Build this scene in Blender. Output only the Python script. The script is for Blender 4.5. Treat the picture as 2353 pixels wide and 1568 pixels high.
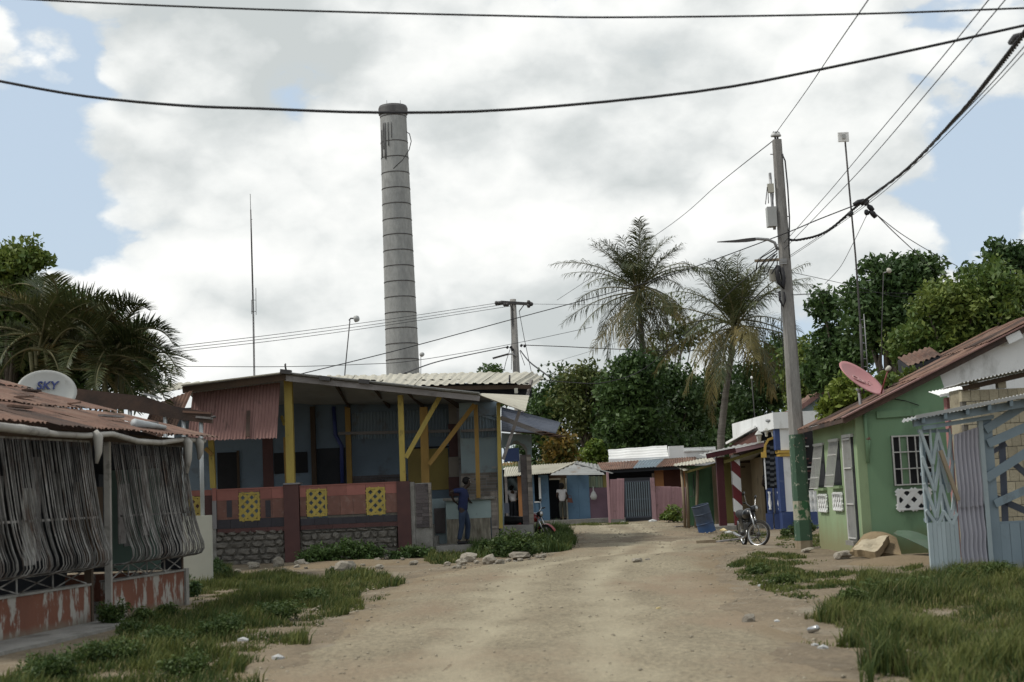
import bpy, math, random
import numpy as np
from mathutils import Vector, Matrix, Euler, noise as mnoise

random.seed(7)
RNG = np.random.default_rng(11)
for o in list(bpy.data.objects):
    bpy.data.objects.remove(o, do_unlink=True)
scene = bpy.context.scene
COL = scene.collection
rad = math.radians

# ------------------------------------------------------------------ camera
VW, VH, FPX = 2353.0, 1568.0, 3200.0          # pixel frame that the measurements below refer to
CAM_H = 1.6
PITCH = math.atan((1127 - 784) / FPX)
ROLL = rad(-2.5)
CAM_R = Matrix.Rotation(math.pi / 2 + PITCH, 3, 'X') @ Matrix.Rotation(ROLL, 3, 'Z')
cam_data = bpy.data.cameras.new('camera')
cam_data.sensor_width = 36.0
cam_data.lens = FPX / VW * 36.0
cam_data.clip_end = 5000
cam_data.dof.use_dof = True
cam_data.dof.focus_distance = 48
cam_data.dof.aperture_fstop = 2.4
cam = bpy.data.objects.new('camera', cam_data)
COL.objects.link(cam)
cam.matrix_world = Matrix.Translation((0, 0, CAM_H)) @ CAM_R.to_4x4()
scene.camera = cam

# ------------------------------------------------------------------ light and sky
SUN_DIR = Vector((-0.56, -0.06, 0.82)).normalized()        # from the scene towards the sun
SUN_EL = math.asin(SUN_DIR.z)
sun_data = bpy.data.lights.new('sun', 'SUN')
sun_data.energy = 2.7
sun_data.angle = rad(7)
sun_data.color = (1.0, 0.95, 0.86)
sun = bpy.data.objects.new('sun', sun_data)
COL.objects.link(sun)
sun.rotation_euler = SUN_DIR.to_track_quat('Z', 'Y').to_euler()
sun.location = (-30, 10, 60)

world = bpy.data.worlds.new('World')
scene.world = world
world.use_nodes = True
world.cycles.sampling_method = 'MANUAL'
world.cycles.sample_map_resolution = 512


def build_world():
    nt = world.node_tree
    N, L = nt.nodes, nt.links
    N.clear()

    def nd(t, **k):
        n = N.new(t)
        for a, b in k.items():
            setattr(n, a, b)
        return n

    def math_(op, a, b=None, clamp=False):
        n = nd('ShaderNodeMath', operation=op)
        n.use_clamp = clamp
        for i, x in enumerate((a, b)):
            if x is None:
                continue
            if isinstance(x, (int, float)):
                n.inputs[i].default_value = x
            else:
                L.new(x, n.inputs[i])
        return n.outputs[0]

    def ramp(x, pts, interp='EASE'):
        n = nd('ShaderNodeValToRGB')
        n.color_ramp.interpolation = interp
        e = n.color_ramp.elements
        e[0].position, e[0].color = pts[0][0], pts[0][1]
        e[1].position, e[1].color = pts[-1][0], pts[-1][1]
        for p, c in pts[1:-1]:
            k = e.new(p)
            k.color = c
        L.new(x, n.inputs[0])
        return n.outputs[0]
    g = lambda v: (v, v, v, 1)
    tc = nd('ShaderNodeTexCoord')
    sky = nd('ShaderNodeTexSky', sky_type='NISHITA')
    sky.sun_disc = False
    sky.sun_elevation = SUN_EL
    sky.sun_rotation = math.atan2(SUN_DIR.x, SUN_DIR.y)
    sky.air_density = 1.3
    sky.dust_density = 1.0
    # stretch the sky direction so that clouds near the horizon flatten
    mp = nd('ShaderNodeMapping')
    mp.inputs['Scale'].default_value = (1.0, 1.0, 1.55)
    L.new(tc.outputs['Generated'], mp.inputs['Vector'])
    vec = mp.outputs[0]

    def noise(v, scale, detail, rough, dist=0.0, off=(0, 0, 0)):
        m = nd('ShaderNodeMapping')
        m.inputs['Location'].default_value = off
        L.new(v, m.inputs['Vector'])
        n = nd('ShaderNodeTexNoise')
        n.inputs['Scale'].default_value = scale
        n.inputs['Detail'].default_value = detail
        n.inputs['Roughness'].default_value = rough
        n.inputs['Distortion'].default_value = dist
        L.new(m.outputs[0], n.inputs['Vector'])
        return n.outputs['Fac']
    def cover(v):
        big = noise(v, 3.0, 2, 0.5, 0.0, CLOUD_OFF)
        det = noise(v, 10.0, 6, 0.62, 0.0, (3.1, 1.7, 0.4))
        # rounded heads at two sizes
        dn = nd('ShaderNodeTexNoise')
        dn.inputs['Scale'].default_value = 11.0
        dn.inputs['Detail'].default_value = 3
        L.new(v, dn.inputs['Vector'])
        ds = nd('ShaderNodeVectorMath', operation='MULTIPLY_ADD')
        L.new(dn.outputs['Color'], ds.inputs[0])
        ds.inputs[1].default_value = (0.11, 0.11, 0.11)
        L.new(v, ds.inputs[2])
        tot = None
        for sc, am in ((8.0, 0.34), (19.0, 0.15)):
            vo = nd('ShaderNodeTexVoronoi', feature='F1')
            vo.inputs['Scale'].default_value = sc
            L.new(ds.outputs[0], vo.inputs['Vector'])
            sq = math_('MULTIPLY', vo.outputs['Distance'], vo.outputs['Distance'])
            pf = math_('MULTIPLY', math_('SUBTRACT', 0.25, sq), am)
            tot = pf if tot is None else math_('ADD', tot, pf)
        c = math_('ADD', big, math_('MULTIPLY', math_('SUBTRACT', det, 0.5), 0.42))
        return math_('ADD', c, tot)
    cov0 = cover(vec)
    cov = cov0
    # broad openings in the cloud cover (real directions in the sky)
    for (dx, dy, dz, size, amt) in SKY_GAPS:
        d = Vector((dx, dy, dz)).normalized()
        vm = nd('ShaderNodeVectorMath', operation='DISTANCE')
        L.new(tc.outputs['Generated'], vm.inputs[0])
        vm.inputs[1].default_value = d
        fall = ramp(math_('DIVIDE', vm.outputs['Value'], size), [(0.0, g(1)), (1.0, g(0))])
        cov = math_('SUBTRACT', cov, math_('MULTIPLY', fall, amt))
    mask = ramp(cov, [(0.360, g(0)), (0.385, g(0.30)), (0.415, g(0.90)), (0.47, g(1))], 'LINEAR')
    # cloud shading: bright at the heads and edges, grey at the flat undersides
    up = nd('ShaderNodeMapping')
    up.inputs['Location'].default_value = (-0.012, 0.0, 0.036)
    L.new(vec, up.inputs['Vector'])
    cov2 = cover(up.outputs[0])
    rel = math_('SUBTRACT', cov2, cov0)                     # more cloud above -> underside
    soft = noise(vec, 4.2, 2, 0.5, 0.0, (7.7, 2.0, 5.0))
    sh = math_('ADD', math_('MULTIPLY', rel, 2.4), math_('MULTIPLY', math_('SUBTRACT', soft, 0.5), 1.9))
    sh = math_('ADD', sh, 0.40)
    ccol = ramp(sh, [(0.0, (1.05, 1.055, 1.03, 1)), (0.34, (0.91, 0.93, 0.915, 1)), (0.60, (0.755, 0.785, 0.78, 1)), (0.9, (0.61, 0.65, 0.65, 1))], 'LINEAR')
    # blue sky, paled by thin high haze
    sk = nd('ShaderNodeMixRGB', blend_type='MIX')
    sk.inputs[0].default_value = 0.80
    skm = nd('ShaderNodeVectorMath', operation='SCALE')
    L.new(sky.outputs[0], skm.inputs[0])
    skm.inputs['Scale'].default_value = 0.10
    L.new(skm.outputs[0], sk.inputs[1])
    sk.inputs[2].default_value = (0.60, 0.72, 0.86, 1)
    mix = nd('ShaderNodeMixRGB')
    L.new(mask, mix.inputs[0])
    L.new(sk.outputs[0], mix.inputs[1])
    L.new(ccol, mix.inputs[2])
    bg = nd('ShaderNodeBackground')
    bg.inputs['Strength'].default_value = 1.0
    L.new(mix.outputs[0], bg.inputs['Color'])
    out = nd('ShaderNodeOutputWorld')
    L.new(bg.outputs[0], out.inputs['Surface'])


def ray(u, v):
    return (CAM_R @ Vector(((u - VW / 2) / FPX, (VH / 2 - v) / FPX, -1.0)))


CLOUD_OFF = (0.35, 0.9, 0.15)
SKY_GAPS = []
for (u, v, size, amt) in [(-30, 330, 0.14, 0.22), (2230, 130, 0.15, 0.20), (2345, 470, 0.11, 0.18), (440, 60, 0.08, 0.10), (1500, 420, 0.32, -0.10), (800, 560, 0.38, -0.10), (1150, 60, 0.32, -0.10), (1930, 330, 0.16, -0.12), (150, 620, 0.2, -0.08), (2330, 640, 0.12, -0.1)]:
    d = ray(u, v)
    SKY_GAPS.append((d.x, d.y, d.z, size, amt))
build_world()

vs = scene.view_settings
scene.display_settings.display_device = 'sRGB'
vs.view_transform = 'Standard'
vs.look = 'None'
vs.gamma = 1.0
vs.use_curve_mapping = False
vs.exposure = 0.0
scene.cycles.use_denoising = True
scene.cycles.max_bounces = 6
scene.cycles.diffuse_bounces = 3
scene.cycles.glossy_bounces = 2
scene.cycles.transmission_bounces = 3
scene.cycles.transparent_max_bounces = 6
scene.cycles.caustics_reflective = False
scene.cycles.caustics_refractive = False

# ------------------------------------------------------------------ helpers
CAM_P = Vector((0, 0, CAM_H))


def at(u, v, y):
    """world point seen at (u, v) whose distance along the street is y"""
    d = ray(u, v)
    return CAM_P + d * (y / d.y)


def gnd(u, v, z=0.0):
    d = ray(u, v)
    return CAM_P + d * ((z - CAM_H) / d.z)


class Plane:
    """vertical plane: s runs along it (to the right), z up, t towards the viewer's side"""

    def __init__(self, p, dirx, flip=1):
        self.p = Vector((p[0], p[1], 0))
        self.d = Vector((dirx[0], dirx[1], 0)).normalized()
        self.n = Vector((self.d.y, -self.d.x, 0)) * flip

    def sz(self, u, v):
        r = ray(u, v)
        k = (self.p - CAM_P).dot(self.n) / r.dot(self.n)
        q = CAM_P + r * k
        return (q - self.p).dot(self.d), q.z

    def pt(self, s, z, t=0.0):
        q = self.p + self.d * s + self.n * t
        return Vector((q.x, q.y, z))

    def uv(self, u, v, t=0.0):
        s, z = self.sz(u, v)
        return self.pt(s, z, t)

    def rect(self, u0, u1, v0, v1):
        vm, um = (v0 + v1) / 2, (u0 + u1) / 2
        s0, s1 = self.sz(u0, vm)[0], self.sz(u1, vm)[0]
        return s0, s1, self.sz(um, v1)[1], self.sz(um, v0)[1]


def front(y):
    return Plane((0, y), (1, 0))


class MB:
    def __init__(self):
        self.v, self.f, self.m = [], [], []
        self.mi = 0

    def quad(self, a, b, c, d):
        i = len(self.v)
        self.v += [Vector(a), Vector(b), Vector(c), Vector(d)]
        self.f.append((i, i + 1, i + 2, i + 3))
        self.m.append(self.mi)
        return self

    def poly(self, pts):
        i = len(self.v)
        self.v += [Vector(p) for p in pts]
        self.f.append(tuple(range(i, i + len(pts))))
        self.m.append(self.mi)
        return self

    def hexa(self, p):
        """eight corners: 0-3 bottom ring, 4-7 top ring"""
        i = len(self.v)
        self.v += [Vector(q) for q in p]
        for f in ((3, 2, 1, 0), (4, 5, 6, 7), (0, 1, 5, 4), (1, 2, 6, 5), (2, 3, 7, 6), (3, 0, 4, 7)):
            self.f.append(tuple(i + k for k in f))
            self.m.append(self.mi)
        return self

    def box(self, x0, x1, y0, y1, z0, z1):
        return self.hexa([(x0, y0, z0), (x1, y0, z0), (x1, y1, z0), (x0, y1, z0), (x0, y0, z1), (x1, y0, z1), (x1, y1, z1), (x0, y1, z1)])

    def pbox(self, pl, s0, s1, z0, z1, t0, t1):
        P = pl.pt
        return self.hexa([P(s0, z0, t1), P(s1, z0, t1), P(s1, z0, t0), P(s0, z0, t0), P(s0, z1, t1), P(s1, z1, t1), P(s1, z1, t0), P(s0, z1, t0)])

    def beam(self, a, b, w, h, up=(0, 0, 1)):
        a, b = Vector(a), Vector(b)
        d = (b - a).normalized()
        up = Vector(up)
        if abs(d.dot(up)) > 0.98:
            up = Vector((0, 1, 0))
        sx = d.cross(up).normalized() * (w / 2)
        sy = sx.cross(d).normalized() * (h / 2)
        return self.hexa([a - sx - sy, a + sx - sy, b + sx - sy, b - sx - sy, a - sx + sy, a + sx + sy, b + sx + sy, b - sx + sy])

    def tube(self, pts, r, n=6, cap=True):
        pts = [Vector(p) for p in pts]
        rs = r if isinstance(r, (list, tuple)) else [r] * len(pts)
        base = len(self.v)
        prev = None
        for k, p in enumerate(pts):
            if k == 0:
                d = pts[1] - pts[0]
            elif k == len(pts) - 1:
                d = pts[-1] - pts[-2]
            else:
                d = pts[k + 1] - pts[k - 1]
            d.normalize()
            if prev is None:
                a = Vector((0, 0, 1)) if abs(d.z) < 0.9 else Vector((1, 0, 0))
                x = d.cross(a).normalized()
            else:
                x = (prev - d * prev.dot(d)).normalized()
            prev = x
            y = d.cross(x)
            for j in range(n):
                an = 2 * math.pi * j / n
                self.v.append(p + (x * math.cos(an) + y * math.sin(an)) * rs[k])
        for k in range(len(pts) - 1):
            for j in range(n):
                a, b = base + k * n + j, base + k * n + (j + 1) % n
                self.f.append((a, b, b + n, a + n))
                self.m.append(self.mi)
        if cap:
            self.f.append(tuple(base + j for j in range(n))[::-1])
            self.f.append(tuple(base + (len(pts) - 1) * n + j for j in range(n)))
            self.m += [self.mi, self.mi]
        return self

    def lathe(self, prof, n=20, o=(0, 0, 0), ax=None):
        """profile of (radius, height) turned about z (or about ax) at o"""
        M = Matrix.Identity(3) if ax is None else Vector(ax).normalized().to_track_quat('Z', 'Y').to_matrix()
        o = Vector(o)
        base = len(self.v)
        for (r, h) in prof:
            for j in range(n):
                an = 2 * math.pi * j / n
                self.v.append(o + M @ Vector((r * math.cos(an), r * math.sin(an), h)))
        for k in range(len(prof) - 1):
            for j in range(n):
                a, b = base + k * n + j, base + k * n + (j + 1) % n
                self.f.append((a, b, b + n, a + n))
                self.m.append(self.mi)
        return self

    def corr(self, p00, p10, p11, p01, waves, amp, nu=None, nv=6, sag=0.0, thick=0.0, rag=0.0, seed=0, prof='sin'):
        """corrugated sheet: ribs run from the p00-p10 edge to the p01-p11 edge"""
        p00, p10, p11, p01 = map(Vector, (p00, p10, p11, p01))
        nrm = (p10 - p00).cross(p01 - p00).normalized()
        rr = random.Random(seed)
        steps = 6 if prof == 'sin' else 8
        nu = waves * steps
        base = len(self.v)
        ragl = [rr.uniform(-1, 1) * rag for _ in range(nu + 1)]
        for j in range(nv + 1):
            b = j / nv
            for i in range(nu + 1):
                a = i / nu
                bb = b
                if j == 0:
                    bb = ragl[i]
                q = p00.lerp(p10, a).lerp(p01.lerp(p11, a), bb)
                ph = (a * waves) % 1.0
                if prof == 'sin':
                    h = math.sin(2 * math.pi * ph)
                else:
                    h = 1.0 if ph < 0.30 else (-1.0 if 0.42 < ph < 0.88 else 0.0)
                w = 0.35 * amp * math.sin(b * 9 + seed) if seed else 0
                self.v.append(q + nrm * (amp * h + w) - Vector((0, 0, sag * math.sin(math.pi * b))))
        for j in range(nv):
            for i in range(nu):
                a = base + j * (nu + 1) + i
                self.f.append((a, a + 1, a + nu + 2, a + nu + 1))
                self.m.append(self.mi)
        return self

    def mesh(self, name, origin=Vector((0, 0, 0)), smooth=False):
        me = bpy.data.meshes.new(name)
        me.from_pydata([tuple(v - origin) for v in self.v], [], self.f)
        if smooth:
            me.polygons.foreach_set('use_smooth', [True] * len(self.f))
        me.update()
        return me

    def build(self, name, mats, parent=None, smooth=False):
        org = parent['_org'] if parent is not None else (0, 0, 0)
        me = self.mesh(name, Vector(org), smooth)
        if not isinstance(mats, (list, tuple)):
            mats = [mats]
        for m in mats:
            me.materials.append(m)
        if len(mats) > 1:
            me.polygons.foreach_set('material_index', self.m)
        ob = bpy.data.objects.new(name, me)
        COL.objects.link(ob)
        if parent is not None:
            ob.parent = parent
        ob['_org'] = tuple(org)
        return ob


def tag(o, label=None, cat=None, group=None, kind=None):
    if label:
        o['label'] = label
    if cat:
        o['category'] = cat
    if group:
        o['group'] = group
    if kind:
        o['kind'] = kind
    return o


def thing(name, loc, label, cat, group=None):
    e = bpy.data.objects.new(name, None)
    e.empty_display_size = 0.2
    e.location = loc
    e['_org'] = tuple(loc)
    COL.objects.link(e)
    tag(e, label, cat, group)
    return e


def solo(mb, name, mat, label, cat, group=None, smooth=False, base=None):
    """a thing that is one mesh; its origin sits at its base"""
    vs_ = mb.v
    if base is None:
        mn = min(v.z for v in vs_)
        base = Vector((sum(v.x for v in vs_) / len(vs_), sum(v.y for v in vs_) / len(vs_), mn))
    me = mb.mesh(name, base, smooth)
    mats = mat if isinstance(mat, (list, tuple)) else [mat]
    for m in mats:
        me.materials.append(m)
    if len(mats) > 1:
        me.polygons.foreach_set('material_index', mb.m)
    ob = bpy.data.objects.new(name, me)
    ob.location = base
    COL.objects.link(ob)
    ob['_org'] = tuple(base)
    tag(ob, label, cat, group)
    return ob


def inst(me, name, parent, loc, rot=None, scale=(1, 1, 1)):
    """another object that shares mesh data; loc in world space"""
    ob = bpy.data.objects.new(name, me)
    COL.objects.link(ob)
    ob.parent = parent
    org = Vector(parent['_org']) if parent is not None else Vector((0, 0, 0))
    M = Matrix.Translation(Vector(loc) - org)
    if rot is not None:
        M = M @ (rot.to_4x4() if isinstance(rot, Matrix) else Euler(rot).to_matrix().to_4x4())
    ob.matrix_local = M @ Matrix.Diagonal((*scale, 1))
    ob['_org'] = tuple(org)
    return ob


def P(root, name, mat, pl, u0, u1, v0, v1, t0=-0.1, t1=0.0, z0=None):
    """box part measured on a vertical plane"""
    s0, s1, za, zb = pl.rect(u0, u1, v0, v1)
    if z0 is not None:
        za = z0
    return MB().pbox(pl, s0, s1, za, zb, t0, t1).build(name, mat, root)


def bar(root, name, mat, a, b, w, h=None, up=(0, 0, 1)):
    return MB().beam(a, b, w, h or w, up).build(name, mat, root)


def rod(root, name, mat, pts, r, n=6):
    return MB().tube(pts, r, n).build(name, mat, root, smooth=True)


# ------------------------------------------------------------------ materials
DESAT, DIM = 0.16, 0.80                        # every colour greyed and darkened: haze and dim exposure put into colour


def material(name, c1, c2=None, scale=3.0, rough=0.85, bump=0.0, bscale=30.0, stain=None, stain_amt=0.5, stain_scale=2.0,
             stretch=(1, 1, 1), metal=0.0, rnd=0.0, detail=6, spec=0.3, sharp=0.18, base_dirt=None, coord='Object', fine=0.0):
    def toned(c):
        if c is None:
            return None
        l = 0.3 * c[0] + 0.6 * c[1] + 0.1 * c[2]
        return tuple((x + (l - x) * DESAT) * DIM for x in c)
    c1, c2, stain = toned(c1), toned(c2), toned(stain)
    m = bpy.data.materials.new(name)
    m.use_nodes = True
    nt = m.node_tree
    N, L = nt.nodes, nt.links
    b = N['Principled BSDF']
    b.inputs['Roughness'].default_value = rough
    b.inputs['Metallic'].default_value = metal
    b.inputs['Specular IOR Level'].default_value = spec
    tc = N.new('ShaderNodeTexCoord')
    mp = N.new('ShaderNodeMapping')
    mp.inputs['Scale'].default_value = stretch
    if coord == 'Position':
        L.new(N.new('ShaderNodeNewGeometry').outputs['Position'], mp.inputs['Vector'])
    else:
        L.new(tc.outputs[coord], mp.inputs['Vector'])

    def noise(s, d=detail, r=0.6, off=0.0):
        n = N.new('ShaderNodeTexNoise')
        n.inputs['Scale'].default_value = s
        n.inputs['Detail'].default_value = d
        n.inputs['Roughness'].default_value = r
        if off:
            m2 = N.new('ShaderNodeMapping')
            m2.inputs['Location'].default_value = (off, off * 0.7, off * 1.3)
            L.new(mp.outputs[0], m2.inputs[0])
            L.new(m2.outputs[0], n.inputs['Vector'])
        else:
            L.new(mp.outputs[0], n.inputs['Vector'])
        return n.outputs['Fac']

    def ramp(x, a, bb):
        r = N.new('ShaderNodeMapRange')
        r.inputs['From Min'].default_value = a
        r.inputs['From Max'].default_value = bb
        L.new(x, r.inputs['Value'])
        return r.outputs[0]
    c2 = c2 or tuple(x * 0.8 for x in c1)
    mx = N.new('ShaderNodeMixRGB')
    L.new(ramp(noise(scale), 0.32, 0.68), mx.inputs[0])
    mx.inputs[1].default_value = (*c1, 1)
    mx.inputs[2].default_value = (*c2, 1)
    col = mx.outputs[0]
    if fine:
        f = noise(bscale * 1.7, 3, 0.7, 9.1)
        fm = N.new('ShaderNodeMixRGB')
        fm.blend_type = 'MULTIPLY'
        fm.inputs[0].default_value = 1.0
        mr = N.new('ShaderNodeMapRange')
        mr.inputs['From Min'].default_value = 0.3
        mr.inputs['From Max'].default_value = 0.7
        mr.inputs['To Min'].default_value = 1 - fine
        mr.inputs['To Max'].default_value = 1 + fine
        L.new(f, mr.inputs['Value'])
        L.new(col, fm.inputs[1])
        L.new(mr.outputs[0], fm.inputs[2])
        col = fm.outputs[0]
    if stain:
        s = ramp(noise(stain_scale, 8, 0.65, 4.3), 0.62 - 0.3 * stain_amt, 0.62 - 0.3 * stain_amt + sharp)
        sm = N.new('ShaderNodeMixRGB')
        L.new(s, sm.inputs[0])
        L.new(col, sm.inputs[1])
        sm.inputs[2].default_value = (*stain, 1)
        col = sm.outputs[0]
    if base_dirt:                                   # splashed mud: (colour, height) in object z
        c, h = base_dirt
        sep = N.new('ShaderNodeSeparateXYZ')
        L.new(tc.outputs['Object'], sep.inputs[0])
        ad = N.new('ShaderNodeMath')
        ad.operation = 'MULTIPLY_ADD'
        L.new(noise(3.0, 6, 0.6, 2.2), ad.inputs[0])
        ad.inputs[1].default_value = -1.1 * h
        L.new(sep.outputs['Z'], ad.inputs[2])
        r = ramp(ad.outputs[0], h * 0.45, -h * 0.35)
        dm = N.new('ShaderNodeMixRGB')
        L.new(r, dm.inputs[0])
        L.new(col, dm.inputs[1])
        dm.inputs[2].default_value = (*c, 1)
        col = dm.outputs[0]
    if rnd:
        oi = N.new('ShaderNodeObjectInfo')
        hs = N.new('ShaderNodeHueSaturation')
        mr = N.new('ShaderNodeMapRange')
        mr.inputs['To Min'].default_value = 1 - rnd
        mr.inputs['To Max'].default_value = 1 + rnd
        L.new(oi.outputs['Random'], mr.inputs['Value'])
        L.new(mr.outputs[0], hs.inputs['Value'])
        L.new(col, hs.inputs['Color'])
        col = hs.outputs[0]
    L.new(col, b.inputs['Base Color'])
    if bump:
        bn = N.new('ShaderNodeBump')
        bn.inputs['Strength'].default_value = min(1.0, bump)
        bn.inputs['Distance'].default_value = 0.03
        L.new(noise(bscale, 6, 0.65, 1.7), bn.inputs['Height'])
        L.new(bn.outputs[0], b.inputs['Normal'])
    return m


def leaf_material(name, c1, c2, rough=0.55, trans=0.25, scale=0.6):
    m = bpy.data.materials.new(name)
    m.use_nodes = True
    nt = m.node_tree
    N, L = nt.nodes, nt.links
    b = N['Principled BSDF']
    b.inputs['Roughness'].default_value = rough
    b.inputs['Specular IOR Level'].default_value = 0.3
    g = N.new('ShaderNodeNewGeometry')
    n = N.new('ShaderNodeTexNoise')
    n.inputs['Scale'].default_value = scale
    n.inputs['Detail'].default_value = 4
    L.new(g.outputs['Position'], n.inputs['Vector'])
    mr = N.new('ShaderNodeMapRange')
    mr.inputs['From Min'].default_value = 0.35
    mr.inputs['From Max'].default_value = 0.65
    ad = N.new('ShaderNodeMath')
    ad.operation = 'MULTIPLY_ADD'
    L.new(g.outputs['Random Per Island'], ad.inputs[0])
    ad.inputs[1].default_value = 0.35
    L.new(n.outputs['Fac'], ad.inputs[2])
    sb = N.new('ShaderNodeMath')
    sb.operation = 'SUBTRACT'
    L.new(ad.outputs[0], sb.inputs[0])
    sb.inputs[1].default_value = 0.175
    L.new(sb.outputs[0], mr.inputs['Value'])
    mx = N.new('ShaderNodeMixRGB')
    L.new(mr.outputs[0], mx.inputs[0])
    mx.inputs[1].default_value = (*c1, 1)
    mx.inputs[2].default_value = (*c2, 1)
    L.new(mx.outputs[0], b.inputs['Base Color'])
    tr = N.new('ShaderNodeBsdfTranslucent')
    L.new(mx.outputs[0], tr.inputs['Color'])
    ms = N.new('ShaderNodeMixShader')
    ms.inputs[0].default_value = trans
    L.new(b.outputs[0], ms.inputs[1])
    L.new(tr.outputs[0], ms.inputs[2])
    L.new(ms.outputs[0], N['Material Output'].inputs['Surface'])
    return m


M = {}
M['soil'] = material('soil', (0.25, 0.19, 0.115), (0.17, 0.13, 0.08), 1.1, 0.97, 1.0, 9, stain=(0.29, 0.25, 0.18), stain_amt=0.35, stain_scale=0.9, fine=0.3)
M['road'] = material('road', (0.300, 0.252, 0.158), (0.215, 0.174, 0.106), 0.6, 0.97, 0.8, 11, stain=(0.262, 0.182, 0.108), stain_amt=0.45, stain_scale=0.5, sharp=0.25, fine=0.30, stretch=(1, 0.45, 1))


def add_wear(m, pale, loose):
    """packed pale wheel tracks and loose brown margins, from the mesh attribute 'wear'"""
    N, L = m.node_tree.nodes, m.node_tree.links
    b = N['Principled BSDF']
    src = b.inputs['Base Color'].links[0].from_socket
    at_ = N.new('ShaderNodeAttribute')
    at_.attribute_name = 'wear'
    nz = N.new('ShaderNodeTexNoise')
    nz.inputs['Scale'].default_value = 1.6
    nz.inputs['Detail'].default_value = 7
    tc = N.new('ShaderNodeTexCoord')
    mp = N.new('ShaderNodeMapping')
    mp.inputs['Scale'].default_value = (1, 0.35, 1)
    L.new(tc.outputs['Object'], mp.inputs[0])
    L.new(mp.outputs[0], nz.inputs['Vector'])
    for lo, hi, col in ((0.55, 0.95, pale), (0.42, 0.05, loose)):
        ad = N.new('ShaderNodeMath')
        ad.operation = 'MULTIPLY_ADD'
        L.new(nz.outputs['Fac'], ad.inputs[0])
        ad.inputs[1].default_value = 0.7
        L.new(at_.outputs['Fac'], ad.inputs[2])
        sb = N.new('ShaderNodeMath')
        sb.operation = 'SUBTRACT'
        L.new(ad.outputs[0], sb.inputs[0])
        sb.inputs[1].default_value = 0.35
        mr = N.new('ShaderNodeMapRange')
        mr.inputs['From Min'].default_value = lo
        mr.inputs['From Max'].default_value = hi
        mr.inputs['To Max'].default_value = 0.75
        L.new(sb.outputs[0], mr.inputs['Value'])
        mx = N.new('ShaderNodeMixRGB')
        L.new(mr.outputs[0], mx.inputs[0])
        L.new(src, mx.inputs[1])
        mx.inputs[2].default_value = (*col, 1)
        src = mx.outputs[0]
    L.new(src, b.inputs['Base Color'])


add_wear(M['road'], (0.335, 0.298, 0.212), (0.165, 0.122, 0.074))
M['dark_earth'] = material('dark_earth', (0.205, 0.155, 0.095), (0.155, 0.118, 0.072), 0.9, 0.95, 1.0, 8, stain=(0.26, 0.215, 0.145), stain_amt=0.35, stain_scale=0.8, fine=0.3)
M['concrete'] = material('concrete', (0.34, 0.33, 0.30), (0.24, 0.23, 0.21), 2.5, 0.9, 0.5, 25, stain=(0.14, 0.13, 0.11), stain_amt=0.3, fine=0.15)
M['chimney'] = material('chimney', (0.40, 0.41, 0.40), (0.29, 0.30, 0.30), 0.5, 0.95, 0.5, 2.2, stain=(0.24, 0.245, 0.24), stain_amt=0.2, stain_scale=0.8, stretch=(1, 1, 0.4), detail=9, fine=0.14)
M['soot'] = material('soot', (0.09, 0.09, 0.095), (0.17, 0.17, 0.17), 0.6, 0.95, 0.4, 3, stretch=(1, 1, 0.2))
M['steel_dark'] = material('steel_dark', (0.05, 0.05, 0.055), (0.09, 0.08, 0.075), 4, 0.6, 0)
M['cable'] = material('cable', (0.018, 0.018, 0.022), (0.03, 0.03, 0.035), 3, 0.6)
M['galv'] = material('galv', (0.42, 0.43, 0.44), (0.30, 0.30, 0.31), 5, 0.5, 0, metal=0.2)
M['white_metal'] = material('white_metal', (0.62, 0.62, 0.60), (0.5, 0.5, 0.48), 4, 0.6, stain=(0.30, 0.22, 0.15), stain_amt=0.08, stain_scale=6)
M['rust'] = material('rust', (0.185, 0.085, 0.055), (0.25, 0.155, 0.11), 1.4, 0.9, 0.3, 20, stain=(0.075, 0.048, 0.038), stain_amt=0.46, stain_scale=2.2, rnd=0.2, stretch=(1, 1, 1))
M['rust_dark'] = material('rust_dark', (0.045, 0.035, 0.032), (0.105, 0.06, 0.042), 1.8, 0.9, 0.3, 20, rnd=0.2)
M['rust_pink'] = material('rust_pink', (0.31, 0.165, 0.145), (0.25, 0.125, 0.11), 1.1, 0.85, 0.2, 20, stain=(0.12, 0.07, 0.06), stain_amt=0.12, stain_scale=1.7, stretch=(3, 3, 0.4))
M['cream_zinc'] = material('cream_zinc', (0.55, 0.52, 0.41), (0.46, 0.43, 0.34), 1.2, 0.6, 0.1, 20, stain=(0.26, 0.22, 0.16), stain_amt=0.12, stain_scale=1.4, rnd=0.07)
M['zinc'] = material('zinc', (0.42, 0.43, 0.42), (0.32, 0.33, 0.32), 1.5, 0.55, 0.1, 20, stain=(0.27, 0.18, 0.12), stain_amt=0.12, stain_scale=1.5, rnd=0.12, metal=0.15)
M['zinc_white'] = material('zinc_white', (0.95, 0.96, 0.95), (0.85, 0.85, 0.83), 1.5, 0.6, 0.1, 20, stain=(0.3, 0.24, 0.18), stain_amt=0.08, stain_scale=2.5)
M['zinc_blue'] = material('zinc_blue', (0.055, 0.068, 0.10), (0.085, 0.10, 0.135), 1.5, 0.6, 0.1, 20, rnd=0.1)
M['zinc_sky'] = material('zinc_sky', (0.16, 0.23, 0.29), (0.21, 0.28, 0.33), 1.2, 0.6, 0.1, 20, stain=(0.16, 0.13, 0.11), stain_amt=0.2, stain_scale=2)
M['yellow'] = material('yellow', (0.50, 0.37, 0.035), (0.40, 0.30, 0.045), 2.5, 0.7, 0.25, 30, stain=(0.11, 0.085, 0.04), stain_amt=0.13, stain_scale=7, stretch=(1, 1, 0.5), rnd=0.08)
M['yellow_dark'] = material('yellow_dark', (0.42, 0.24, 0.03), (0.34, 0.20, 0.03), 2.5, 0.7, 0.2, 30)
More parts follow.
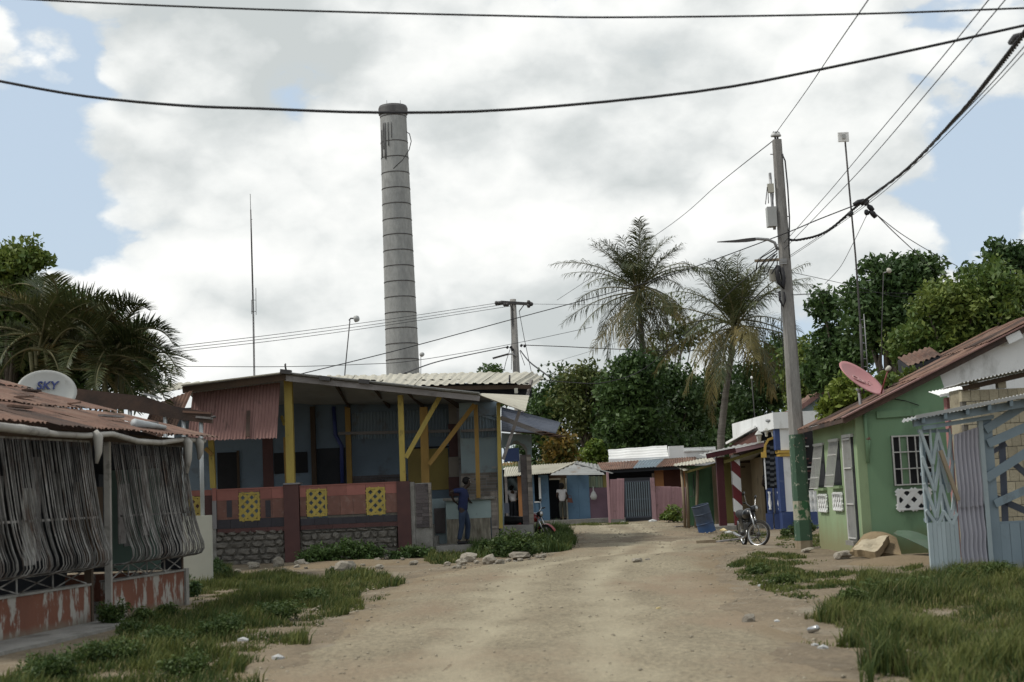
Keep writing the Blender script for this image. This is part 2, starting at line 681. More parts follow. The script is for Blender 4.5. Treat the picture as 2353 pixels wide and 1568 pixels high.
M['yellow_door'] = material('yellow_door', (0.34, 0.25, 0.03), (0.28, 0.20, 0.03), 1.2, 0.6, 0.1, 30)
M['maroon'] = material('maroon', (0.115, 0.045, 0.04), (0.085, 0.035, 0.034), 3, 0.6, 0.1, 30, rnd=0.18)
M['tile_pink'] = material('tile_pink', (0.37, 0.125, 0.095), (0.31, 0.10, 0.08), 4, 0.5, 0.05, 30, rnd=0.12)
M['tile_brown'] = material('tile_brown', (0.235, 0.100, 0.072), (0.175, 0.075, 0.056), 5, 0.5, 0.05, 30, stain=(0.26, 0.15, 0.12), stain_amt=0.3, stain_scale=6, rnd=0.14)
M['tile_black'] = material('tile_black', (0.035, 0.033, 0.045), (0.05, 0.045, 0.055), 3, 0.45, rnd=0.15)
M['tile_grey'] = material('tile_grey', (0.33, 0.32, 0.33), (0.26, 0.25, 0.26), 3, 0.5, rnd=0.3)
M['screen_grey'] = material('screen_grey', (0.14, 0.15, 0.16), (0.09, 0.10, 0.11), 3, 0.7, rnd=0.35)
M['tile_strip'] = material('tile_strip', (0.24, 0.20, 0.17), (0.33, 0.29, 0.25), 4, 0.7, 0.4, 25, rnd=0.35)
M['tile_dark'] = material('tile_dark', (0.09, 0.075, 0.08), (0.13, 0.11, 0.11), 4, 0.7, 0.4, 25, rnd=0.3)
M['stone'] = material('stone', (0.24, 0.22, 0.19), (0.165, 0.15, 0.13), 2.2, 0.95, 0.9, 14, stain=(0.10, 0.095, 0.08), stain_amt=0.3, stain_scale=3, rnd=0.2)
M['gravel'] = material('gravel', (0.40, 0.35, 0.25), (0.24, 0.20, 0.14), 6, 0.95, 0.3, 20, coord='Position')
M['mortar'] = material('mortar', (0.19, 0.175, 0.15), (0.13, 0.12, 0.10), 3, 0.95, 0.8, 20)
M['rock'] = material('rock', (0.40, 0.36, 0.29), (0.28, 0.245, 0.19), 4, 0.95, 0.8, 12, stain=(0.22, 0.18, 0.13), stain_amt=0.22, stain_scale=5, rnd=0.22)
M['blue_wall'] = material('blue_wall', (0.17, 0.24, 0.31), (0.135, 0.19, 0.25), 1.0, 0.85, 0.15, 30, stain=(0.10, 0.10, 0.10), stain_amt=0.18, stain_scale=1.5)
M['sky_wall'] = material('sky_wall', (0.36, 0.47, 0.51), (0.29, 0.39, 0.43), 1.2, 0.85, 0.15, 30, stain=(0.24, 0.21, 0.18), stain_amt=0.22, stain_scale=2)
M['teal_wall'] = material('teal_wall', (0.38, 0.50, 0.50), (0.30, 0.42, 0.43), 1.5, 0.85, 0.15, 30, stain=(0.2, 0.2, 0.17), stain_amt=0.15, stain_scale=3, base_dirt=((0.24, 0.22, 0.18), 0.5))
M['brushed'] = material('brushed', (0.42, 0.38, 0.30), (0.16, 0.14, 0.10), 6.0, 0.9, 0.8, 30, stretch=(2.2, 2.2, 0.5))
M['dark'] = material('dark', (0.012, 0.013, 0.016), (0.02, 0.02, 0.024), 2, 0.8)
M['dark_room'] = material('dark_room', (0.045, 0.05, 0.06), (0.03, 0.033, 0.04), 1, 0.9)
M['dark_wood'] = material('dark_wood', (0.09, 0.055, 0.03), (0.06, 0.038, 0.024), 3, 0.8, 0.3, 30, stretch=(1, 1, 0.2))
M['wood_grey'] = material('wood_grey', (0.33, 0.31, 0.31), (0.20, 0.18, 0.17), 2.5, 0.9, 0.4, 25, stain=(0.07, 0.06, 0.05), stain_amt=0.3, stain_scale=4, stretch=(0.4, 1, 1))
M['wood'] = material('wood', (0.40, 0.32, 0.21), (0.28, 0.21, 0.13), 4, 0.9, 0.4, 25, stretch=(1, 1, 0.25))
M['tan_tile'] = material('tan_tile', (0.30, 0.26, 0.21), (0.25, 0.21, 0.17), 2, 0.6, rnd=0.1)
M['cream_wall'] = material('cream_wall', (0.52, 0.52, 0.44), (0.45, 0.45, 0.38), 1.5, 0.85, 0.15, 30, stain=(0.3, 0.28, 0.22), stain_amt=0.1, base_dirt=((0.25, 0.22, 0.17), 0.25))
M['pvc'] = material('pvc', (0.48, 0.46, 0.42), (0.33, 0.31, 0.28), 2.5, 0.6, stain=(0.10, 0.09, 0.08), stain_amt=0.22, stain_scale=4)
M['post_white'] = material('post_white', (0.50, 0.54, 0.56), (0.42, 0.46, 0.48), 4, 0.55, stain=(0.25, 0.2, 0.15), stain_amt=0.06)
M['iron_peeling'] = material('iron_peeling', (0.42, 0.41, 0.39), (0.06, 0.055, 0.05), 7.0, 0.75, 0.3, 30, stain=(0.10, 0.055, 0.035), stain_amt=0.34, stain_scale=5, rnd=0.5, coord='Position', stretch=(1, 1, 0.35))
M['orange_peeling'] = material('orange_peeling', (0.24, 0.085, 0.045), (0.18, 0.065, 0.038), 1.5, 0.85, 0.3, 20, stain=(0.40, 0.38, 0.34), stain_amt=0.30, stain_scale=2.4, sharp=0.05, stretch=(1.6, 1.6, 0.6), base_dirt=((0.16, 0.14, 0.11), 0.16))
M['shade_sheet'] = material('shade_sheet', (0.17, 0.17, 0.165), (0.06, 0.058, 0.055), 3.0, 0.9, 0.3, 20, stain=(0.05, 0.045, 0.04), stain_amt=0.3, stain_scale=3, stretch=(1, 1, 0.4), rnd=0.35)
M['mint_wall'] = material('mint_wall', (0.22, 0.34, 0.28), (0.17, 0.27, 0.23), 1, 0.9)
M['green_wall'] = material('green_wall', (0.21, 0.38, 0.21), (0.18, 0.335, 0.18), 0.9, 0.85, 0.12, 30, stain=(0.085, 0.15, 0.085), stain_amt=0.22, stain_scale=1.6, stretch=(1, 1, 0.35), sharp=0.3, base_dirt=((0.17, 0.20, 0.10), 0.55))
M['green_wall_lit'] = material('green_wall_lit', (0.32, 0.445, 0.235), (0.27, 0.385, 0.195), 0.9, 0.85, 0.12, 30, stain=(0.15, 0.19, 0.10), stain_amt=0.24, stain_scale=1.6, stretch=(1, 1, 0.3), sharp=0.3, base_dirt=((0.22, 0.22, 0.12), 0.7))  # lighter copy of the house green, sunlight on street side put into colour
M['white_paint'] = material('white_paint', (0.92, 0.94, 0.94), (0.8, 0.82, 0.82), 1.2, 0.8, 0.12, 30, stain=(0.42, 0.42, 0.40), stain_amt=0.15, stain_scale=1.8, stretch=(1, 1, 0.5))
M['grille_white'] = material('grille_white', (0.62, 0.63, 0.60), (0.52, 0.52, 0.50), 5, 0.6, stain=(0.3, 0.2, 0.12), stain_amt=0.07, stain_scale=8)
M['blue_paint'] = material('blue_paint', (0.045, 0.085, 0.25), (0.04, 0.075, 0.21), 2, 0.6, 0.1, 30, stain=(0.16, 0.22, 0.34), stain_amt=0.12, stain_scale=3)
M['capital_yellow'] = material('capital_yellow', (0.62, 0.38, 0.02), (0.52, 0.32, 0.02), 2, 0.6)
M['fence_blue'] = material('fence_blue', (0.25, 0.335, 0.39), (0.20, 0.275, 0.325), 1.8, 0.8, 0.25, 25, stain=(0.12, 0.14, 0.15), stain_amt=0.15, stain_scale=3, stretch=(1, 1, 0.4), rnd=0.12, base_dirt=((0.2, 0.2, 0.15), 0.2))
M['fence_pale'] = material('fence_pale', (0.46, 0.55, 0.58), (0.37, 0.46, 0.49), 1.8, 0.8, 0.25, 25, stain=(0.19, 0.22, 0.22), stain_amt=0.16, stain_scale=3, stretch=(1, 1, 0.4), rnd=0.1, base_dirt=((0.24, 0.24, 0.18), 0.25))
M['lavender'] = material('lavender', (0.50, 0.49, 0.55), (0.38, 0.37, 0.43), 1.8, 0.6, 0.1, 20, stain=(0.2, 0.14, 0.12), stain_amt=0.12, stain_scale=2, stretch=(2, 2, 0.5))
M['block'] = material('block', (0.47, 0.42, 0.29), (0.38, 0.33, 0.22), 4, 0.95, 0.6, 25, stain=(0.2, 0.16, 0.10), stain_amt=0.16, stain_scale=3, rnd=0.16)
M['pink_wall'] = material('pink_wall', (0.46, 0.20, 0.19), (0.38, 0.16, 0.15), 1.2, 0.85)
M['pink_zinc'] = material('pink_zinc', (0.50, 0.29, 0.32), (0.42, 0.24, 0.27), 1.2, 0.75, 0.1, 20, stain=(0.20, 0.13, 0.13), stain_amt=0.17, stain_scale=2.4, rnd=0.08)
M['purple_wall'] = material('purple_wall', (0.19, 0.11, 0.155), (0.15, 0.09, 0.125), 1.5, 0.85)
M['store_blue'] = material('store_blue', (0.125, 0.25, 0.39), (0.10, 0.21, 0.34), 1.2, 0.8, stain=(0.05, 0.08, 0.13), stain_amt=0.16, stain_scale=1.2)
M['orange'] = material('orange', (0.52, 0.22, 0.055), (0.42, 0.17, 0.05), 1.2, 0.8, stain=(0.25, 0.14, 0.08), stain_amt=0.16)
M['brick_red'] = material('brick_red', (0.16, 0.06, 0.04), (0.12, 0.045, 0.035), 1.5, 0.85)
M['shack_green'] = material('shack_green', (0.105, 0.26, 0.135), (0.085, 0.21, 0.11), 1.2, 0.75, 0.1, 20, stain=(0.055, 0.11, 0.07), stain_amt=0.15)
M['red_paint'] = material('red_paint', (0.21, 0.018, 0.025), (0.16, 0.014, 0.02), 1.5, 0.6)
M['maroon_paint'] = material('maroon_paint', (0.095, 0.012, 0.02), (0.07, 0.010, 0.016), 1.5, 0.6)
M['olive_wall'] = material('olive_wall', (0.27, 0.23, 0.05), (0.22, 0.19, 0.04), 1.5, 0.8)
M['tan_wall'] = material('tan_wall', (0.34, 0.26, 0.15), (0.27, 0.21, 0.12), 1.2, 0.8, stain=(0.16, 0.12, 0.07), stain_amt=0.18)
M['barrel'] = material('barrel', (0.05, 0.075, 0.125), (0.065, 0.09, 0.13), 2.5, 0.6, 0.1, 20, stain=(0.035, 0.04, 0.06), stain_amt=0.2, base_dirt=((0.035, 0.08, 0.19), 0.4))
M['pole'] = material('pole', (0.36, 0.35, 0.33), (0.22, 0.21, 0.20), 2.2, 0.9, 0.5, 20, stain=(0.11, 0.105, 0.10), stain_amt=0.3, stain_scale=2.5, stretch=(1.5, 1.5, 0.25), fine=0.15)
M['pole_green'] = material('pole_green', (0.06, 0.14, 0.085), (0.05, 0.115, 0.07), 2, 0.7, 0.15, 20, stain=(0.40, 0.42, 0.33), stain_amt=0.06, stain_scale=7, sharp=0.03)
M['pole_cream'] = material('pole_cream', (0.44, 0.43, 0.32), (0.36, 0.34, 0.25), 2, 0.8, 0.15, 20, stain=(0.04, 0.15, 0.06), stain_amt=0.26, stain_scale=4, sharp=0.05)
M['pole_base'] = material('pole_base', (0.30, 0.22, 0.13), (0.38, 0.32, 0.22), 3, 0.9, 0.3, 20)
M['dish_white'] = material('dish_white', (0.55, 0.56, 0.53), (0.48, 0.49, 0.46), 3, 0.5, stain=(0.3, 0.28, 0.24), stain_amt=0.1, stain_scale=5)
M['dish_pink'] = material('dish_pink', (0.56, 0.23, 0.235), (0.50, 0.20, 0.21), 2, 0.5, stain=(0.62, 0.32, 0.31), stain_amt=0.15, stain_scale=3)
M['dish_red'] = material('dish_red', (0.30, 0.07, 0.06), None, 2, 0.5)
M['letter_blue'] = material('letter_blue', (0.035, 0.055, 0.22), (0.03, 0.05, 0.2), 2, 0.5)
M['letter_pink'] = material('letter_pink', (0.64, 0.34, 0.335), None, 2, 0.5)
M['beige_plastic'] = material('beige_plastic', (0.56, 0.54, 0.44), (0.5, 0.48, 0.40), 3, 0.5)
M['box_grey'] = material('box_grey', (0.46, 0.47, 0.46), (0.40, 0.41, 0.40), 3, 0.5)
M['porcelain'] = material('porcelain', (0.62, 0.63, 0.62), None, 3, 0.3)
M['foam'] = material('foam', (0.55, 0.47, 0.32), (0.46, 0.38, 0.25), 4, 0.95, 0.4, 25, stain=(0.3, 0.22, 0.13), stain_amt=0.18)
M['foam_side'] = material('foam_side', (0.34, 0.25, 0.13), (0.25, 0.18, 0.10), 3, 0.95, 0.4, 25, stain=(0.16, 0.11, 0.06), stain_amt=0.22)
M['tarp'] = material('tarp', (0.09, 0.17, 0.10), (0.14, 0.20, 0.15), 2, 0.6, 0.2, 12, stain=(0.40, 0.16, 0.15), stain_amt=0.25, stain_scale=3)
M['litter'] = material('litter', (0.55, 0.56, 0.55), (0.42, 0.43, 0.43), 6, 0.6, rnd=0.1)
M['litter_col'] = material('litter_col', (0.62, 0.42, 0.12), (0.7, 0.6, 0.3), 6, 0.6, rnd=0.2)
M['bark'] = material('bark', (0.16, 0.13, 0.10), (0.10, 0.08, 0.06), 5, 0.95, 0.8, 18, stretch=(1, 1, 0.3))
M['palm_bark'] = material('palm_bark', (0.23, 0.21, 0.18), (0.13, 0.115, 0.10), 2, 0.95, 0.8, 10, stretch=(0.5, 0.5, 5))
M['skin'] = material('skin', (0.035, 0.02, 0.014), (0.045, 0.026, 0.018), 6, 0.5)
M['skin2'] = material('skin2', (0.085, 0.045, 0.03), None, 6, 0.5)
M['hair'] = material('hair', (0.010, 0.009, 0.010), None, 10, 0.8)
M['shirt_navy'] = material('shirt_navy', (0.022, 0.035, 0.12), (0.016, 0.026, 0.09), 6, 0.9, 0.3, 30)
M['jeans'] = material('jeans', (0.035, 0.060, 0.115), (0.022, 0.038, 0.078), 5, 0.9, 0.3, 40)
M['shoe'] = material('shoe', (0.014, 0.014, 0.018), None, 5, 0.7)
M['shirt_white'] = material('shirt_white', (0.66, 0.65, 0.66), (0.56, 0.55, 0.57), 8, 0.9, 0.3, 30)
M['skirt'] = material('skirt', (0.075, 0.080, 0.065), (0.055, 0.06, 0.05), 6, 0.9, 0.3, 30)
M['pants_dark'] = material('pants_dark', (0.022, 0.025, 0.035), None, 6, 0.9)
M['rubber'] = material('rubber', (0.022, 0.021, 0.020), (0.05, 0.045, 0.038), 8, 0.85)
M['chrome'] = material('chrome', (0.55, 0.56, 0.57), (0.42, 0.42, 0.42), 6, 0.28, metal=0.85)
M['black_paint'] = material('black_paint', (0.014, 0.015, 0.018), None, 6, 0.3, spec=0.5)
M['seat_black'] = material('seat_black', (0.02, 0.02, 0.022), None, 6, 0.6)
M['engine'] = material('engine', (0.16, 0.16, 0.16), (0.08, 0.08, 0.08), 12, 0.5, metal=0.5)
M['bike_red'] = material('bike_red', (0.36, 0.022, 0.018), None, 6, 0.3, spec=0.5)
M['tank_teal'] = material('tank_teal', (0.16, 0.33, 0.30), None, 2, 0.6)
M['curtain'] = material('curtain', (0.32, 0.30, 0.16), (0.10, 0.25, 0.22), 1.0, 0.9, stretch=(2.5, 1, 0.1))
M['grass'] = leaf_material('grass', (0.036, 0.062, 0.014), (0.125, 0.140, 0.036), 0.7, 0.25, 1.3)
M['grass_dry'] = leaf_material('grass_dry', (0.12, 0.12, 0.042), (0.21, 0.185, 0.085), 0.8, 0.2, 0.9)
M['weed'] = leaf_material('weed', (0.036, 0.068, 0.018), (0.080, 0.115, 0.028), 0.6, 0.25, 1.5)
M['leaf_dark'] = leaf_material('leaf_dark', (0.034, 0.068, 0.021), (0.068, 0.117, 0.031), 0.5, 0.22, 0.5)
M['leaf_mid'] = leaf_material('leaf_mid', (0.070, 0.119, 0.025), (0.154, 0.196, 0.042), 0.5, 0.25, 0.5)
M['leaf_bright'] = leaf_material('leaf_bright', (0.094, 0.156, 0.027), (0.188, 0.237, 0.044), 0.5, 0.3, 0.7)
M['leaf_olive'] = leaf_material('leaf_olive', (0.068, 0.098, 0.029), (0.137, 0.150, 0.044), 0.5, 0.25, 0.5)
M['croton'] = leaf_material('croton', (0.06, 0.085, 0.018), (0.20, 0.13, 0.03), 0.5, 0.25, 0.9)
M['palm_green'] = leaf_material('palm_green', (0.036, 0.050, 0.018), (0.070, 0.078, 0.027), 0.5, 0.2, 0.5)
M['palm_dry'] = leaf_material('palm_dry', (0.12, 0.105, 0.035), (0.20, 0.16, 0.06), 0.7, 0.25, 0.5)
M['palm_rib'] = material('palm_rib', (0.13, 0.13, 0.05), (0.20, 0.17, 0.07), 3, 0.7)
M['coconut'] = material('coconut', (0.10, 0.10, 0.03), (0.14, 0.10, 0.04), 3, 0.6)

# ================================================================== ground and road
def hgt(x, y):
    return 0.045 * mnoise.noise(Vector((x * 0.22, y * 0.22, 3.3))) + 0.018 * mnoise.noise(Vector((x * 0.9, y * 0.9, 8.1)))


def interp(poly, y):
    for (a, b) in zip(poly[:-1], poly[1:]):
        if a.y <= y <= b.y:
            k = (y - a.y) / max(1e-6, b.y - a.y)
            return a.x + (b.x - a.x) * k
    return poly[0].x if y < poly[0].y else poly[-1].x


ROAD_L = [gnd(u, v) for u, v in [(420, 1640), (600, 1510), (790, 1430), (880, 1365), (960, 1325), (1100, 1300), (1250, 1283), (1325, 1255), (1335, 1235), (1280, 1213), (1180, 1204)]]
ROAD_R = [gnd(u, v) for u, v in [(2060, 1640), (1930, 1520), (1850, 1450), (1740, 1375), (1660, 1335), (1650, 1290), (1690, 1265), (1670, 1240), (1600, 1222), (1572, 1212), (1565, 1203)]]


def build_ground():
    xs = np.concatenate([[-900, -300, -120, -60, -35, -22], np.arange(-16, 16.01, 0.4), [22, 35, 60, 120, 300, 900]])
    ys = np.concatenate([[-80, -20, 0, 5], np.arange(8, 68, 0.4), [75, 90, 120, 200, 500, 1500, 3500]])
    nx, ny = len(xs), len(ys)
    vs_ = [(float(x), float(y), hgt(x, y) if abs(x) < 40 and 0 < y < 90 else 0.0) for y in ys for x in xs]
    fs = [(j * nx + i, j * nx + i + 1, (j + 1) * nx + i + 1, (j + 1) * nx + i) for j in range(ny - 1) for i in range(nx - 1)]
    me = bpy.data.meshes.new('ground')
    me.from_pydata(vs_, [], fs)
    me.polygons.foreach_set('use_smooth', [True] * len(fs))
    me.materials.append(M['soil'])
    o = bpy.data.objects.new('ground', me)
    COL.objects.link(o)
    tag(o, kind='structure')
    mb = MB()
    rows = np.arange(ROAD_L[0].y, 61.0, 0.3)
    n = 30
    wear = []
    for y in rows:
        xl, xr = interp(ROAD_L, y), interp(ROAD_R, y)
        xl += 0.35 * mnoise.noise(Vector((y * 0.9, 1.0, 0))) + 0.18 * mnoise.noise(Vector((y * 3.1, 4.0, 0)))
        xr += 0.35 * mnoise.noise(Vector((y * 0.9, 9.0, 0))) + 0.18 * mnoise.noise(Vector((y * 3.1, 14.0, 0)))
        for i in range(n + 1):
            a = i / n
            x = xl + (xr - xl) * a
            e = min(a, 1 - a)
            z = hgt(x, y) + 0.025 * min(1, e * 12) - 0.004 * (e == 0) + 0.012 * mnoise.noise(Vector((x * 2.2, y * 1.6, 5)))
            # two shallow wheel ruts
            for c in (0.36, 0.62):
                z -= 0.02 * math.exp(-((a - c) / 0.05) ** 2)
            w_ = 0.5 + 0.34 * sum(math.exp(-((a - c - 0.03 * mnoise.noise(Vector((y * 0.15, c * 9, 2)))) / 0.07) ** 2) for c in (0.36, 0.62))
            wear.append(w_ - 0.5 * max(0.0, 1 - e / 0.13))
            mb.v.append(Vector((x, y, z)))
    for j in range(len(rows) - 1):
        for i in range(n):
            k = j * (n + 1) + i
            mb.f.append((k, k + 1, k + n + 2, k + n + 1))
            mb.m.append(0)
    r = mb.build('dirt_road', M['road'], smooth=True)
    at_ = r.data.attributes.new('wear', 'FLOAT', 'POINT')
    at_.data.foreach_set('value', wear)
    tag(r, kind='structure')


build_ground()

# ================================================================== shared builders
def pprism(pl, pts, t0, t1):
    """polygon (s, z) on a plane, extruded from t0 to t1 (t1 nearer)"""
    mb = MB()
    a = [pl.pt(s, z, t1) for s, z in pts]
    b = [pl.pt(s, z, t0) for s, z in pts]
    n = len(pts)
    mb.poly(a)
    mb.poly(b[::-1])
    for i in range(n):
        j = (i + 1) % n
        mb.quad(a[i], b[i], b[j], a[j])
    return mb


def lattice(root, name, mat, pl, u0, u1, v0, v1, t, pitch, w, thick=0.06, frame=0.045):
    """pierced screen block: a frame and crossing slats"""
    s0, s1, z0, z1 = pl.rect(u0, u1, v0, v1)
    fr = MB()
    fr.pbox(pl, s0, s1, z1 - frame, z1, t - thick, t)
    fr.pbox(pl, s0, s1, z0, z0 + frame, t - thick, t)
    fr.pbox(pl, s0, s0 + frame, z0 + frame, z1 - frame, t - thick, t)
    fr.pbox(pl, s1 - frame, s1, z0 + frame, z1 - frame, t - thick, t)
    fo = fr.build(name, mat, root)
    W, H = s1 - s0, z1 - z0
    k = 0
    for sgn in (1, -1):
        c = -H + pitch * 0.5 if sgn == 1 else pitch * 0.5
        end = W if sgn == 1 else W + H
        while c < end:
            pts = []
            # line x = c + sgn*z'
            zs = [0, H]
            xa, xb = c, c + sgn * H
            za, zb = 0.0, H
            # clip to 0..W
            if xa < 0:
                za = (0 - c) / sgn; xa = 0
            if xa > W:
                za = (W - c) / sgn; xa = W
            if xb > W:
                zb = (W - c) / sgn; xb = W
            if xb < 0:
                zb = (0 - c) / sgn; xb = 0
            if zb - za > 0.02:
                tt = t - thick * 0.35 - (0.002 if sgn == 1 else 0.012)
                a, b = pl.pt(s0 + xa, z0 + za, tt), pl.pt(s0 + xb, z0 + zb, tt)
                MB().beam(a, b, w, thick * 0.6, up=pl.n).build('slat', mat, fo)
            c += pitch
    return fo


def grille(root, name, mat, pl, u0, u1, v0, v1, t, nv, nh, r=0.009, frame=0.02):
    s0, s1, z0, z1 = pl.rect(u0, u1, v0, v1)
    fr = MB()
    fr.pbox(pl, s0, s1, z1 - frame, z1, t - 0.03, t)
    fr.pbox(pl, s0, s1, z0, z0 + frame, t - 0.03, t)
    fr.pbox(pl, s0, s0 + frame, z0 + frame, z1 - frame, t - 0.03, t)
    fr.pbox(pl, s1 - frame, s1, z0 + frame, z1 - frame, t - 0.03, t)
    fo = fr.build(name, mat, root)
    me = MB().box(-r, r, -r, r, 0, z1 - z0 - 2 * frame).mesh('bar')
    me.materials.append(mat)
    for i in range(1, nv + 1):
        s = s0 + (s1 - s0) * i / (nv + 1)
        inst(me, 'bar', fo, pl.pt(s, z0 + frame, t - 0.015))
    for j in range(1, nh + 1):
        z = z0 + (z1 - z0) * j / (nh + 1)
        MB().pbox(pl, s0 + frame, s1 - frame, z - r, z + r, t - 0.004, t + 0.012).build('rail', mat, fo)
    return fo


def strips(root, name, mat, pl, u0, u1, v0, v1, t, h=0.07, wr=(0.25, 0.6), proud=0.02, seed=1):
    """stacked stone-strip tiles, each piece an object"""
    rr = random.Random(seed)
    s0, s1, z0, z1 = pl.rect(u0, u1, v0, v1)
    z = z0
    while z < z1 - 0.01:
        hh = min(h * rr.uniform(0.8, 1.2), z1 - z)
        s = s0
        while s < s1 - 0.01:
            w = min(rr.uniform(*wr), s1 - s)
            MB().pbox(pl, s + 0.003, s + w - 0.003, z + 0.003, z + hh - 0.003, t, t + proud * rr.uniform(0.4, 1.6)).build(name, mat, root)
            s += w
        z += hh


def course(root, name, mat, pl, s0, s1, z0, z1, t0, t1, w, skip=None):
    """one course of wall tiles"""
    n = max(1, round((s1 - s0) / w))
    for i in range(n):
        a, b = s0 + (s1 - s0) * i / n, s0 + (s1 - s0) * (i + 1) / n
        MB().pbox(pl, a + 0.003, b - 0.003, z0 + 0.003, z1 - 0.003, t0, t1).build(name, mat, root)


def stone_mesh(seed, sub=2, rough=0.35, name='stone'):
    import bmesh
    bm = bmesh.new()
    bmesh.ops.create_icosphere(bm, subdivisions=sub, radius=0.5)
    off = Vector((seed * 7.3, seed * 3.1, seed * 5.7))
    for v in bm.verts:
        d = v.co.normalized()
        q = Vector((max(-0.42, min(0.42, v.co.x)), max(-0.42, min(0.42, v.co.y)), max(-0.40, min(0.40, v.co.z))))
        v.co = q * (1 + rough * mnoise.noise(d * 1.7 + off) + rough * 0.4 * mnoise.noise(d * 4 + off))
    me = bpy.data.meshes.new(name)
    bm.to_mesh(me)
    bm.free()
    return me


STONES = [stone_mesh(i) for i in range(6)]
for s_ in STONES:
    s_.materials.append(M['stone'])
ROCKS = [stone_mesh(20 + i, 2, 0.5, 'rock') for i in range(6)]
for s_ in ROCKS:
    s_.materials.append(M['rock'])


def rubble_wall(root, pl, u0, u1, v0, v1, t, seed=3, h=0.17):
    s0, s1, z0, z1 = pl.rect(u0, u1, v0, v1)
    z0 = -0.08
    MB().pbox(pl, s0, s1, z0, z1, t - 0.4, t - 0.05).build('mortar_bed', M['mortar'], root)
    rr = random.Random(seed)
    z = z0 + 0.03
    while z < z1 - 0.05:
        hh = min(h * rr.uniform(0.7, 1.25), z1 - z)
        s = s0 + rr.uniform(0, 0.05)
        while s < s1 - 0.06:
            w = min(rr.uniform(0.16, 0.42), s1 - s)
            inst(rr.choice(STONES), 'stone', root, pl.pt(s + w / 2, z + hh / 2, t - 0.07), Euler((rr.uniform(-.1, .1), rr.uniform(-.12, .12), rr.uniform(-.2, .2))).to_matrix(), (w * 1.08, 0.22, hh * 1.12))
            s += w
        z += hh


def text_mesh(txt, size, mat, matrix, name, parent, extrude=0.004, shear=0.0, spacing=1.0):
    cu = bpy.data.curves.new(name, 'FONT')
    cu.body = txt
    cu.size = size
    cu.extrude = extrude
    cu.align_x = 'CENTER'
    cu.align_y = 'CENTER'
    cu.shear = shear
    cu.space_character = spacing
    cu.offset = size * 0.018
    tmp = bpy.data.objects.new('tmp', cu)
    COL.objects.link(tmp)
    dg = bpy.context.evaluated_depsgraph_get()
    me = bpy.data.meshes.new_from_object(tmp.evaluated_get(dg))
    bpy.data.objects.remove(tmp)
    me.name = name
    me.materials.clear()
    me.materials.append(mat)
    ob = bpy.data.objects.new(name, me)
    COL.objects.link(ob)
    ob.parent = parent
    org = Vector(parent['_org'])
    ob.matrix_local = Matrix.Translation(-org) @ matrix
    ob['_org'] = tuple(org)
    return ob


# ================================================================== factory chimney
def chimney():
    y = 150.0
    lo, hi = at(926, 862, y), at(903.5, 264, y)
    axis = (hi - lo).normalized()
    base = lo - axis * ((lo.z) / axis.z)
    root = thing('factory_chimney', base, 'tall round grey concrete factory chimney with dark hoops', 'chimney')
    L_ = (hi - base).length
    k = (1.45 - 1.80) / (hi - lo).length
    r0 = 1.80 - k * (lo - base).length
    R = lambda h: r0 + k * h
    prof = [(R(h), h) for h in np.linspace(0, L_, 40)]
    MB().lathe(prof, 40, base, axis).build('shaft', M['chimney'], root, smooth=True)
    MB().lathe([(1.44, L_ - 0.15), (1.60, L_ + 0.0), (1.62, L_ + 0.65), (1.52, L_ + 0.9), (1.1, L_ + 0.9), (1.0, L_ - 0.4)], 40, base, axis).build('crown', M['soot'], root, smooth=False)
    vv = [270.7] + [329.4 + 35.6 * i for i in range(20)]
    for v in vv:
        u = 903.5 + (v - 250) * (926 - 903.5) / 612
        h = (at(u, v, y) - base).dot(axis) if v < 870 else L_ - (v - 250) * (L_ / 920)
        if h < 1:
            continue
        MB().lathe([(R(h) - 0.05, h - 0.04), (R(h) + 0.03, h - 0.05), (R(h) + 0.03, h + 0.05), (R(h) - 0.05, h + 0.05)], 40, base, axis).build('hoop', M['steel_dark'], root, smooth=True)
    side = axis.cross(Vector((0, 1, 0))).normalized()
    for a, h0, h1, w in [(-1.0, 1.9, 4.9, 0.10), (-0.78, 1.2, 4.1, 0.07), (-0.62, 1.2, 5.2, 0.12), (-0.35, 1.2, 3.8, 0.07), (-0.1, 1.2, 3.0, 0.05)]:
        pts = []
        for h in np.linspace(L_ - h1, L_ - h0, 6):
            d = Vector((math.sin(a), -math.cos(a), 0))
            pts.append(base + axis * h + d * (R(h) + 0.02))
        rod(root, 'soot_strap', M['soot'], pts, w, 5)
    # loose lightning cable hanging from the rim
    pts = [at(u, v, y - 2.1) for u, v in [(933, 303), (941, 308), (945, 325), (940, 345), (925, 368), (904, 388)]]
    rod(root, 'loose_cable', M['cable'], pts, 0.05, 5)
    for du in (-14, 17):
        p = at(903 + du, 240, y - 0.4)
        rod(root, 'lightning_rod', M['steel_dark'], [p - Vector((0, 0, 0.3)), p + Vector((0, 0, 0.45))], 0.02, 4)


chimney()

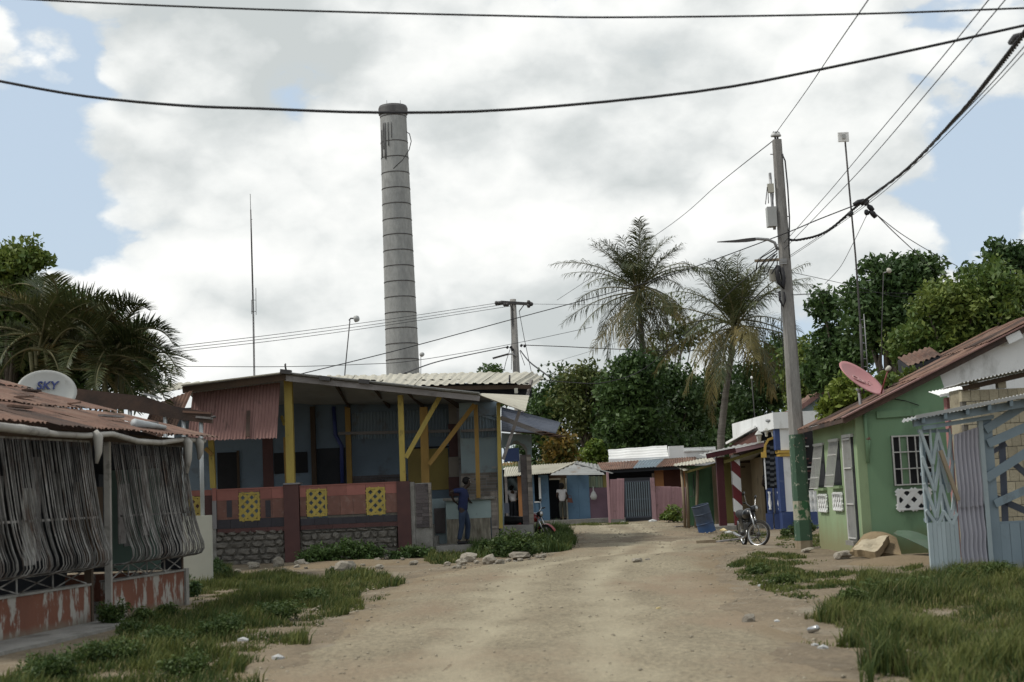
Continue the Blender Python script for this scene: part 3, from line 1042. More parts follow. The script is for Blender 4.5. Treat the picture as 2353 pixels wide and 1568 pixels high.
# ================================================================== house with the yellow porch
def porch_house():
    Y = 36.8
    F = front(Y)
    root = thing('porch_house', Vector((at(672, 1285, Y).x, Y, 0)), 'pale blue house with yellow porch posts and tiled railing', 'house')
    BK = front(41.2)
    ztop = F.rect(500, 900, 1117, 1200)[3]
    zf = F.rect(500, 900, 1117, 1218)[2]           # porch floor level
    # --- rubble plinths and floor
    rubble_wall(root, F, 490, 653, 1219, 1290, -0.02, 3)
    rubble_wall(root, F, 689, 913, 1216, 1290, -0.02, 4)
    sL, sR = F.sz(430, 1200)[0], F.sz(990, 1200)[0]
    MB().pbox(F, sL, sR, -0.1, zf - 0.03, -4.4, -0.45).build('porch_floor', M['concrete'], root)
    # --- railing walls: core, then courses of tiles, cut round the pierced blocks
    zp, zb, zk = F.rect(600, 700, 1145, 1189)[3], F.rect(600, 700, 1145, 1189)[2], F.rect(600, 700, 1145, 1210)[2]

    def railing(u0, u1, holes, v_hole):
        s0, s1 = F.sz(u0, 1160)[0], F.sz(u1, 1160)[0]
        cuts = []
        for (a, b) in holes:
            cuts.append((F.sz(a, 1160)[0], F.sz(b, 1160)[0]))
        zh0, zh1 = F.rect(u0, u1, *v_hole)[2], F.rect(u0, u1, *v_hole)[3]
        spans, c = [], s0
        for a, b in cuts:
            spans.append((c, a))
            c = b
        spans.append((c, s1))
        core = MB()
        for a, b in spans:
            core.pbox(F, a, b, zf, ztop - 0.02, -0.16, -0.03)
        for a, b in cuts:
            core.pbox(F, a, b, zf, zh0, -0.16, -0.03)
            core.pbox(F, a, b, zh1, ztop - 0.02, -0.16, -0.03)
        core.build('railing_core', M['mortar'], root)
        for a, b in spans:
            course(root, 'pink_tile', M['tile_pink'], F, a, b, zp, ztop, -0.028, -0.002, 0.42)
            course(root, 'brown_tile', M['tile_brown'], F, a, b, zb, zp, -0.028, -0.006, 0.34)
        for a, b in cuts:
            course(root, 'pink_tile', M['tile_pink'], F, a, b, zh1, ztop, -0.028, -0.002, 0.6)
        course(root, 'black_tile', M['tile_black'], F, s0, s1, zk, min(zb, zh0), -0.028, -0.004, 0.38)
        course(root, 'red_tile', M['maroon'], F, s0, s1, zf, zk, -0.028, -0.004, 0.42)
        MB().pbox(F, s0, s1, ztop - 0.02, ztop + 0.012, -0.19, 0.015).build('coping', M['tile_pink'], root)
    railing(498, 653, [(548.5, 597.6)], (1131, 1190))
    railing(689, 913, [(704, 752), (841, 886)], (1123, 1188))
    for (a, b, c, d) in [(549.5, 596.6, 1132, 1197), (705, 751, 1124, 1187), (842, 885, 1120, 1183)]:
        lattice(root, 'lattice_block', M['yellow'], F, a, b, c, d, 0.012, 0.235, 0.08)
    # dark vertical inlays left of the middle pillar
    for (a, b) in [(521, 533), (610, 622)]:
        P(root, 'black_tile', M['tile_black'], F, a, b, 1150, 1189, -0.02, 0.004)
    # --- pillars
    P(root, 'pillar', M['maroon'], F, 653.5, 688.5, 1112, 1290, -0.34, 0.05, z0=-0.1)
    P(root, 'pillar_cap', M['tile_grey'], F, 652, 690, 1110, 1113.5, -0.37, 0.08)
    P(root, 'pillar', M['maroon'], F, 913.5, 944, 1106, 1262, -0.34, 0.05, z0=-0.1)
    P(root, 'pillar_side', M['concrete'], F, 944.3, 953.5, 1108, 1262, -0.3, -0.02, z0=-0.1)
    P(root, 'pillar', M['concrete'], F, 954, 992, 1110, 1255, -0.34, -0.03, z0=-0.1)
    strips(root, 'slate_strip', M['tile_dark'], F, 955, 985, 1111, 1213, -0.028, 0.085, (0.15, 0.38), 0.02, 5)
    strips(root, 'rubble_edge', M['tile_strip'], F, 985.3, 992, 1111, 1213, -0.028, 0.05, (0.05, 0.09), 0.03, 6)
    P(root, 'pillar', M['tile_grey'], F, 488, 497.5, 1122, 1216, -0.2, 0.02)
    P(root, 'pink_tile', M['tile_pink'], F, 488, 497.5, 1122, 1151, 0.021, 0.03)
    P(root, 'pillar', M['concrete'], F, 470, 497, 1216.5, 1300, -0.3, 0.0, z0=-0.1)
    # far left bay of the railing
    P(root, 'railing_core', M['maroon'], F, 425, 487, 1127, 1300, -0.2, -0.05, z0=-0.1)
    P(root, 'pink_tile', M['tile_pink'], F, 425, 487, 1127, 1140, -0.049, -0.03)
    lattice(root, 'lattice_block', M['yellow'], F, 434, 461, 1142, 1186, -0.02, 0.235, 0.08)
    # --- posts
    def post(u0, v0, u1, v1, w, mat='yellow', t=-0.1, d=None, name='post'):
        a, b = F.uv(u0, v0, t), F.uv(u1, v1, t)
        x = (a.x + b.x) / 2
        a.x = a.x * 0.5 + x * 0.5
        b.x = b.x * 0.5 + x * 0.5
        return bar(root, name, M[mat], a, b, w, d or w, up=(0, 1, 0))
    post(668, 1113, 660.5, 868, 0.21)
    post(925, 1106, 920, 908, 0.145)
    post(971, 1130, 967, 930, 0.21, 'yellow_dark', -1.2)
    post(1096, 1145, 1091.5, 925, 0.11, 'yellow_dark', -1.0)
    post(1148, 1215, 1148, 925, 0.10, 'yellow', -0.1)
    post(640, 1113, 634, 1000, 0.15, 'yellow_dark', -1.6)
    post(486, 1122, 478, 1010, 0.14, 'yellow', -0.3)
    bar(root, 'brace', M['yellow'], F.uv(932, 1052, -0.06), F.uv(1015, 903, -0.06), 0.12, 0.06, up=(0, 1, 0))
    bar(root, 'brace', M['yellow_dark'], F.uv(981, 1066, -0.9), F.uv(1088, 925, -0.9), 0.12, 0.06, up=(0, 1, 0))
    bar(root, 'brace', M['wood_grey'], F.uv(1194, 945, 0.15), F.uv(1156, 1056, 0.0), 0.085, 0.06, up=(0, 1, 0))
    bar(root, 'brace', M['yellow'], F.uv(640, 955, -0.5), F.uv(650, 975, -0.2), 0.07, 0.05, up=(0, 1, 0))
    bar(root, 'brace', M['yellow_dark'], F.uv(468, 1030, -0.2), F.uv(484, 1045, -0.2), 0.1, 0.06, up=(0, 1, 0))
    # --- porch roof (two shallow slopes over the open porch)
    yF, yB = 36.2, 41.6
    ap, rt, lf = at(657, 860, yF), at(1102, 906.5, yF), at(420, 890, yF)
    apb, rtb, lfb = at(690, 932, yB), at(1150, 930, yB), at(470, 945, yB)
    T = Vector((0, 0, 0.035))
    MB().hexa([ap, rt, rtb, apb, ap + T, rt + T, rtb + T, apb + T]).build('roof_deck', M['zinc'], root)
    MB().hexa([lf, ap, apb, lfb, lf + T, ap + T, apb + T, lfb + T]).build('roof_deck', M['zinc'], root)
    dn = lambda p, k: p - Vector((0, 0, k))
    fy = Vector((0, -0.03, 0))
    bar(root, 'fascia', M['wood_grey'], dn(ap, 0.11) + fy, dn(rt, 0.11) + fy, 0.04, 0.14)
    bar(root, 'fascia', M['dark_wood'], dn(lf, 0.08) + fy, dn(ap, 0.08) + fy, 0.04, 0.17)
    bar(root, 'roof_edge', M['zinc'], ap + fy * 3 + T, rt + fy * 3 + T, 0.16, 0.025)
    bar(root, 'roof_edge', M['cream_zinc'], lf + fy * 3 + T, ap + fy * 3 + T, 0.16, 0.03)
    for u, v in [(657, 852), (747, 867), (837, 874)]:
        p = at(u, v + 3, yF - 0.08)
        MB().beam(p - Vector((0.14, 0, -0.02)), p + Vector((0.14, 0, -0.02)), 0.2, 0.11).build('ridge_cap', M['steel_dark'], root)
    p = at(657, 850, yF - 0.08)
    rod(root, 'rebar_hook', M['steel_dark'], [p, at(656, 845, yF - 0.08), at(655, 838, yF - 0.08), at(657, 836, yF - 0.08)], 0.025, 5)
    for k in (0.25, 0.45, 0.62, 0.8):
        a, b = ap.lerp(rt, k), apb.lerp(rtb, k)
        bar(root, 'rafter', M['dark_wood'], dn(a, 0.08) + Vector((0, 0.1, 0)), dn(b, 0.08), 0.06, 0.12)
    # --- hanging rusty awning left of the corner post
    tl, tr, br, bl = at(443, 903, 36.75), at(644, 879, 36.75), at(636, 1007, 36.05), at(430, 1014, 36.05)
    n = 4
    for i in range(n):
        a, b = i / n - 0.012 * (i > 0), (i + 1) / n
        MB().corr(bl.lerp(br, a), bl.lerp(br, b), tl.lerp(tr, b), tl.lerp(tr, a), 7, 0.014, nv=5, rag=0.012, seed=i + 1).build('awning_sheet', M['rust_pink'], root, smooth=True)
    MB().beam(at(571, 944, 36.3), at(569, 1004, 36.0), 0.10, 0.02, up=(0, 1, 0)).build('awning_tear', M['rust_dark'], root)
    # --- second rusty sheet further left
    tl, tr, br, bl = at(352, 930, 35.6), at(443, 897, 35.6), at(397, 1000, 34.9), at(318, 1012, 34.9)
    for i in range(2):
        a, b = i / 2, (i + 1) / 2
        MB().corr(bl.lerp(br, a), bl.lerp(br, b), tl.lerp(tr, b), tl.lerp(tr, a), 5, 0.014, nv=5, rag=0.01, seed=i + 9).build('awning_sheet', M['rust'], root, smooth=True)
    # --- body of the house: back wall of the porch
    zt = 4.45
    w = MB()
    x0, x1 = BK.sz(400, 1000)[0], BK.sz(1146, 1000)[0]
    w.pbox(BK, x0, x1, 0.0, zt, -0.15, 0.0)
    w.build('wall', M['blue_wall'], root)
    # other walls of the body
    m = MB()
    m.box(x0, x0 + 0.15, 41.36, 47.5, 0, 4.45)
    m.box(x1 - 0.15, x1, 41.36, 47.5, 0, 4.45)
    m.box(x0, x1, 47.5, 47.65, 0, 4.45)
    m.build('wall', M['blue_wall'], root)
    # left side wall of the porch, closing it
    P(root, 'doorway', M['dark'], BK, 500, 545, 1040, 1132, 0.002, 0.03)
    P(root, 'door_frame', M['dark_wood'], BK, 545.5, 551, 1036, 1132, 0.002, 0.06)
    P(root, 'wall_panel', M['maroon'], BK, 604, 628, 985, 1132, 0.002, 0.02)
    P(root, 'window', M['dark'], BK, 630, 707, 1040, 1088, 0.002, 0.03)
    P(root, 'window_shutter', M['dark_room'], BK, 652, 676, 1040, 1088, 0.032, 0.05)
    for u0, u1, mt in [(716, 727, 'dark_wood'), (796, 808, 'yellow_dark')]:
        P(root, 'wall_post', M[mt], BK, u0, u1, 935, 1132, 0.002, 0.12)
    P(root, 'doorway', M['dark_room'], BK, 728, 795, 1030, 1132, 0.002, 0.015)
    rod(root, 'drain_pipe', M['letter_blue'], [BK.uv(768, 935, 0.12), BK.uv(772, 1000, 0.12), BK.uv(786, 1025, 0.12), BK.uv(788, 1110, 0.12)], 0.06, 8)
    # corrugated upper part and its rail
    tl, tr, br, bl = BK.uv(809, 950, 0.05), BK.uv(1031, 940, 0.05), BK.uv(1031, 1004, 0.05), BK.uv(809, 1010, 0.05)
    MB().corr(bl, br, tr, tl, 30, 0.02, nv=3, rag=0.02, seed=4).build('wall_sheet', M['zinc_sky'], root, smooth=True)
    bar(root, 'wall_rail', M['wood_grey'], BK.uv(778, 997, 0.1), BK.uv(1035, 991, 0.1), 0.06, 0.09)
    strips(root, 'wall_strip_tile', M['tile_dark'], BK, 809, 936, 1092, 1130, 0.002, 0.09, (0.25, 0.6), 0.015, 8)
    # yellow double door
    P(root, 'door', M['yellow_door'], BK, 938, 980, 1031, 1130, 0.002, 0.05)
    P(root, 'door', M['yellow_door'], BK, 981.2, 1031, 1031, 1126, 0.002, 0.05)
    P(root, 'door_frame', M['dark'], BK, 936, 1032, 1027, 1030.6, 0.002, 0.06)
    # tiled column beside the door
    P(root, 'column_tile', M['maroon'], BK, 1031.5, 1057, 975, 1050, 0.002, 0.12)
    P(root, 'column_tile', M['tan_tile'], BK, 1031.5, 1057, 1050.5, 1096, 0.002, 0.125)
    P(root, 'column_tile', M['maroon'], BK, 1031.5, 1057, 1096.5, 1140, 0.002, 0.12)
    P(root, 'column_tile', M['tan_tile'], BK, 1031.5, 1057, 928, 974.5, 0.002, 0.115)
    P(root, 'column_edge', M['wood_grey'], BK, 1053, 1058.5, 930, 1130, 0.13, 0.16)
    # pale blue wall to the right, nearer
    R = front(39.4)
    P(root, 'wall', M['sky_wall'], R, 1058.5, 1145, 925, 1146, -0.2, -0.02)
    tl, tr, br, bl = R.uv(1059, 958, 0.03), R.uv(1143, 958, 0.03), R.uv(1143, 1004, 0.03), R.uv(1059, 1008, 0.03)
    MB().corr(bl, br, tr, tl, 12, 0.02, nv=3, rag=0.02, seed=5).build('wall_sheet', M['zinc_sky'], root, smooth=True)
    P(root, 'wall_sheet', M['zinc_sky'], R, 1100, 1143, 925, 955, -0.018, 0.012)
    bar(root, 'wall_rail', M['wood_grey'], R.uv(1059, 991, 0.08), R.uv(1143, 987, 0.08), 0.05, 0.08)
    bar(root, 'wall_rail', M['zinc_sky'], R.uv(1096, 952, 0.06), R.uv(1143, 966, 0.06), 0.03, 0.06)
    strips(root, 'wall_strip_tile', M['tile_strip'], R, 1059, 1144, 1086, 1147, -0.018, 0.075, (0.2, 0.55), 0.02, 9)
    P(root, 'meter_box', M['box_grey'], R, 1130, 1142, 1072, 1077, -0.018, 0.06)
    # --- serving counter
    C = front(38.0)
    P(root, 'counter_wall', M['brushed'], C, 1027, 1128, 1192, 1262, -0.25, 0.0, z0=0.0)
    P(root, 'counter_wall', M['teal_wall'], C, 1025, 1128.5, 1149, 1191.8, -0.25, 0.005)
    P(root, 'counter_top', M['concrete'], C, 1018, 1138, 1143, 1149, -0.5, 0.10)
    strips(root, 'wall_strip_tile', M['tile_strip'], C, 1129, 1144, 1128, 1215, -0.01, 0.075, (0.1, 0.22), 0.025, 12)
    P(root, 'counter_end', M['tile_strip'], C, 1129, 1145, 1128, 1262, -0.25, -0.015, z0=0.0)
    D = front(38.6)
    P(root, 'side_panel', M['tile_dark'], D, 998, 1023, 1168, 1226, -0.06, 0.0)
    P(root, 'side_wall', M['sky_wall'], D, 992, 1025, 1146, 1262, -0.3, -0.065, z0=0.0)
    # concrete landing
    S = front(36.9)
    s0, s1 = S.sz(1002, 1255)[0], S.sz(1092, 1255)[0]
    MB().pbox(S, s0, s1, -0.1, 0.235, -1.6, 0.0).build('step', M['concrete'], root)
    MB().pbox(S, S.sz(990, 1255)[0], s0 - 0.01, -0.1, 0.46, -1.7, -0.45).build('step', M['concrete'], root)
    # --- right end: tiled pillar, arch wall, dark lean-to roof
    E = front(38.4)
    P(root, 'pillar', M['mortar'], E, 1199, 1224, 1045, 1230, -0.32, -0.02, z0=-0.1)
    strips(root, 'pillar_tile', M['tile_dark'], E, 1199, 1213, 1045, 1225, -0.02, 0.15, (0.2, 0.3), 0.02, 14)
    strips(root, 'pillar_stone', M['tile_strip'], E, 1213.3, 1224.5, 1045, 1225, -0.02, 0.13, (0.1, 0.2), 0.03, 15)
    P(root, 'plinth', M['concrete'], E, 1150, 1226, 1207, 1245, -0.4, 0.25, z0=-0.1)
    A = front(39.2)
    pts = [(1152, 995), (1222, 1000), (1222, 1052), (1211, 1052), (1209, 1038), (1203, 1027), (1192, 1020), (1180, 1020), (1170, 1026), (1152, 1030)]
    pprism(A, [A.sz(u, v) for u, v in pts], -0.18, 0.0).build('arch_wall', M['sky_wall'], root)
    pts = [(1171, 1025), (1180, 1014), (1188, 1012), (1196, 1018), (1206, 1022), (1212, 1034), (1212, 1052), (1209.5, 1052), (1207, 1037), (1201, 1027), (1191, 1021), (1180, 1021)]
    pprism(A, [A.sz(u, v) for u, v in pts], -0.19, 0.012).build('arch_plaster', M['concrete'], root)
    P(root, 'arch_pier', M['white_paint'], A, 1190, 1199, 1044, 1086, -0.15, 0.02)
    P(root, 'wall', M['sky_wall'], A, 1146, 1153, 930, 1220, -0.3, 0.0, z0=0.0)
    # dark blue lean-to sheets
    q0, q1, q2, q3 = at(1152, 990, 38.0), at(1277, 997, 38.0), at(1288, 972, 40.5), at(1152, 936, 40.5)
    for i in range(3):
        a, b = i / 3, (i + 1) / 3
        pa, pb_ = q0.lerp(q3, 1 - b), q0.lerp(q3, 1 - a)
        ra, rb = q1.lerp(q2, 1 - b), q1.lerp(q2, 1 - a)
        MB().corr(pa, pb_, rb, ra, 4, 0.025, nv=4, seed=i).build('lean_to_sheet', M['zinc_blue'], root, smooth=True)
    bar(root, 'lean_to_beam', M['wood_grey'], at(1150, 960, 37.9), at(1250, 997, 37.9), 0.05, 0.12)
    bar(root, 'lean_to_beam', M['dark_wood'], at(1250, 995, 37.95), at(1287, 1004, 37.95), 0.05, 0.1)
    MB().hexa([at(1152, 992, 38.05), at(1275, 1002, 38.05), at(1270, 1003, 41), at(1152, 990, 41), at(1152, 990, 38.05), at(1275, 1000, 38.05), at(1270, 1001, 41), at(1152, 988, 41)]).build('soffit', M['dark_wood'], root)
    for i in range(3):
        k = i / 3
        p, q = at(1240 + 14 * i, 992 + 5 * i, 37.7), at(1280 + 6 * i, 1001 + 1.5 * i, 38.6)
        MB().beam(p, q, 0.25, 0.015).build('rust_scrap', M['rust'], root)
    # --- blue hanging board
    P(root, 'hanging_board', M['blue_paint'], E, 1158, 1193, 1030, 1061, -0.04, 0.0)
    # --- main roof with its eave towards the street
    e0, e1, r0, r1 = at(640, 893, 40.0), at(1182, 880, 40.0), at(650, 866, 45.5), at(1222, 855, 45.5)
    n = 7
    for i in range(n):
        a, b = i / n, (i + 1) / n + 0.006
        lift = Vector((0, 0, 0.02 * (i % 2)))
        MB().corr(e0.lerp(e1, a) + lift, e0.lerp(e1, b) + lift, r0.lerp(r1, b) + lift, r0.lerp(r1, a) + lift, 4, 0.019, nv=5, seed=i + 20, prof='trap', rag=0.004).build('roof_sheet', M['cream_zinc'], root)
    # upper overlapping sheets
    for i, (u0, u1, dv) in enumerate([(800, 880, 7), (880, 950, 8), (950, 1010, 7), (1010, 1072, 5)]):
        a0, a1 = at(u0, 877 - (u0 - 640) * 0.012, 42.2), at(u1, 877 - (u1 - 640) * 0.012, 42.2)
        b0, b1 = at(u0 + 1, 866.5 - (u0 - 640) * 0.019, 45.6), at(u1 + 1, 866.5 - (u1 - 640) * 0.019, 45.6)
        MB().corr(a0, a1, b1, b0, 3, 0.019, nv=4, seed=i + 40, prof='trap', rag=0.01).build('roof_sheet', M['cream_zinc'], root)
    # right end of the roof: two loose sheets over the gable
    MB().corr(at(1182, 880, 40.0), at(1226, 888, 40.6), at(1252, 868, 45.5), at(1222, 855, 45.5), 3, 0.02, nv=4, seed=61, prof='trap').build('roof_sheet', M['cream_zinc'], root)
    MB().corr(at(1100, 907, 36.15), at(1108, 906, 37.8), at(1216, 910, 38.2), at(1207, 946, 36.1), 5, 0.03, nv=4, seed=0).build('loose_sheet', M['cream_zinc'], root, smooth=True)
    # band under the eave
    bar(root, 'eave_beam', M['dark_wood'], at(640, 899, 40.15), at(1220, 889, 40.15), 0.06, 0.12)
    MB().quad(at(930, 905, 40.9), at(1222, 912, 40.9), at(1222, 880, 40.9), at(930, 882, 40.9)).build('gable_board', M['dark_room'], root)
    bar(root, 'gable_strut', M['wood_grey'], at(1222, 874, 40.4), at(1200, 948, 40.0), 0.07)
    P(root, 'meter_box', M['beige_plastic'], front(39.8), 1182, 1190, 892, 904, -0.1, 0.0)
    rod(root, 'roof_pipe', M['steel_dark'], [at(1171, 880, 39.6), at(1171, 862, 39.6)], 0.03, 6)
    # cream sheets on the left slope
    e0, e1, r0, r1 = at(322, 912, 38.0), at(470, 884, 38.0), at(345, 884, 42.0), at(600, 869, 42.0)
    for i in range(3):
        a, b = i / 3, (i + 1) / 3 + 0.01
        MB().corr(e0.lerp(e1, a), e0.lerp(e1, b), r0.lerp(r1, b), r0.lerp(r1, a), 4, 0.02, nv=4, seed=i + 70, prof='trap', rag=0.01).build('roof_sheet', M['cream_zinc'], root)
    return root


porch_house()

# ================================================================== near left house with the barred porch
def left_house():
    N_, Fp = gnd(0, 1484), gnd(428, 1392)
    d = (Fp - N_).normalized()
    L = Plane(N_, (d.x, d.y))                       # s grows away from the viewer; n points to the street
    root = thing('barred_house', Vector((N_.x, N_.y, 0)), 'old house with rusty roof, barred porch and peeling orange walls', 'house')
    s_end = (Fp - N_).length
    S = lambda u, v: L.sz(u, v)[0]
    sg0, sg1 = S(208, 1400), S(256, 1390)
    zw = 0.55
    s_n = -2.2
    # low parapet walls
    MB().pbox(L, s_n, sg0, -0.1, zw, -0.16, 0.0).build('parapet_wall', M['orange_peeling'], root)
    MB().pbox(L, s_n, sg0, zw + 0.002, zw + 0.03, -0.18, 0.02).build('parapet_cap', M['concrete'], root)
    MB().pbox(L, sg1, s_end, -0.1, zw, -0.16, 0.0).build('parapet_wall', M['orange_peeling'], root)
    MB().pbox(L, sg1, s_end, zw + 0.002, zw + 0.03, -0.18, 0.02).build('parapet_cap', M['concrete'], root)
    MB().pbox(L, s_end - 0.07, s_end + 0.05, -0.1, zw + 0.04, -0.2, 0.035).build('corner_pier', M['concrete'], root)
    # end wall going back, porch floor, back wall
    MB().pbox(L, s_end - 0.16, s_end, -0.1, zw, -2.0, -0.18).build('parapet_wall', M['orange_peeling'], root)
    MB().pbox(L, s_n, s_end - 0.2, -0.1, 0.12, -2.0, -0.2).build('porch_floor', M['concrete'], root)
    MB().pbox(L, s_n, s_end, -0.1, 2.7, -2.2, -2.05).build('wall', M['dark_room'], root)  # dim porch interior put into the wall colour
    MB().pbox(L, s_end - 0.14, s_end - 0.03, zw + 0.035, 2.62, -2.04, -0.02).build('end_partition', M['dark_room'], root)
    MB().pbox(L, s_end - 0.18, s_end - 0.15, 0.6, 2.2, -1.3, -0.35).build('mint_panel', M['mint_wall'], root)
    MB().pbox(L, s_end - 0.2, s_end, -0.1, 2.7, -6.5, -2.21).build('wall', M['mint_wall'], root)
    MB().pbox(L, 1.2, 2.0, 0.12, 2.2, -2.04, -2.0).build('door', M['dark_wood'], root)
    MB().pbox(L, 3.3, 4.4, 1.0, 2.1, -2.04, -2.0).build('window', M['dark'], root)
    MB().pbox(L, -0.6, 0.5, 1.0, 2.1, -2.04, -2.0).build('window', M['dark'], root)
    # sheets and boards added behind the bars to darken the porch
    rs = random.Random(8)
    s = s_n
    while s < s_end - 0.3:
        w = rs.uniform(0.12, 0.34)
        if rs.random() < 0.62 and not (sg0 - 0.02 < s < sg1 or sg0 - 0.02 < s + w < sg1):
            mt = rs.choice(['shade_sheet', 'shade_sheet', 'iron_peeling', 'wood_grey', 'dark_wood', 'dark_room', 'shade_sheet'])
            z0_, z1_ = rs.uniform(0.7, 1.5), rs.uniform(1.9, 2.5)
            t_ = -0.25 - rs.uniform(0, 0.3)
            MB().pbox(L, s, s + w - 0.01, z0_, z1_, t_ - 0.015, t_).build('shade_board', M[mt], root)
        s += w
    # belly bars
    prof = [(2.52, 0.02), (2.0, 0.09), (1.6, 0.15), (1.35, 0.20), (1.15, 0.26), (1.0, 0.32), (0.90, 0.33), (0.83, 0.28), (0.80, 0.17), (0.79, 0.02)]

    def belly(s0, s1, n, name):
        g = MB()
        for z, t in [(2.53, 0.02), (1.48, 0.15), (0.79, 0.02)]:
            g.beam(L.pt(s0, z, t), L.pt(s1, z, t), 0.025, 0.03)
        go = g.build(name, M['iron_peeling'], root)
        tb = MB()
        tb.tube([Vector((t, 0, z)) for z, t in prof], 0.0082, 5)
        me = tb.mesh('bar', smooth=True)
        me.materials.append(M['iron_peeling'])
        # bar mesh: x is outward
        R = Matrix(((L.n.x, L.d.x, 0), (L.n.y, L.d.y, 0), (0, 0, 1)))
        for i in range(n):
            s = s0 + (s1 - s0) * (i + 0.5) / n + random.uniform(-0.008, 0.008)
            inst(me, 'bar', go, L.pt(s, 0, 0), R @ Euler((random.uniform(-.008, .008), 0, random.uniform(-.03, .03))).to_matrix(), (random.uniform(0.95, 1.04), 1, 1))
        # curved-in end
        for i in range(5):
            k = i / 5
            pts = [L.pt(s1 + 0.02 + 0.35 * 0, z, t * (1 - k)) + L.d * (t * 0.25 * (1 - abs(2 * k - 1))) for z, t in prof]
            rod(go, 'bar', M['iron_peeling'], pts, 0.0085, 5)
    belly(s_n, sg0 - 0.03, 82, 'belly_grille')
    belly(sg1 + 0.03, s_end - 0.03, 46, 'belly_grille')
    # crossed bars under the belly
    for (a, b, n) in [(s_n, sg0 - 0.03, 5), (sg1 + 0.03, s_end - 0.06, 4)]:
        for i in range(n):
            p, q = a + (b - a) * i / n, a + (b - a) * (i + 1) / n
            for za, zb in ((zw + 0.03, 0.79), (0.79, zw + 0.03)):
                bar(root, 'cross_bar', M['iron_peeling'], L.pt(p, za, -0.03), L.pt(q, zb, -0.035 if za > zb else -0.02), 0.014)
            bar(root, 'upright_bar', M['iron_peeling'], L.pt(p, zw + 0.03, -0.05), L.pt(p, 0.79, -0.05), 0.018)
    # posts by the gap
    bar(root, 'post', M['dark_wood'], L.pt(sg0 + 0.06, -0.05, -0.05), L.pt(sg0 + 0.06, 2.55, -0.05), 0.10)
    bar(root, 'post', M['pvc'], L.pt(sg1 - 0.07, -0.05, 0.0), L.pt(sg1 - 0.07, 2.55, 0.0), 0.085)
    bar(root, 'post', M['dark_wood'], L.pt(s_end - 0.08, zw, -0.05), L.pt(s_end - 0.08, 2.6, -0.05), 0.08)
    bar(root, 'eave_beam', M['dark_wood'], L.pt(s_n, 2.60, 0.0), L.pt(s_end, 2.60, 0.0), 0.10, 0.12)
    # rusty roof sheets rising away from the street
    def roof_pt(s, k):                               # k 0 at the eave, 1 at the ridge
        return L.pt(s, 2.68 + 1.30 * k, 0.42 - 4.6 * k)
    edges = [s_n, -1.2, -0.3, 0.62, 1.5, 2.4, 3.3, 4.2, s_end + 0.25]
    for i in range(len(edges) - 1):
        for row, (k0, k1) in enumerate([(0.0, 0.36), (0.34, 0.70), (0.68, 1.0)]):
            j = random.uniform(-0.02, 0.02)
            up = Vector((0, 0, 0.03 * row + 0.012 * (i % 2)))
            MB().corr(roof_pt(edges[i], k0 + j) + up, roof_pt(edges[i + 1] + 0.05, k0 + j) + up, roof_pt(edges[i + 1] + 0.05, k1 + j) + up, roof_pt(edges[i], k1 + j) + up, 8, 0.014, nv=4, rag=0.012, seed=i * 3 + row + 1).build('roof_sheet', random.choice([M['rust'], M['rust'], M['rust_dark']]), root, smooth=True)
    for i in range(14):                               # loose scraps and stones that hold the sheets down
        s, k = random.uniform(-0.5, s_end), random.uniform(0.05, 0.8)
        p = roof_pt(s, k) + Vector((0, 0, 0.07))
        MB().beam(p, p + L.d * random.uniform(0.25, 0.7) + Vector((0, 0, random.uniform(-.03, .05))), random.uniform(0.05, 0.16), 0.03).build('roof_scrap', random.choice([M['rust_dark'], M['rust'], M['wood_grey'], M['rust_dark']]), root)
    # far gable under the roof
    pts = [L.pt(s_end - 0.1, 2.62, -0.1), L.pt(s_end - 0.1, 2.62, -4.2), roof_pt(s_end - 0.1, 0.97) - Vector((0, 0, 0.05))]
    MB().poly(pts).build('gable_board', M['rust_dark'], root)
    # sagging pipe gutter along the eave
    g = []
    for k in range(9):
        s = -1.0 + (s_end + 0.9) * k / 8
        g.append(L.pt(s, 2.585 + 0.035 * math.sin(k * 1.9) - 0.05 * math.exp(-((k - 5.2) / 0.8) ** 2), 0.40))
    MB().tube(g, 0.040, 10).build('gutter_pipe', M['pvc'], root, smooth=True)
    MB().tube([L.pt(-1.4, 2.62, 0.45), L.pt(0.35, 2.575, 0.43)], 0.055, 10).build('gutter_pipe', M['pvc'], root, smooth=True)
    for s, l in [(1.62, 0.3), (4.55, 0.42), (5.0, 0.2)]:
        m = MB()
        m.tube([L.pt(s, 2.62, 0.42), L.pt(s + 0.02, 2.55, 0.47), L.pt(s + 0.05, 2.5 - l * 0.5, 0.46), L.pt(s + 0.03, 2.5 - l, 0.44)], [0.06, 0.07, 0.05, 0.02], 7)
        m.build('gutter_rag', M['pvc'], root, smooth=True)
    MB().tube([L.pt(3.5, 2.83, 0.1), L.pt(4.3, 2.79, 0.22)], [0.07, 0.03], 8).build('plastic_bottle', M['post_white'], root, smooth=True)
    # concrete apron at the foot of the wall
    ap = MB()
    ap.pbox(L, s_n, sg0 + 0.5, -0.1, 0.055, 0.0, 0.75)
    a = ap.build('pavement', M['concrete'])
    tag(a, kind='structure')
    return L, s_end


LEFT_PL, LEFT_END = left_house()


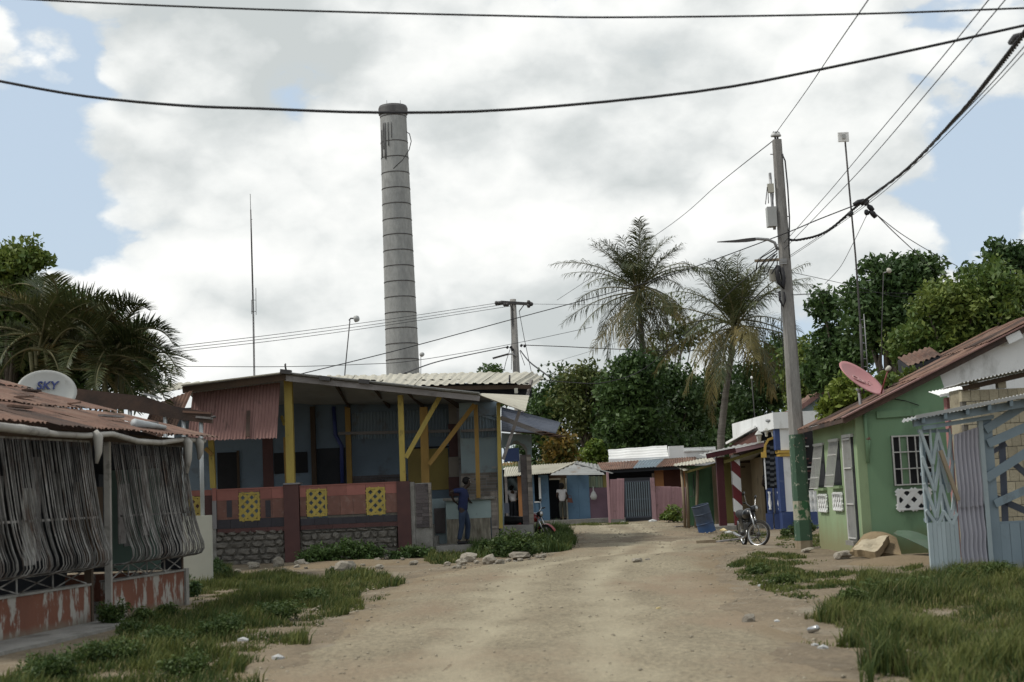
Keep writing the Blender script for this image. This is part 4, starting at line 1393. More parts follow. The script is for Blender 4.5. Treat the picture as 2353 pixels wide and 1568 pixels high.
def dish(name, label, c, normal, up_hint, w, h, depth, mat, group=None):
    """offset dish: shallow oval bowl with a rim, a back mount and a feed arm"""
    n = Vector(normal).normalized()
    upv = Vector(up_hint)
    x = upv.cross(n).normalized()
    y = n.cross(x).normalized()
    root = thing(name, c, label, 'satellite dish', group)
    mb = MB()
    NR, NS = 8, 36
    for j in range(NR + 1):
        r = j / NR
        for i in range(NS):
            a = 2 * math.pi * i / NS
            mb.v.append(Vector(c) + x * (w / 2 * r * math.cos(a)) + y * (h / 2 * r * math.sin(a)) + n * (depth * (r * r - 1)))
    for j in range(NR):
        for i in range(NS):
            k, l = j * NS + i, j * NS + (i + 1) % NS
            mb.f.append((k, l, l + NS, k + NS))
            mb.m.append(0)
    # rim lip
    b = len(mb.v)
    for i in range(NS):
        a = 2 * math.pi * i / NS
        mb.v.append(Vector(c) + x * (w / 2 * 1.012 * math.cos(a)) + y * (h / 2 * 1.012 * math.sin(a)) - n * 0.018)
    for i in range(NS):
        mb.f.append((NR * NS + i, NR * NS + (i + 1) % NS, b + (i + 1) % NS, b + i))
        mb.m.append(0)
    mb.build('reflector', mat, root, smooth=True)
    return root, x, y, n


def sky_dish():
    y = 23.6
    c = at(108, 898, y)
    nrm = Vector((0.42, -0.86, 0.30))
    root, x, yv, n = dish('satellite_dish', 'white oval satellite dish with blue lettering above the rusty roof', c, nrm, (0, 0, 1), 0.98, 0.76, 0.07, M['dish_white'])
    Mx = Matrix((( x.x, yv.x, n.x, 0), (x.y, yv.y, n.y, 0), (x.z, yv.z, n.z, 0), (0, 0, 0, 1)))
    Mx = Matrix.Translation(Vector(c) + yv * 0.10 + x * 0.0 - n * 0.028) @ Mx
    text_mesh('SKY', 0.20, M['letter_blue'], Mx, 'lettering', root, 0.012, 0.25)
    rod(root, 'mast', M['galv'], [c - n * 0.12 - Vector((0, 0, 0.0)), c - n * 0.22 - Vector((0, 0, 0.35)), c - n * 0.22 - Vector((0, 0, 0.9))], 0.025, 8)
    rod(root, 'feed_arm', M['galv'], [c - yv * 0.36, c - yv * 0.34 + n * 0.45], 0.014, 6)


sky_dish()

# ================================================================== dark awning on white pipes, cream wall
def awning():
    y = 28.0
    Fp = front(y)
    root = thing('awning', Vector((at(400, 1180, y).x, y, 0)), 'dark patched awning on thin white pipe posts behind rusty roof', 'awning')
    for u0, v0, u1, v1 in [(463.5, 1187, 458.5, 962), (422, 1187, 420, 962), (381, 1187, 376, 940), (300, 1187, 294, 930)]:
        a, b = Fp.uv(u0, v0, -0.1), Fp.uv(u1, v1, -0.1)
        a.z = max(a.z, 1.30) if u0 > 410 else 0
        b.x = a.x = (a.x + b.x) / 2
        rod(root, 'post', M['post_white'], [a, b], 0.042, 10)
    pts = [(150, 890), (287, 906), (331, 911), (397, 933), (485, 949), (487, 973), (418, 966), (287, 941), (150, 935)]
    pprism(Fp, [Fp.sz(u, v) for u, v in pts], -0.12, 0.0).build('fascia', M['rust_dark'], root)
    a, b, c, d = at(150, 892, y + 0.1), at(486, 952, y + 0.1), at(470, 955, y + 3.0), at(150, 905, y + 3.0)
    for i in range(4):
        k0, k1 = i / 4, (i + 1) / 4
        MB().corr(a.lerp(b, k0), a.lerp(b, k1), d.lerp(c, k1), d.lerp(c, k0), 6, 0.014, nv=3, rag=0.02, seed=i + 2).build('roof_sheet', M['rust_dark'], root, smooth=True)
    for (p, q, mt) in [((420, 946), (484, 950), 'rust'), ((450, 958), (490, 962), 'wood_grey'), ((330, 905), (372, 917), 'galv')]:
        bar(root, 'roof_batten', M[mt], at(*p, y - 0.05), at(*q, y - 0.05), 0.03, 0.04)
    rod(root, 'wire_hook', M['steel_dark'], [at(484, 961, y - .05), at(492, 958, y - .05), at(496, 959, y - .05)], 0.025, 5)


awning()


def cream_wall():
    y = 27.9
    Fp = front(y)
    s0, s1, z0, z1 = Fp.rect(400, 484, 1186, 1297)
    mb = MB().pbox(Fp, s0, s1, -0.1, z1, -0.18, 0.0)
    solo(mb, 'garden_wall', M['cream_wall'], 'short cream plastered wall under the white pipe posts', 'wall')


cream_wall()

# ================================================================== green house on the right
def green_house():
    A = gnd(1885, 1262)
    yb = 27.6
    B = at(1974, 1100, yb)
    A = Vector((A.x, A.y, 0)); B = Vector((B.x, B.y, 0))
    d = (B - A).normalized()
    G = Plane(A, (d.x, d.y))                          # street side: s from far corner to near corner
    Fr = Plane(B, (1, 0.03))                          # gable side facing the viewer
    root = thing('green_house', B, 'bright green house with rusty roof and white window bars', 'house')
    sL = (B - A).length
    zA, zB = 2.72, 2.80
    # street wall
    pprism(G, [(0, -0.1), (sL, -0.1), (sL, zB), (0, zA)], -0.18, 0.0).build('wall', M['green_wall_lit'], root)
    # gable wall: green below, white above
    W = 4.1
    zr = 4.62                                          # at the ridge end of the gable
    s_split = Fr.sz(2160, 890)[0]
    roofz = lambda s: zB + (zr - zB) * s / W
    pprism(Fr, [(0.003, -0.1), (W, -0.1), (W, 2.62), (s_split + 0.25, 2.62), (s_split, roofz(s_split)), (0.003, zB)], -0.18, 0.0).build('wall', M['green_wall'], root)
    pprism(Fr, [(s_split + 0.254, 2.624), (W, 2.624), (W, zr), (s_split + 0.004, roofz(s_split + 0.004))], -0.16, -0.01).build('gable_boards', M['white_paint'], root)
    # back and far walls
    dep = sL
    m = MB()
    m.pbox(Fr, W - 0.02, W + 0.15, -0.1, zr, -dep, -0.19)
    m.build('wall', M['green_wall'], root)
    # roof sheets, ribs run down the slope towards the street
    def rp(s, k, lift=0.0):                             # s across the slope from the eave; k depth back
        p = Fr.pt(s, roofz(s) + 0.07 + lift, 0.28)
        q = G.pt(-0.35, 0, 0) - G.pt(sL, 0, 0)
        return p + Vector((q.x, q.y, -0.05)) * k
    cols = [0, 0.18, 0.36, 0.54, 0.72, 0.9, 1.02]
    rows = [(-0.32, 1.35), (1.28, 2.75), (2.68, W + 0.2)]
    for i in range(len(cols) - 1):
        for r, (s0, s1) in enumerate(rows):
            l = 0.03 * r + 0.012 * (i % 2)
            MB().corr(rp(s0, cols[i], l), rp(s0, cols[i + 1] + 0.01, l), rp(s1, cols[i + 1] + 0.01, l), rp(s1, cols[i], l), 8, 0.014, nv=4, rag=0.008, seed=i * 3 + r + 5).build('roof_sheet', M['rust'] if (i + r) % 3 else M['rust_dark'], root, smooth=True)
    # verge boards
    bar(root, 'verge_board', M['rust_dark'], Fr.pt(-0.3, roofz(-0.3) + 0.0, 0.25), Fr.pt(W, roofz(W) + 0.0, 0.25), 0.03, 0.11)
    bar(root, 'verge_sheet', M['rust_pink'], Fr.pt(-0.32, roofz(-0.32) + 0.075, 0.24), Fr.pt(W + 0.1, roofz(W + 0.1) + 0.09, 0.24), 0.22, 0.025)
    bar(root, 'eave_board', M['rust_dark'], rp(-0.3, 0, -0.06), rp(-0.3, 1, -0.06), 0.04, 0.08)
    MB().beam(Fr.uv(2303, 786, 0.15), Fr.uv(2335, 771, 0.15), 0.25, 0.16).build('ridge_block', M['white_paint'], root)
    # raised rusty strip on the roof behind
    a, b = at(2088, 842, 30.5), at(2163, 815, 30.5)
    MB().corr(a, b, b + Vector((0.1, 1.2, 0.3)), a + Vector((0.1, 1.2, 0.3)), 6, 0.02, nv=3, seed=3).build('roof_sheet', M['rust'], root, smooth=True)
    MB().hexa([a - Vector((0, 0, .5)), b - Vector((0, 0, .4)), b + Vector((0.1, 1.2, -.1)), a + Vector((0.1, 1.2, -.3)), a - Vector((0, 0, .03)), b - Vector((0, 0, .03)), b + Vector((0.1, 1.2, .24)), a + Vector((0.1, 1.2, .24))]).build('roof_upstand', M['dark_room'], root)
    # --- street side openings
    for (u0, u1, v0, v1, w0, w1) in [(1877, 1896, 1024, 1120, 1884, 1904), (1912, 1932, 1014, 1115, 1919, 1940)]:
        s0, s1, z0, z1 = G.rect(u0, u1, v0, v1)
        win = MB().pbox(G, s0, s1, z0, z1, 0.003, 0.02).build('window', M['dark_room'], root)
        MB().pbox(G, s0 - 0.05, s1 + 0.05, z1, z1 + 0.05, 0.003, 0.05).build('window_frame', M['grille_white'], win)
        # sloping cage of bars
        me = MB().beam((0, 0, 0), (0.16, 0, -(z1 - z0) - 0.02), 0.016, 0.016, up=(0, 1, 0)).mesh('bar')
        me.materials.append(M['grille_white'])
        R = Matrix(((G.n.x, G.d.x, 0), (G.n.y, G.d.y, 0), (0, 0, 1)))
        for i in range(9):
            inst(me, 'bar', win, G.pt(s0 + (s1 - s0) * i / 8, z1, 0.03), R)
        for k in (0.0, 0.3, 0.75, 1.0):
            z = z1 - (z1 - z0 + 0.02) * k
            MB().pbox(G, s0, s1, z - 0.010, z + 0.010, 0.02 + 0.16 * k, 0.042 + 0.16 * k).build('rail', M['grille_white'], win)
        MB().pbox(G, s0 - 0.06, s1 + 0.06, z0 - 0.07, z0 - 0.02, 0.003, 0.09).build('window_sill', M['green_wall_lit'], win)
    for (w0, w1, va, vb) in [(1885, 1904, 1137, 1176), (1919, 1939.5, 1133, 1173)]:
        s0, s1, z0, z1 = G.rect(w0, w1, va, vb)
        MB().pbox(G, s0, s1, z0, z1, 0.002, 0.012).build('vent_back', M['dark_room'], root)
        lattice(root, 'vent_block', M['white_paint'], G, w0, w1, va, vb, 0.06, 0.20, 0.06, 0.04, 0.03)
    s0, s1, z0, z1 = G.rect(1951, 1968, 1004, 1240)
    s1 = min(s1, sL - 0.12)
    dr = MB().pbox(G, s0, s1, z0, z1, 0.003, 0.02).build('door', M['dark_room'], root)
    MB().pbox(G, s0 - 0.08, s0, z0, z1 + 0.06, 0.003, 0.07).build('door_frame', M['grille_white'], dr)
    MB().pbox(G, s0, s1 + 0.06, z1, z1 + 0.06, 0.003, 0.07).build('door_frame', M['grille_white'], dr)
    for i in range(7):
        s = s0 + (s1 - s0) * (i + 0.5) / 7
        MB().pbox(G, s - 0.010, s + 0.010, z0, z1, 0.045, 0.065).build('bar', M['grille_white'], dr)
    for k in (0.02, 0.35, 0.7, 0.98):
        z = z0 + (z1 - z0) * k
        MB().pbox(G, s0, s1, z - 0.015, z + 0.015, 0.066, 0.085).build('rail', M['grille_white'], dr)
    MB().pbox(G, s0 - 0.02, s1 + 0.02, z0 - 0.10, z0 - 0.01, 0.003, 0.14).build('door_step', M['concrete'], root)
    # --- gable openings
    s0, s1, z0, z1 = Fr.rect(2050, 2140, 1000, 1115)
    wn = MB().pbox(Fr, s0, s1, z0, z1, 0.003, 0.015).build('window', M['dark'], root)
    MB().pbox(Fr, s0 + 0.18, s0 + 0.3, z0 + 0.02, z1 - 0.02, 0.016, 0.03).build('shutter', M['green_wall'], wn)
    grille(root, 'window_grille', M['grille_white'], Fr, 2050, 2140, 1000, 1115, 0.07, 4, 2, 0.011, 0.028)
    s0, s1, z0, z1 = Fr.rect(2060, 2138, 1124, 1172)
    MB().pbox(Fr, s0, s1, z0, z1, 0.002, 0.012).build('vent_back', M['dark_room'], root)
    lattice(root, 'vent_block', M['white_paint'], Fr, 2060, 2138, 1124, 1172, 0.06, 0.27, 0.10, 0.04, 0.035)
    bar(root, 'wall_plank', M['green_wall'], Fr.uv(2013, 954, 0.03), Fr.uv(2134, 945, 0.03), 0.05, 0.14)
    rod(root, 'conduit', M['green_wall'], [Fr.uv(1984, 945, 0.05), Fr.uv(1990, 1010, 0.05), Fr.uv(1993, 1064, 0.05)], 0.035, 8)
    rod(root, 'conduit', M['green_wall'], [Fr.uv(1996, 1006, 0.05), Fr.uv(1994, 1045, 0.05)], 0.025, 8)
    MB().tube([Fr.uv(1988, 1010, 0.06), Fr.uv(1997, 1008, 0.06)], 0.03, 6).build('pipe_clamp', M['rust'], root)
    rod(root, 'wire', M['cable'], [Fr.uv(2040, 915, 0.04), Fr.uv(2080, 922, 0.04), Fr.uv(2110, 932, 0.04)], 0.008, 4)
    return G, Fr, sL


GH_G, GH_F, GH_L = green_house()


def pink_dish():
    y = 28.6
    c = at(1981, 868, y)
    # long axis runs down to the right in the picture
    px_ = (at(2029, 906, y) - at(1932, 833, y))
    w = px_.length
    n = Vector((0.50, -0.52, 0.69)).normalized()
    x = (px_ - n * px_.dot(n)).normalized()
    up = n.cross(x)
    root, x, yv, n = dish('satellite_dish', 'faded pink satellite dish with pale lettering on green house roof', c, n, up, w * 1.0, w * 0.86, 0.09, M['dish_pink'])
    Mx = Matrix(((x.x, yv.x, n.x, 0), (x.y, yv.y, n.y, 0), (x.z, yv.z, n.z, 0), (0, 0, 0, 1)))
    th = rad(26)
    Mt = Matrix.Translation(Vector(c) + yv * 0.02 - n * 0.075 + x * 0.02) @ Mx @ Matrix.Rotation(th, 4, 'Z')
    text_mesh('Claro', 0.20, M['letter_pink'], Mt, 'lettering', root, 0.015)
    for k, (a, dx, dy) in enumerate([(1.2, 0.235, 0.09), (0.7, 0.275, 0.06), (0.2, 0.285, 0.015)]):
        q = Vector(c) - n * 0.062 + (x * math.cos(th) + yv * math.sin(th)) * dx + (yv * math.cos(th) - x * math.sin(th)) * dy
        e = (x * math.cos(a + th) + yv * math.sin(a + th))
        bar(root, 'logo_dash', M['letter_pink'], q, q + e * 0.05, 0.014, 0.02, up=n)
    rod(root, 'feed_arm', M['dish_red'], [at(2022, 913, y - 0.05), at(2030, 885, y - 0.3), at(2040, 853, y - 0.45)], 0.018, 6)
    rod(root, 'feed_arm', M['galv'], [at(2026, 905, y - 0.02), at(2038, 858, y - 0.4)], 0.010, 6)
    MB().lathe([(0.0, -0.06), (0.035, -0.05), (0.045, 0.0), (0.05, 0.06), (0.0, 0.07)], 10, at(2040, 848, y - 0.45), (0.5, 0.4, 0.3)).build('receiver', M['beige_plastic'], root, smooth=True)
    m0 = at(1979, 945, y - 0.2)
    rod(root, 'mast', M['galv'], [m0 - Vector((0, 0, 0.05)), at(1975, 905, y + 0.12), at(1974, 895, y + 0.14)], 0.035, 8)
    rod(root, 'stay', M['galv'], [at(1968, 893, y + 0.1), at(1978, 905, y + 0.1)], 0.03, 6)


pink_dish()

# ================================================================== block shed and pink house behind the fence
def block_shed():
    y = 24.6
    Fp = front(y)
    root = thing('block_shed', Vector((at(2300, 1100, y).x, y, 0)), 'unplastered cream block shed with thin zinc roof behind blue fence', 'shed')
    s0 = Fp.sz(2216, 1000)[0]
    bw, bh = 0.165, 0.205
    me = MB().box(0.004, bw - 0.004, 0, 0.15, 0.006, bh - 0.006).mesh('block')
    me.materials.append(M['block'])
    zt = Fp.sz(2300, 890)[1]
    n = int((zt + 0.1) / bh)
    MB().pbox(Fp, s0 + 0.01, s0 + 2.4, -0.1, zt - 0.03, -0.15, -0.02).build('mortar_bed', M['mortar'], root)
    for j in range(n):
        for i in range(14):
            x = s0 + i * bw + (0.08 if j % 2 else 0)
            inst(me, 'block', root, (x, y, -0.06 + j * bh))
    for i in range(14):
        if i % 3 == 1 or i > 9:
            inst(me, 'block', root, (s0 + i * bw + random.uniform(0.0, 0.03), y, -0.06 + n * bh), None, (0.9, 1, random.uniform(0.4, 0.9)))
    a, b = at(2209, 881, y - 0.3), at(2420, 835, y - 0.3)
    MB().corr(a, b, b + Vector((0, 1.2, -0.02)), a + Vector((0, 1.2, -0.02)), 24, 0.014, nv=3, seed=2).build('roof_sheet', M['zinc'], root, smooth=True)
    bar(root, 'roof_beam', M['dark_wood'], a + Vector((0.1, 0.25, -0.08)), b + Vector((0, 0.25, -0.08)), 0.06, 0.09)
    MB().pbox(Fp, s0 + 1.05, s0 + 1.35, 1.35, 2.0, 0.003, 0.01).build('opening', M['dark'], root)
    m = MB()
    m.box(s0 + 0.02, s0 + 0.17, y + 0.16, y + 0.75, -0.1, zt)
    m.build('side_wall', M['block'], root)


block_shed()


def pink_house():
    y = 25.9
    Fp = front(y)
    root = thing('pink_house', Vector((at(2205, 1000, y).x, y, 0)), 'narrow pink wall with white zinc ledge beside green house', 'house')
    P(root, 'wall', M['pink_wall'], Fp, 2186, 2240, 912, 1200, -0.2, 0.0, z0=-0.1)
    a, b = at(2160, 910, y - 0.2), at(2232, 896, y - 0.2)
    MB().corr(a, b, b + Vector((0, 0.7, 0.12)), a + Vector((0, 0.7, 0.12)), 9, 0.012, nv=2).build('ledge_sheet', M['zinc_white'], root, smooth=True)
    bar(root, 'ledge_edge', M['zinc_white'], a, b, 0.03, 0.05)


pink_house()

# ================================================================== blue fence with canopy
def blue_fence():
    Z0 = gnd(2136, 1334)
    Zp = Plane(Z0, (1.0, 0.55))                        # chevron panel turns a little away
    root = thing('fence', Z0, 'light blue plank fence with chevron gate and zinc canopy', 'fence')
    # chevron gate
    sA, sB = Zp.sz(2124, 1100)[0], Zp.sz(2194, 1100)[0]
    zlo, zmid, ztop = 0.02, Zp.sz(2160, 1200)[1], Zp.sz(2150, 985)[1]
    n = 7
    w = (sB - sA) / n
    for i in range(n):
        MB().pbox(Zp, sA + i * w + 0.004, sA + (i + 1) * w - 0.004, zlo + random.uniform(-.02, .02), zmid, -0.025, 0.0).build('plank', M['fence_pale'], root)
    W = sB - sA
    for k, f in enumerate((0.0, 0.33, 0.55, 0.98)):
        s = sA + W * f
        MB().pbox(Zp, s, s + 0.035, zmid, ztop, -0.045, -0.027).build('upright_batten', M['fence_pale'], root)
    for z in (zmid + 0.02, (zmid + ztop) / 2, ztop - 0.06):
        MB().pbox(Zp, sA, sB, z, z + 0.05, -0.075, -0.047).build('back_rail', M['fence_blue'], root)
    H = ztop - zmid
    for c, (f0, fm, f1) in enumerate([(0.0, 0.32, 0.56), (0.56, 0.80, 1.0)]):
        for r in range(4):
            zt = ztop - 0.02 - r * 0.40 - (0.03 if c else 0)
            a, b, e = sA + W * f0, sA + W * fm, sA + W * f1
            z_b = max(zmid - 0.05, zt - 0.52)
            if zt - z_b < 0.2:
                continue
            bar(root, 'chevron_slat', M['fence_pale'], Zp.pt(a, zt, -0.012), Zp.pt(b, z_b, -0.012), 0.055, 0.02, up=Zp.n)
            bar(root, 'chevron_slat', M['fence_pale'], Zp.pt(b, z_b, -0.008), Zp.pt(e, zt - 0.04, -0.008), 0.055, 0.02, up=Zp.n)
    for c, f in enumerate((0.15, 0.72)):
        MB().pbox(Zp, sA + W * f - 0.05, sA + W * f + 0.05, zmid, ztop - 0.2, -0.10, -0.08).build('back_board', M['fence_blue'], root)
    bar(root, 'wood_prop', M['wood'], Zp.uv(2154, 1036, 0.06), Zp.uv(2192, 1150, 0.09), 0.07, 0.03, up=Zp.n)
    # corrugated infill
    Q0 = Zp.pt(sB + 0.02, 0, 0)
    Cp = Plane(Q0, (1.0, 0.42))
    s0, s1 = 0.0, Cp.sz(2262, 1150)[0]
    zt0, zt1 = Cp.sz(2190, 1000)[1], Cp.sz(2242, 982)[1]
    zm = Cp.sz(2225, 1165)[1]
    MB().corr(Cp.pt(s0, 0.2, 0.0), Cp.pt(s1, 0.2, 0.0), Cp.pt(s1, zm + 0.05, 0.0), Cp.pt(s0, zm + 0.05, 0.0), 6, 0.042, nv=4, rag=0.01, seed=3).build('zinc_sheet', M['lavender'], root, smooth=True)
    MB().corr(Cp.pt(s0 - 0.03, zm, 0.05), Cp.pt(s1 - 0.06, zm, 0.05), Cp.pt(s1 - 0.06, zt1, 0.05), Cp.pt(s0 - 0.03, zt0, 0.05), 6, 0.042, nv=4, rag=0.01, seed=5).build('zinc_sheet', M['lavender'], root, smooth=True)
    for i in range(3):
        inst(STONES[i], 'footing_stone', root, Cp.pt(s0 + 0.1 + i * (s1 - s0) / 3, 0.10, 0.02), (0, 0, 0.3 * i), (0.34, 0.25, 0.26))
    # board fence facing the street
    R0 = Cp.pt(s1 + 0.02, 0, 0)
    Rp = Plane(R0, (1.0, 0.10))
    Pt = lambda u, v, t=0.0: Rp.uv(u, v, t)
    zt = Rp.sz(2270, 962)[1]
    bar(root, 'post', M['fence_pale'], Rp.pt(0.0, -0.05, 0.02), Rp.pt(0.0, zt, 0.02), 0.07, 0.07)
    MB().pbox(Rp, 0.04, 0.2, -0.05, zt, -0.03, 0.0).build('post', M['fence_blue'], root)
    sE = 2.2
    zlow = Rp.sz(2310, 1203)[1]
    k = 0.2
    while k < sE:
        ww = random.uniform(0.13, 0.17)
        MB().pbox(Rp, k + 0.004, k + ww - 0.004, random.uniform(-.03, .05), zlow - random.uniform(0, 0.012), -0.025, -0.003).build('plank', M['fence_blue'], root)
        k += ww
    MB().pbox(Rp, 0.2, sE, zlow - 0.03, zlow + 0.03, -0.06, -0.028).build('rail', M['fence_blue'], root)
    for (u0, v0, u1, v1, wd) in [(2262, 988, 2400, 902, 0.13), (2268, 1020, 2400, 962, 0.135), (2264, 1100, 2400, 1012, 0.135), (2284, 1158, 2400, 1106, 0.12)]:
        bar(root, 'slanted_board', M['fence_blue'], Pt(u0, v0, 0.03), Pt(u1, v1, 0.03), wd, 0.025, up=Rp.n)
    for (u0, v0, u1, v1, wd) in [(2286, 1140, 2400, 1190, 0.10), (2310, 1006, 2318, 1203, 0.10), (2275, 1046, 2320, 1020, 0.07), (2336, 1063, 2400, 1120, 0.09)]:
        bar(root, 'back_board', M['zinc_blue'], Pt(u0, v0, -0.12), Pt(u1, v1, -0.12), wd, 0.025, up=Rp.n)
    # canopy
    e0, e1, e2 = at(2070, 972, Z0.y - 0.15), at(2105, 960, Z0.y - 0.1), at(2420, 899, R0.y - 0.35)
    bk = Vector((0.35, 1.1, 0.10))
    MB().corr(e0, e2, e2 + bk, e0 + bk, 40, 0.010, nv=3, rag=0.02, seed=7).build('canopy_sheet', M['zinc'], root, smooth=True)
    dn = Vector((0, 0, -1))
    bar(root, 'canopy_edge', M['zinc'], e1 + dn * -0.01, e2 + dn * -0.01, 0.03, 0.05)
    bar(root, 'canopy_beam', M['fence_blue'], at(2098, 972, Z0.y), at(2420, 915, R0.y - 0.1), 0.05, 0.12)
    bar(root, 'canopy_beam', M['fence_blue'], at(2120, 984, Z0.y + 0.02), at(2282, 958, R0.y - 0.02), 0.04, 0.06)
    for k in range(6):
        p = e1.lerp(e2, 0.05 + k * 0.16) + dn * 0.06
        bar(root, 'rafter', M['fence_blue'], p, p + bk, 0.05, 0.09)


blue_fence()

# ================================================================== white and blue house, red and white shop
def blue_white_house():
    c = at(1792, 1216, 44.5)
    C = Vector((c.x, 44.5, 0))
    Fr = Plane(C, (1, 0.02))
    l2 = at(1735, 1216, 53.0)
    Sd = Plane((l2.x, 53.0), (C.x - l2.x, C.y - 53.0))
    root = thing('blue_white_house', C, 'white house with blue base, yellow arch and square parapet', 'house')
    P(root, 'column', M['white_paint'], Fr, 1803, 1826, 1049, 1176, -0.4, -0.02)
    P(root, 'column_edge', M['blue_paint'], Fr, 1791, 1803, 1049, 1176, -0.4, 0.0)
    P(root, 'column_base', M['blue_paint'], Fr, 1798, 1828, 1176.5, 1222, -0.45, 0.02, z0=-0.05)
    P(root, 'capital', M['capital_yellow'], Fr, 1788, 1828, 1035, 1041, -0.46, 0.06)
    P(root, 'capital', M['capital_yellow'], Fr, 1790.5, 1826, 1041.3, 1049, -0.43, 0.03)
    P(root, 'upper_wall', M['white_paint'], Fr, 1793, 1832, 975, 1034, -0.35, -0.03)
    P(root, 'upper_edge', M['blue_paint'], Fr, 1782, 1793, 980, 1034, -0.35, -0.04)
    # parapet box
    z0, z1 = Fr.sz(1800, 985)[1], Fr.sz(1785, 948)[1]
    sa, sb = Fr.sz(1776, 965)[0], Fr.sz(1900, 965)[0]
    MB().pbox(Fr, sa, sb, z0, z1, -7.5, 0.06).build('parapet', M['white_paint'], root)
    P(root, 'wall', M['white_paint'], Fr, 1826, 1900, 985, 1230, -0.5, -0.42, z0=-0.1)
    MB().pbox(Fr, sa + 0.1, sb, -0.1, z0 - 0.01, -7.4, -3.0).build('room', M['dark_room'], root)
    # side of the parapet towards the street
    rod(root, 'spout', M['galv'], [at(1762, 967, 45.4), at(1772, 966, 44.9)], 0.05, 8)
    # arched screen of grey blocks between yellow arch and balustrade
    A = Plane((at(1758, 1100, 45.0).x, 45.0), (1, -0.15))
    pts_o = [(1754, 1049), (1756, 1022), (1764, 1008), (1776, 1004), (1787, 1011), (1791, 1030), (1791, 1049)]
    pts_i = [(1760, 1049), (1761, 1024), (1767, 1013), (1776, 1009.5), (1783, 1014), (1786.5, 1031), (1786.5, 1049)]
    mb = MB()
    for i in range(len(pts_o) - 1):
        a, b, c2, d2 = [A.uv(*p, 0.05) for p in (pts_o[i], pts_o[i + 1], pts_i[i + 1], pts_i[i])]
        k = A.n * -0.25
        mb.hexa([a, b, b + k, a + k, d2, c2, c2 + k, d2 + k])
    mb.build('arch', M['capital_yellow'], root)
    P(root, 'capital', M['capital_yellow'], A, 1749, 1761, 1039, 1052, -0.2, 0.1)
    P(root, 'screen_back', M['dark_room'], A, 1759, 1790, 1012, 1121, -0.16, -0.1)
    for j in range(8):
        for i in range(3):
            u0 = 1759.5 + i * 10.2
            v0 = 1022 + j * 12.4
            P(root, 'screen_block', M['screen_grey'], A, u0, u0 + 9.4, v0 + (3 if i % 2 else 0), v0 + 6 + (3 if i % 2 else 0), -0.099, -0.03)
    P(root, 'arch_pier', M['white_paint'], A, 1757, 1760, 1051, 1125, -0.15, 0.03)
    P(root, 'arch_pier', M['white_paint'], A, 1789.5, 1793, 1051, 1216, -0.15, 0.03)
    for (u0, u1) in [(1762, 1776), (1781, 1799)]:
        P(root, 'balustrade_post', M['blue_paint'], A, u0, u1, 1122, 1180, -0.2, 0.0)
        P(root, 'balustrade_base', M['blue_paint'], A, u0 - 1, u1 + 1, 1180.5, 1222, -0.24, 0.03, z0=-0.02)
        um = (u0 + u1) / 2
        m = MB()
        zb, zt_ = A.sz(um, 1172)[1], A.sz(um, 1130)[1]
        h = zt_ - zb
        o = A.pt(A.sz(um, 1150)[0], zb, 0.03)
        m.lathe([(0.03, 0), (0.05, 0.05 * h), (0.03, 0.12 * h), (0.06, 0.35 * h), (0.035, 0.6 * h), (0.03, 0.85 * h), (0.05, 0.95 * h), (0.05, h)], 10, o)
        m.build('baluster', M['white_paint'], root, smooth=True)
    P(root, 'inner_wall', M['white_paint'], A, 1776, 1781, 1122, 1215, -0.2, -0.15)
    s0, s1 = A.sz(1752, 1215)[0], A.sz(1800, 1215)[0]
    MB().pbox(A, s0, s1, -0.1, A.sz(1776, 1219)[1], -3.0, 0.25).build('porch_slab', M['concrete'], root)
    # hanging lanterns
    for (u, v, k) in [(1778, 985, 1.0), (1744, 996, 1.0), (1761, 988, 0.7)]:
        o = at(u, v + 14 * k, 45.2)
        m = MB()
        m.lathe([(0.0, 0.30 * k), (0.05 * k, 0.26 * k), (0.13 * k, 0.16 * k), (0.12 * k, 0.14 * k), (0.09 * k, 0.13 * k), (0.06 * k, -0.08 * k), (0.08 * k, -0.10 * k), (0.0, -0.14 * k)], 6, o)
        m.build('lantern', M['dish_white'], root)
    # dark porch with white baluster screen right of the pole
    B = front(44.0)
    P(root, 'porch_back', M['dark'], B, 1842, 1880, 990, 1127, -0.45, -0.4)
    P(root, 'porch_base', M['blue_paint'], B, 1838, 1880, 1177, 1222, -0.35, 0.0, z0=-0.05)
    for i in range(3):
        u = 1855 + i * 9
        zb, zt_ = B.sz(u, 1176)[1], B.sz(u, 1128)[1]
        h = zt_ - zb
        m = MB()
        m.lathe([(0.07, 0), (0.05, 0.08 * h), (0.1, 0.3 * h), (0.04, 0.5 * h), (0.1, 0.72 * h), (0.05, 0.92 * h), (0.07, h)], 10, B.pt(B.sz(u, 1150)[0], zb, -0.1))
        m.build('baluster', M['white_paint'], root, smooth=True)
    rr = random.Random(4)
    for i in range(12):
        u, v = 1847 + rr.uniform(0, 26), 1005 + i * 9.5
        P(root, 'louvre', random.choice([M['maroon'], M['box_grey'], M['dark_room']]), B, u - 7, u + 6, v, v + 3, -0.39, -0.3)
    # sloping roof of the wing behind, and the gable further right
    a, b = at(1669, 1019, 50.0), at(1735, 981, 47.0)
    MB().corr(a, b, b + Vector((1.5, 2.5, 0.1)), a + Vector((1.5, 2.5, 0.1)), 10, 0.02, nv=3).build('wing_roof', M['zinc_white'], root, smooth=True)
    bar(root, 'wing_verge', M['zinc_white'], a, b, 0.05, 0.08)
    MB().poly([a + Vector((0.1, 0.1, -0.1)), b + Vector((0.1, 0.1, -0.1)), b + Vector((0, 0.1, -0.9)), a + Vector((0.1, 0.1, -0.5))]).build('wing_wall', M['brick_red'], root)


blue_white_house()


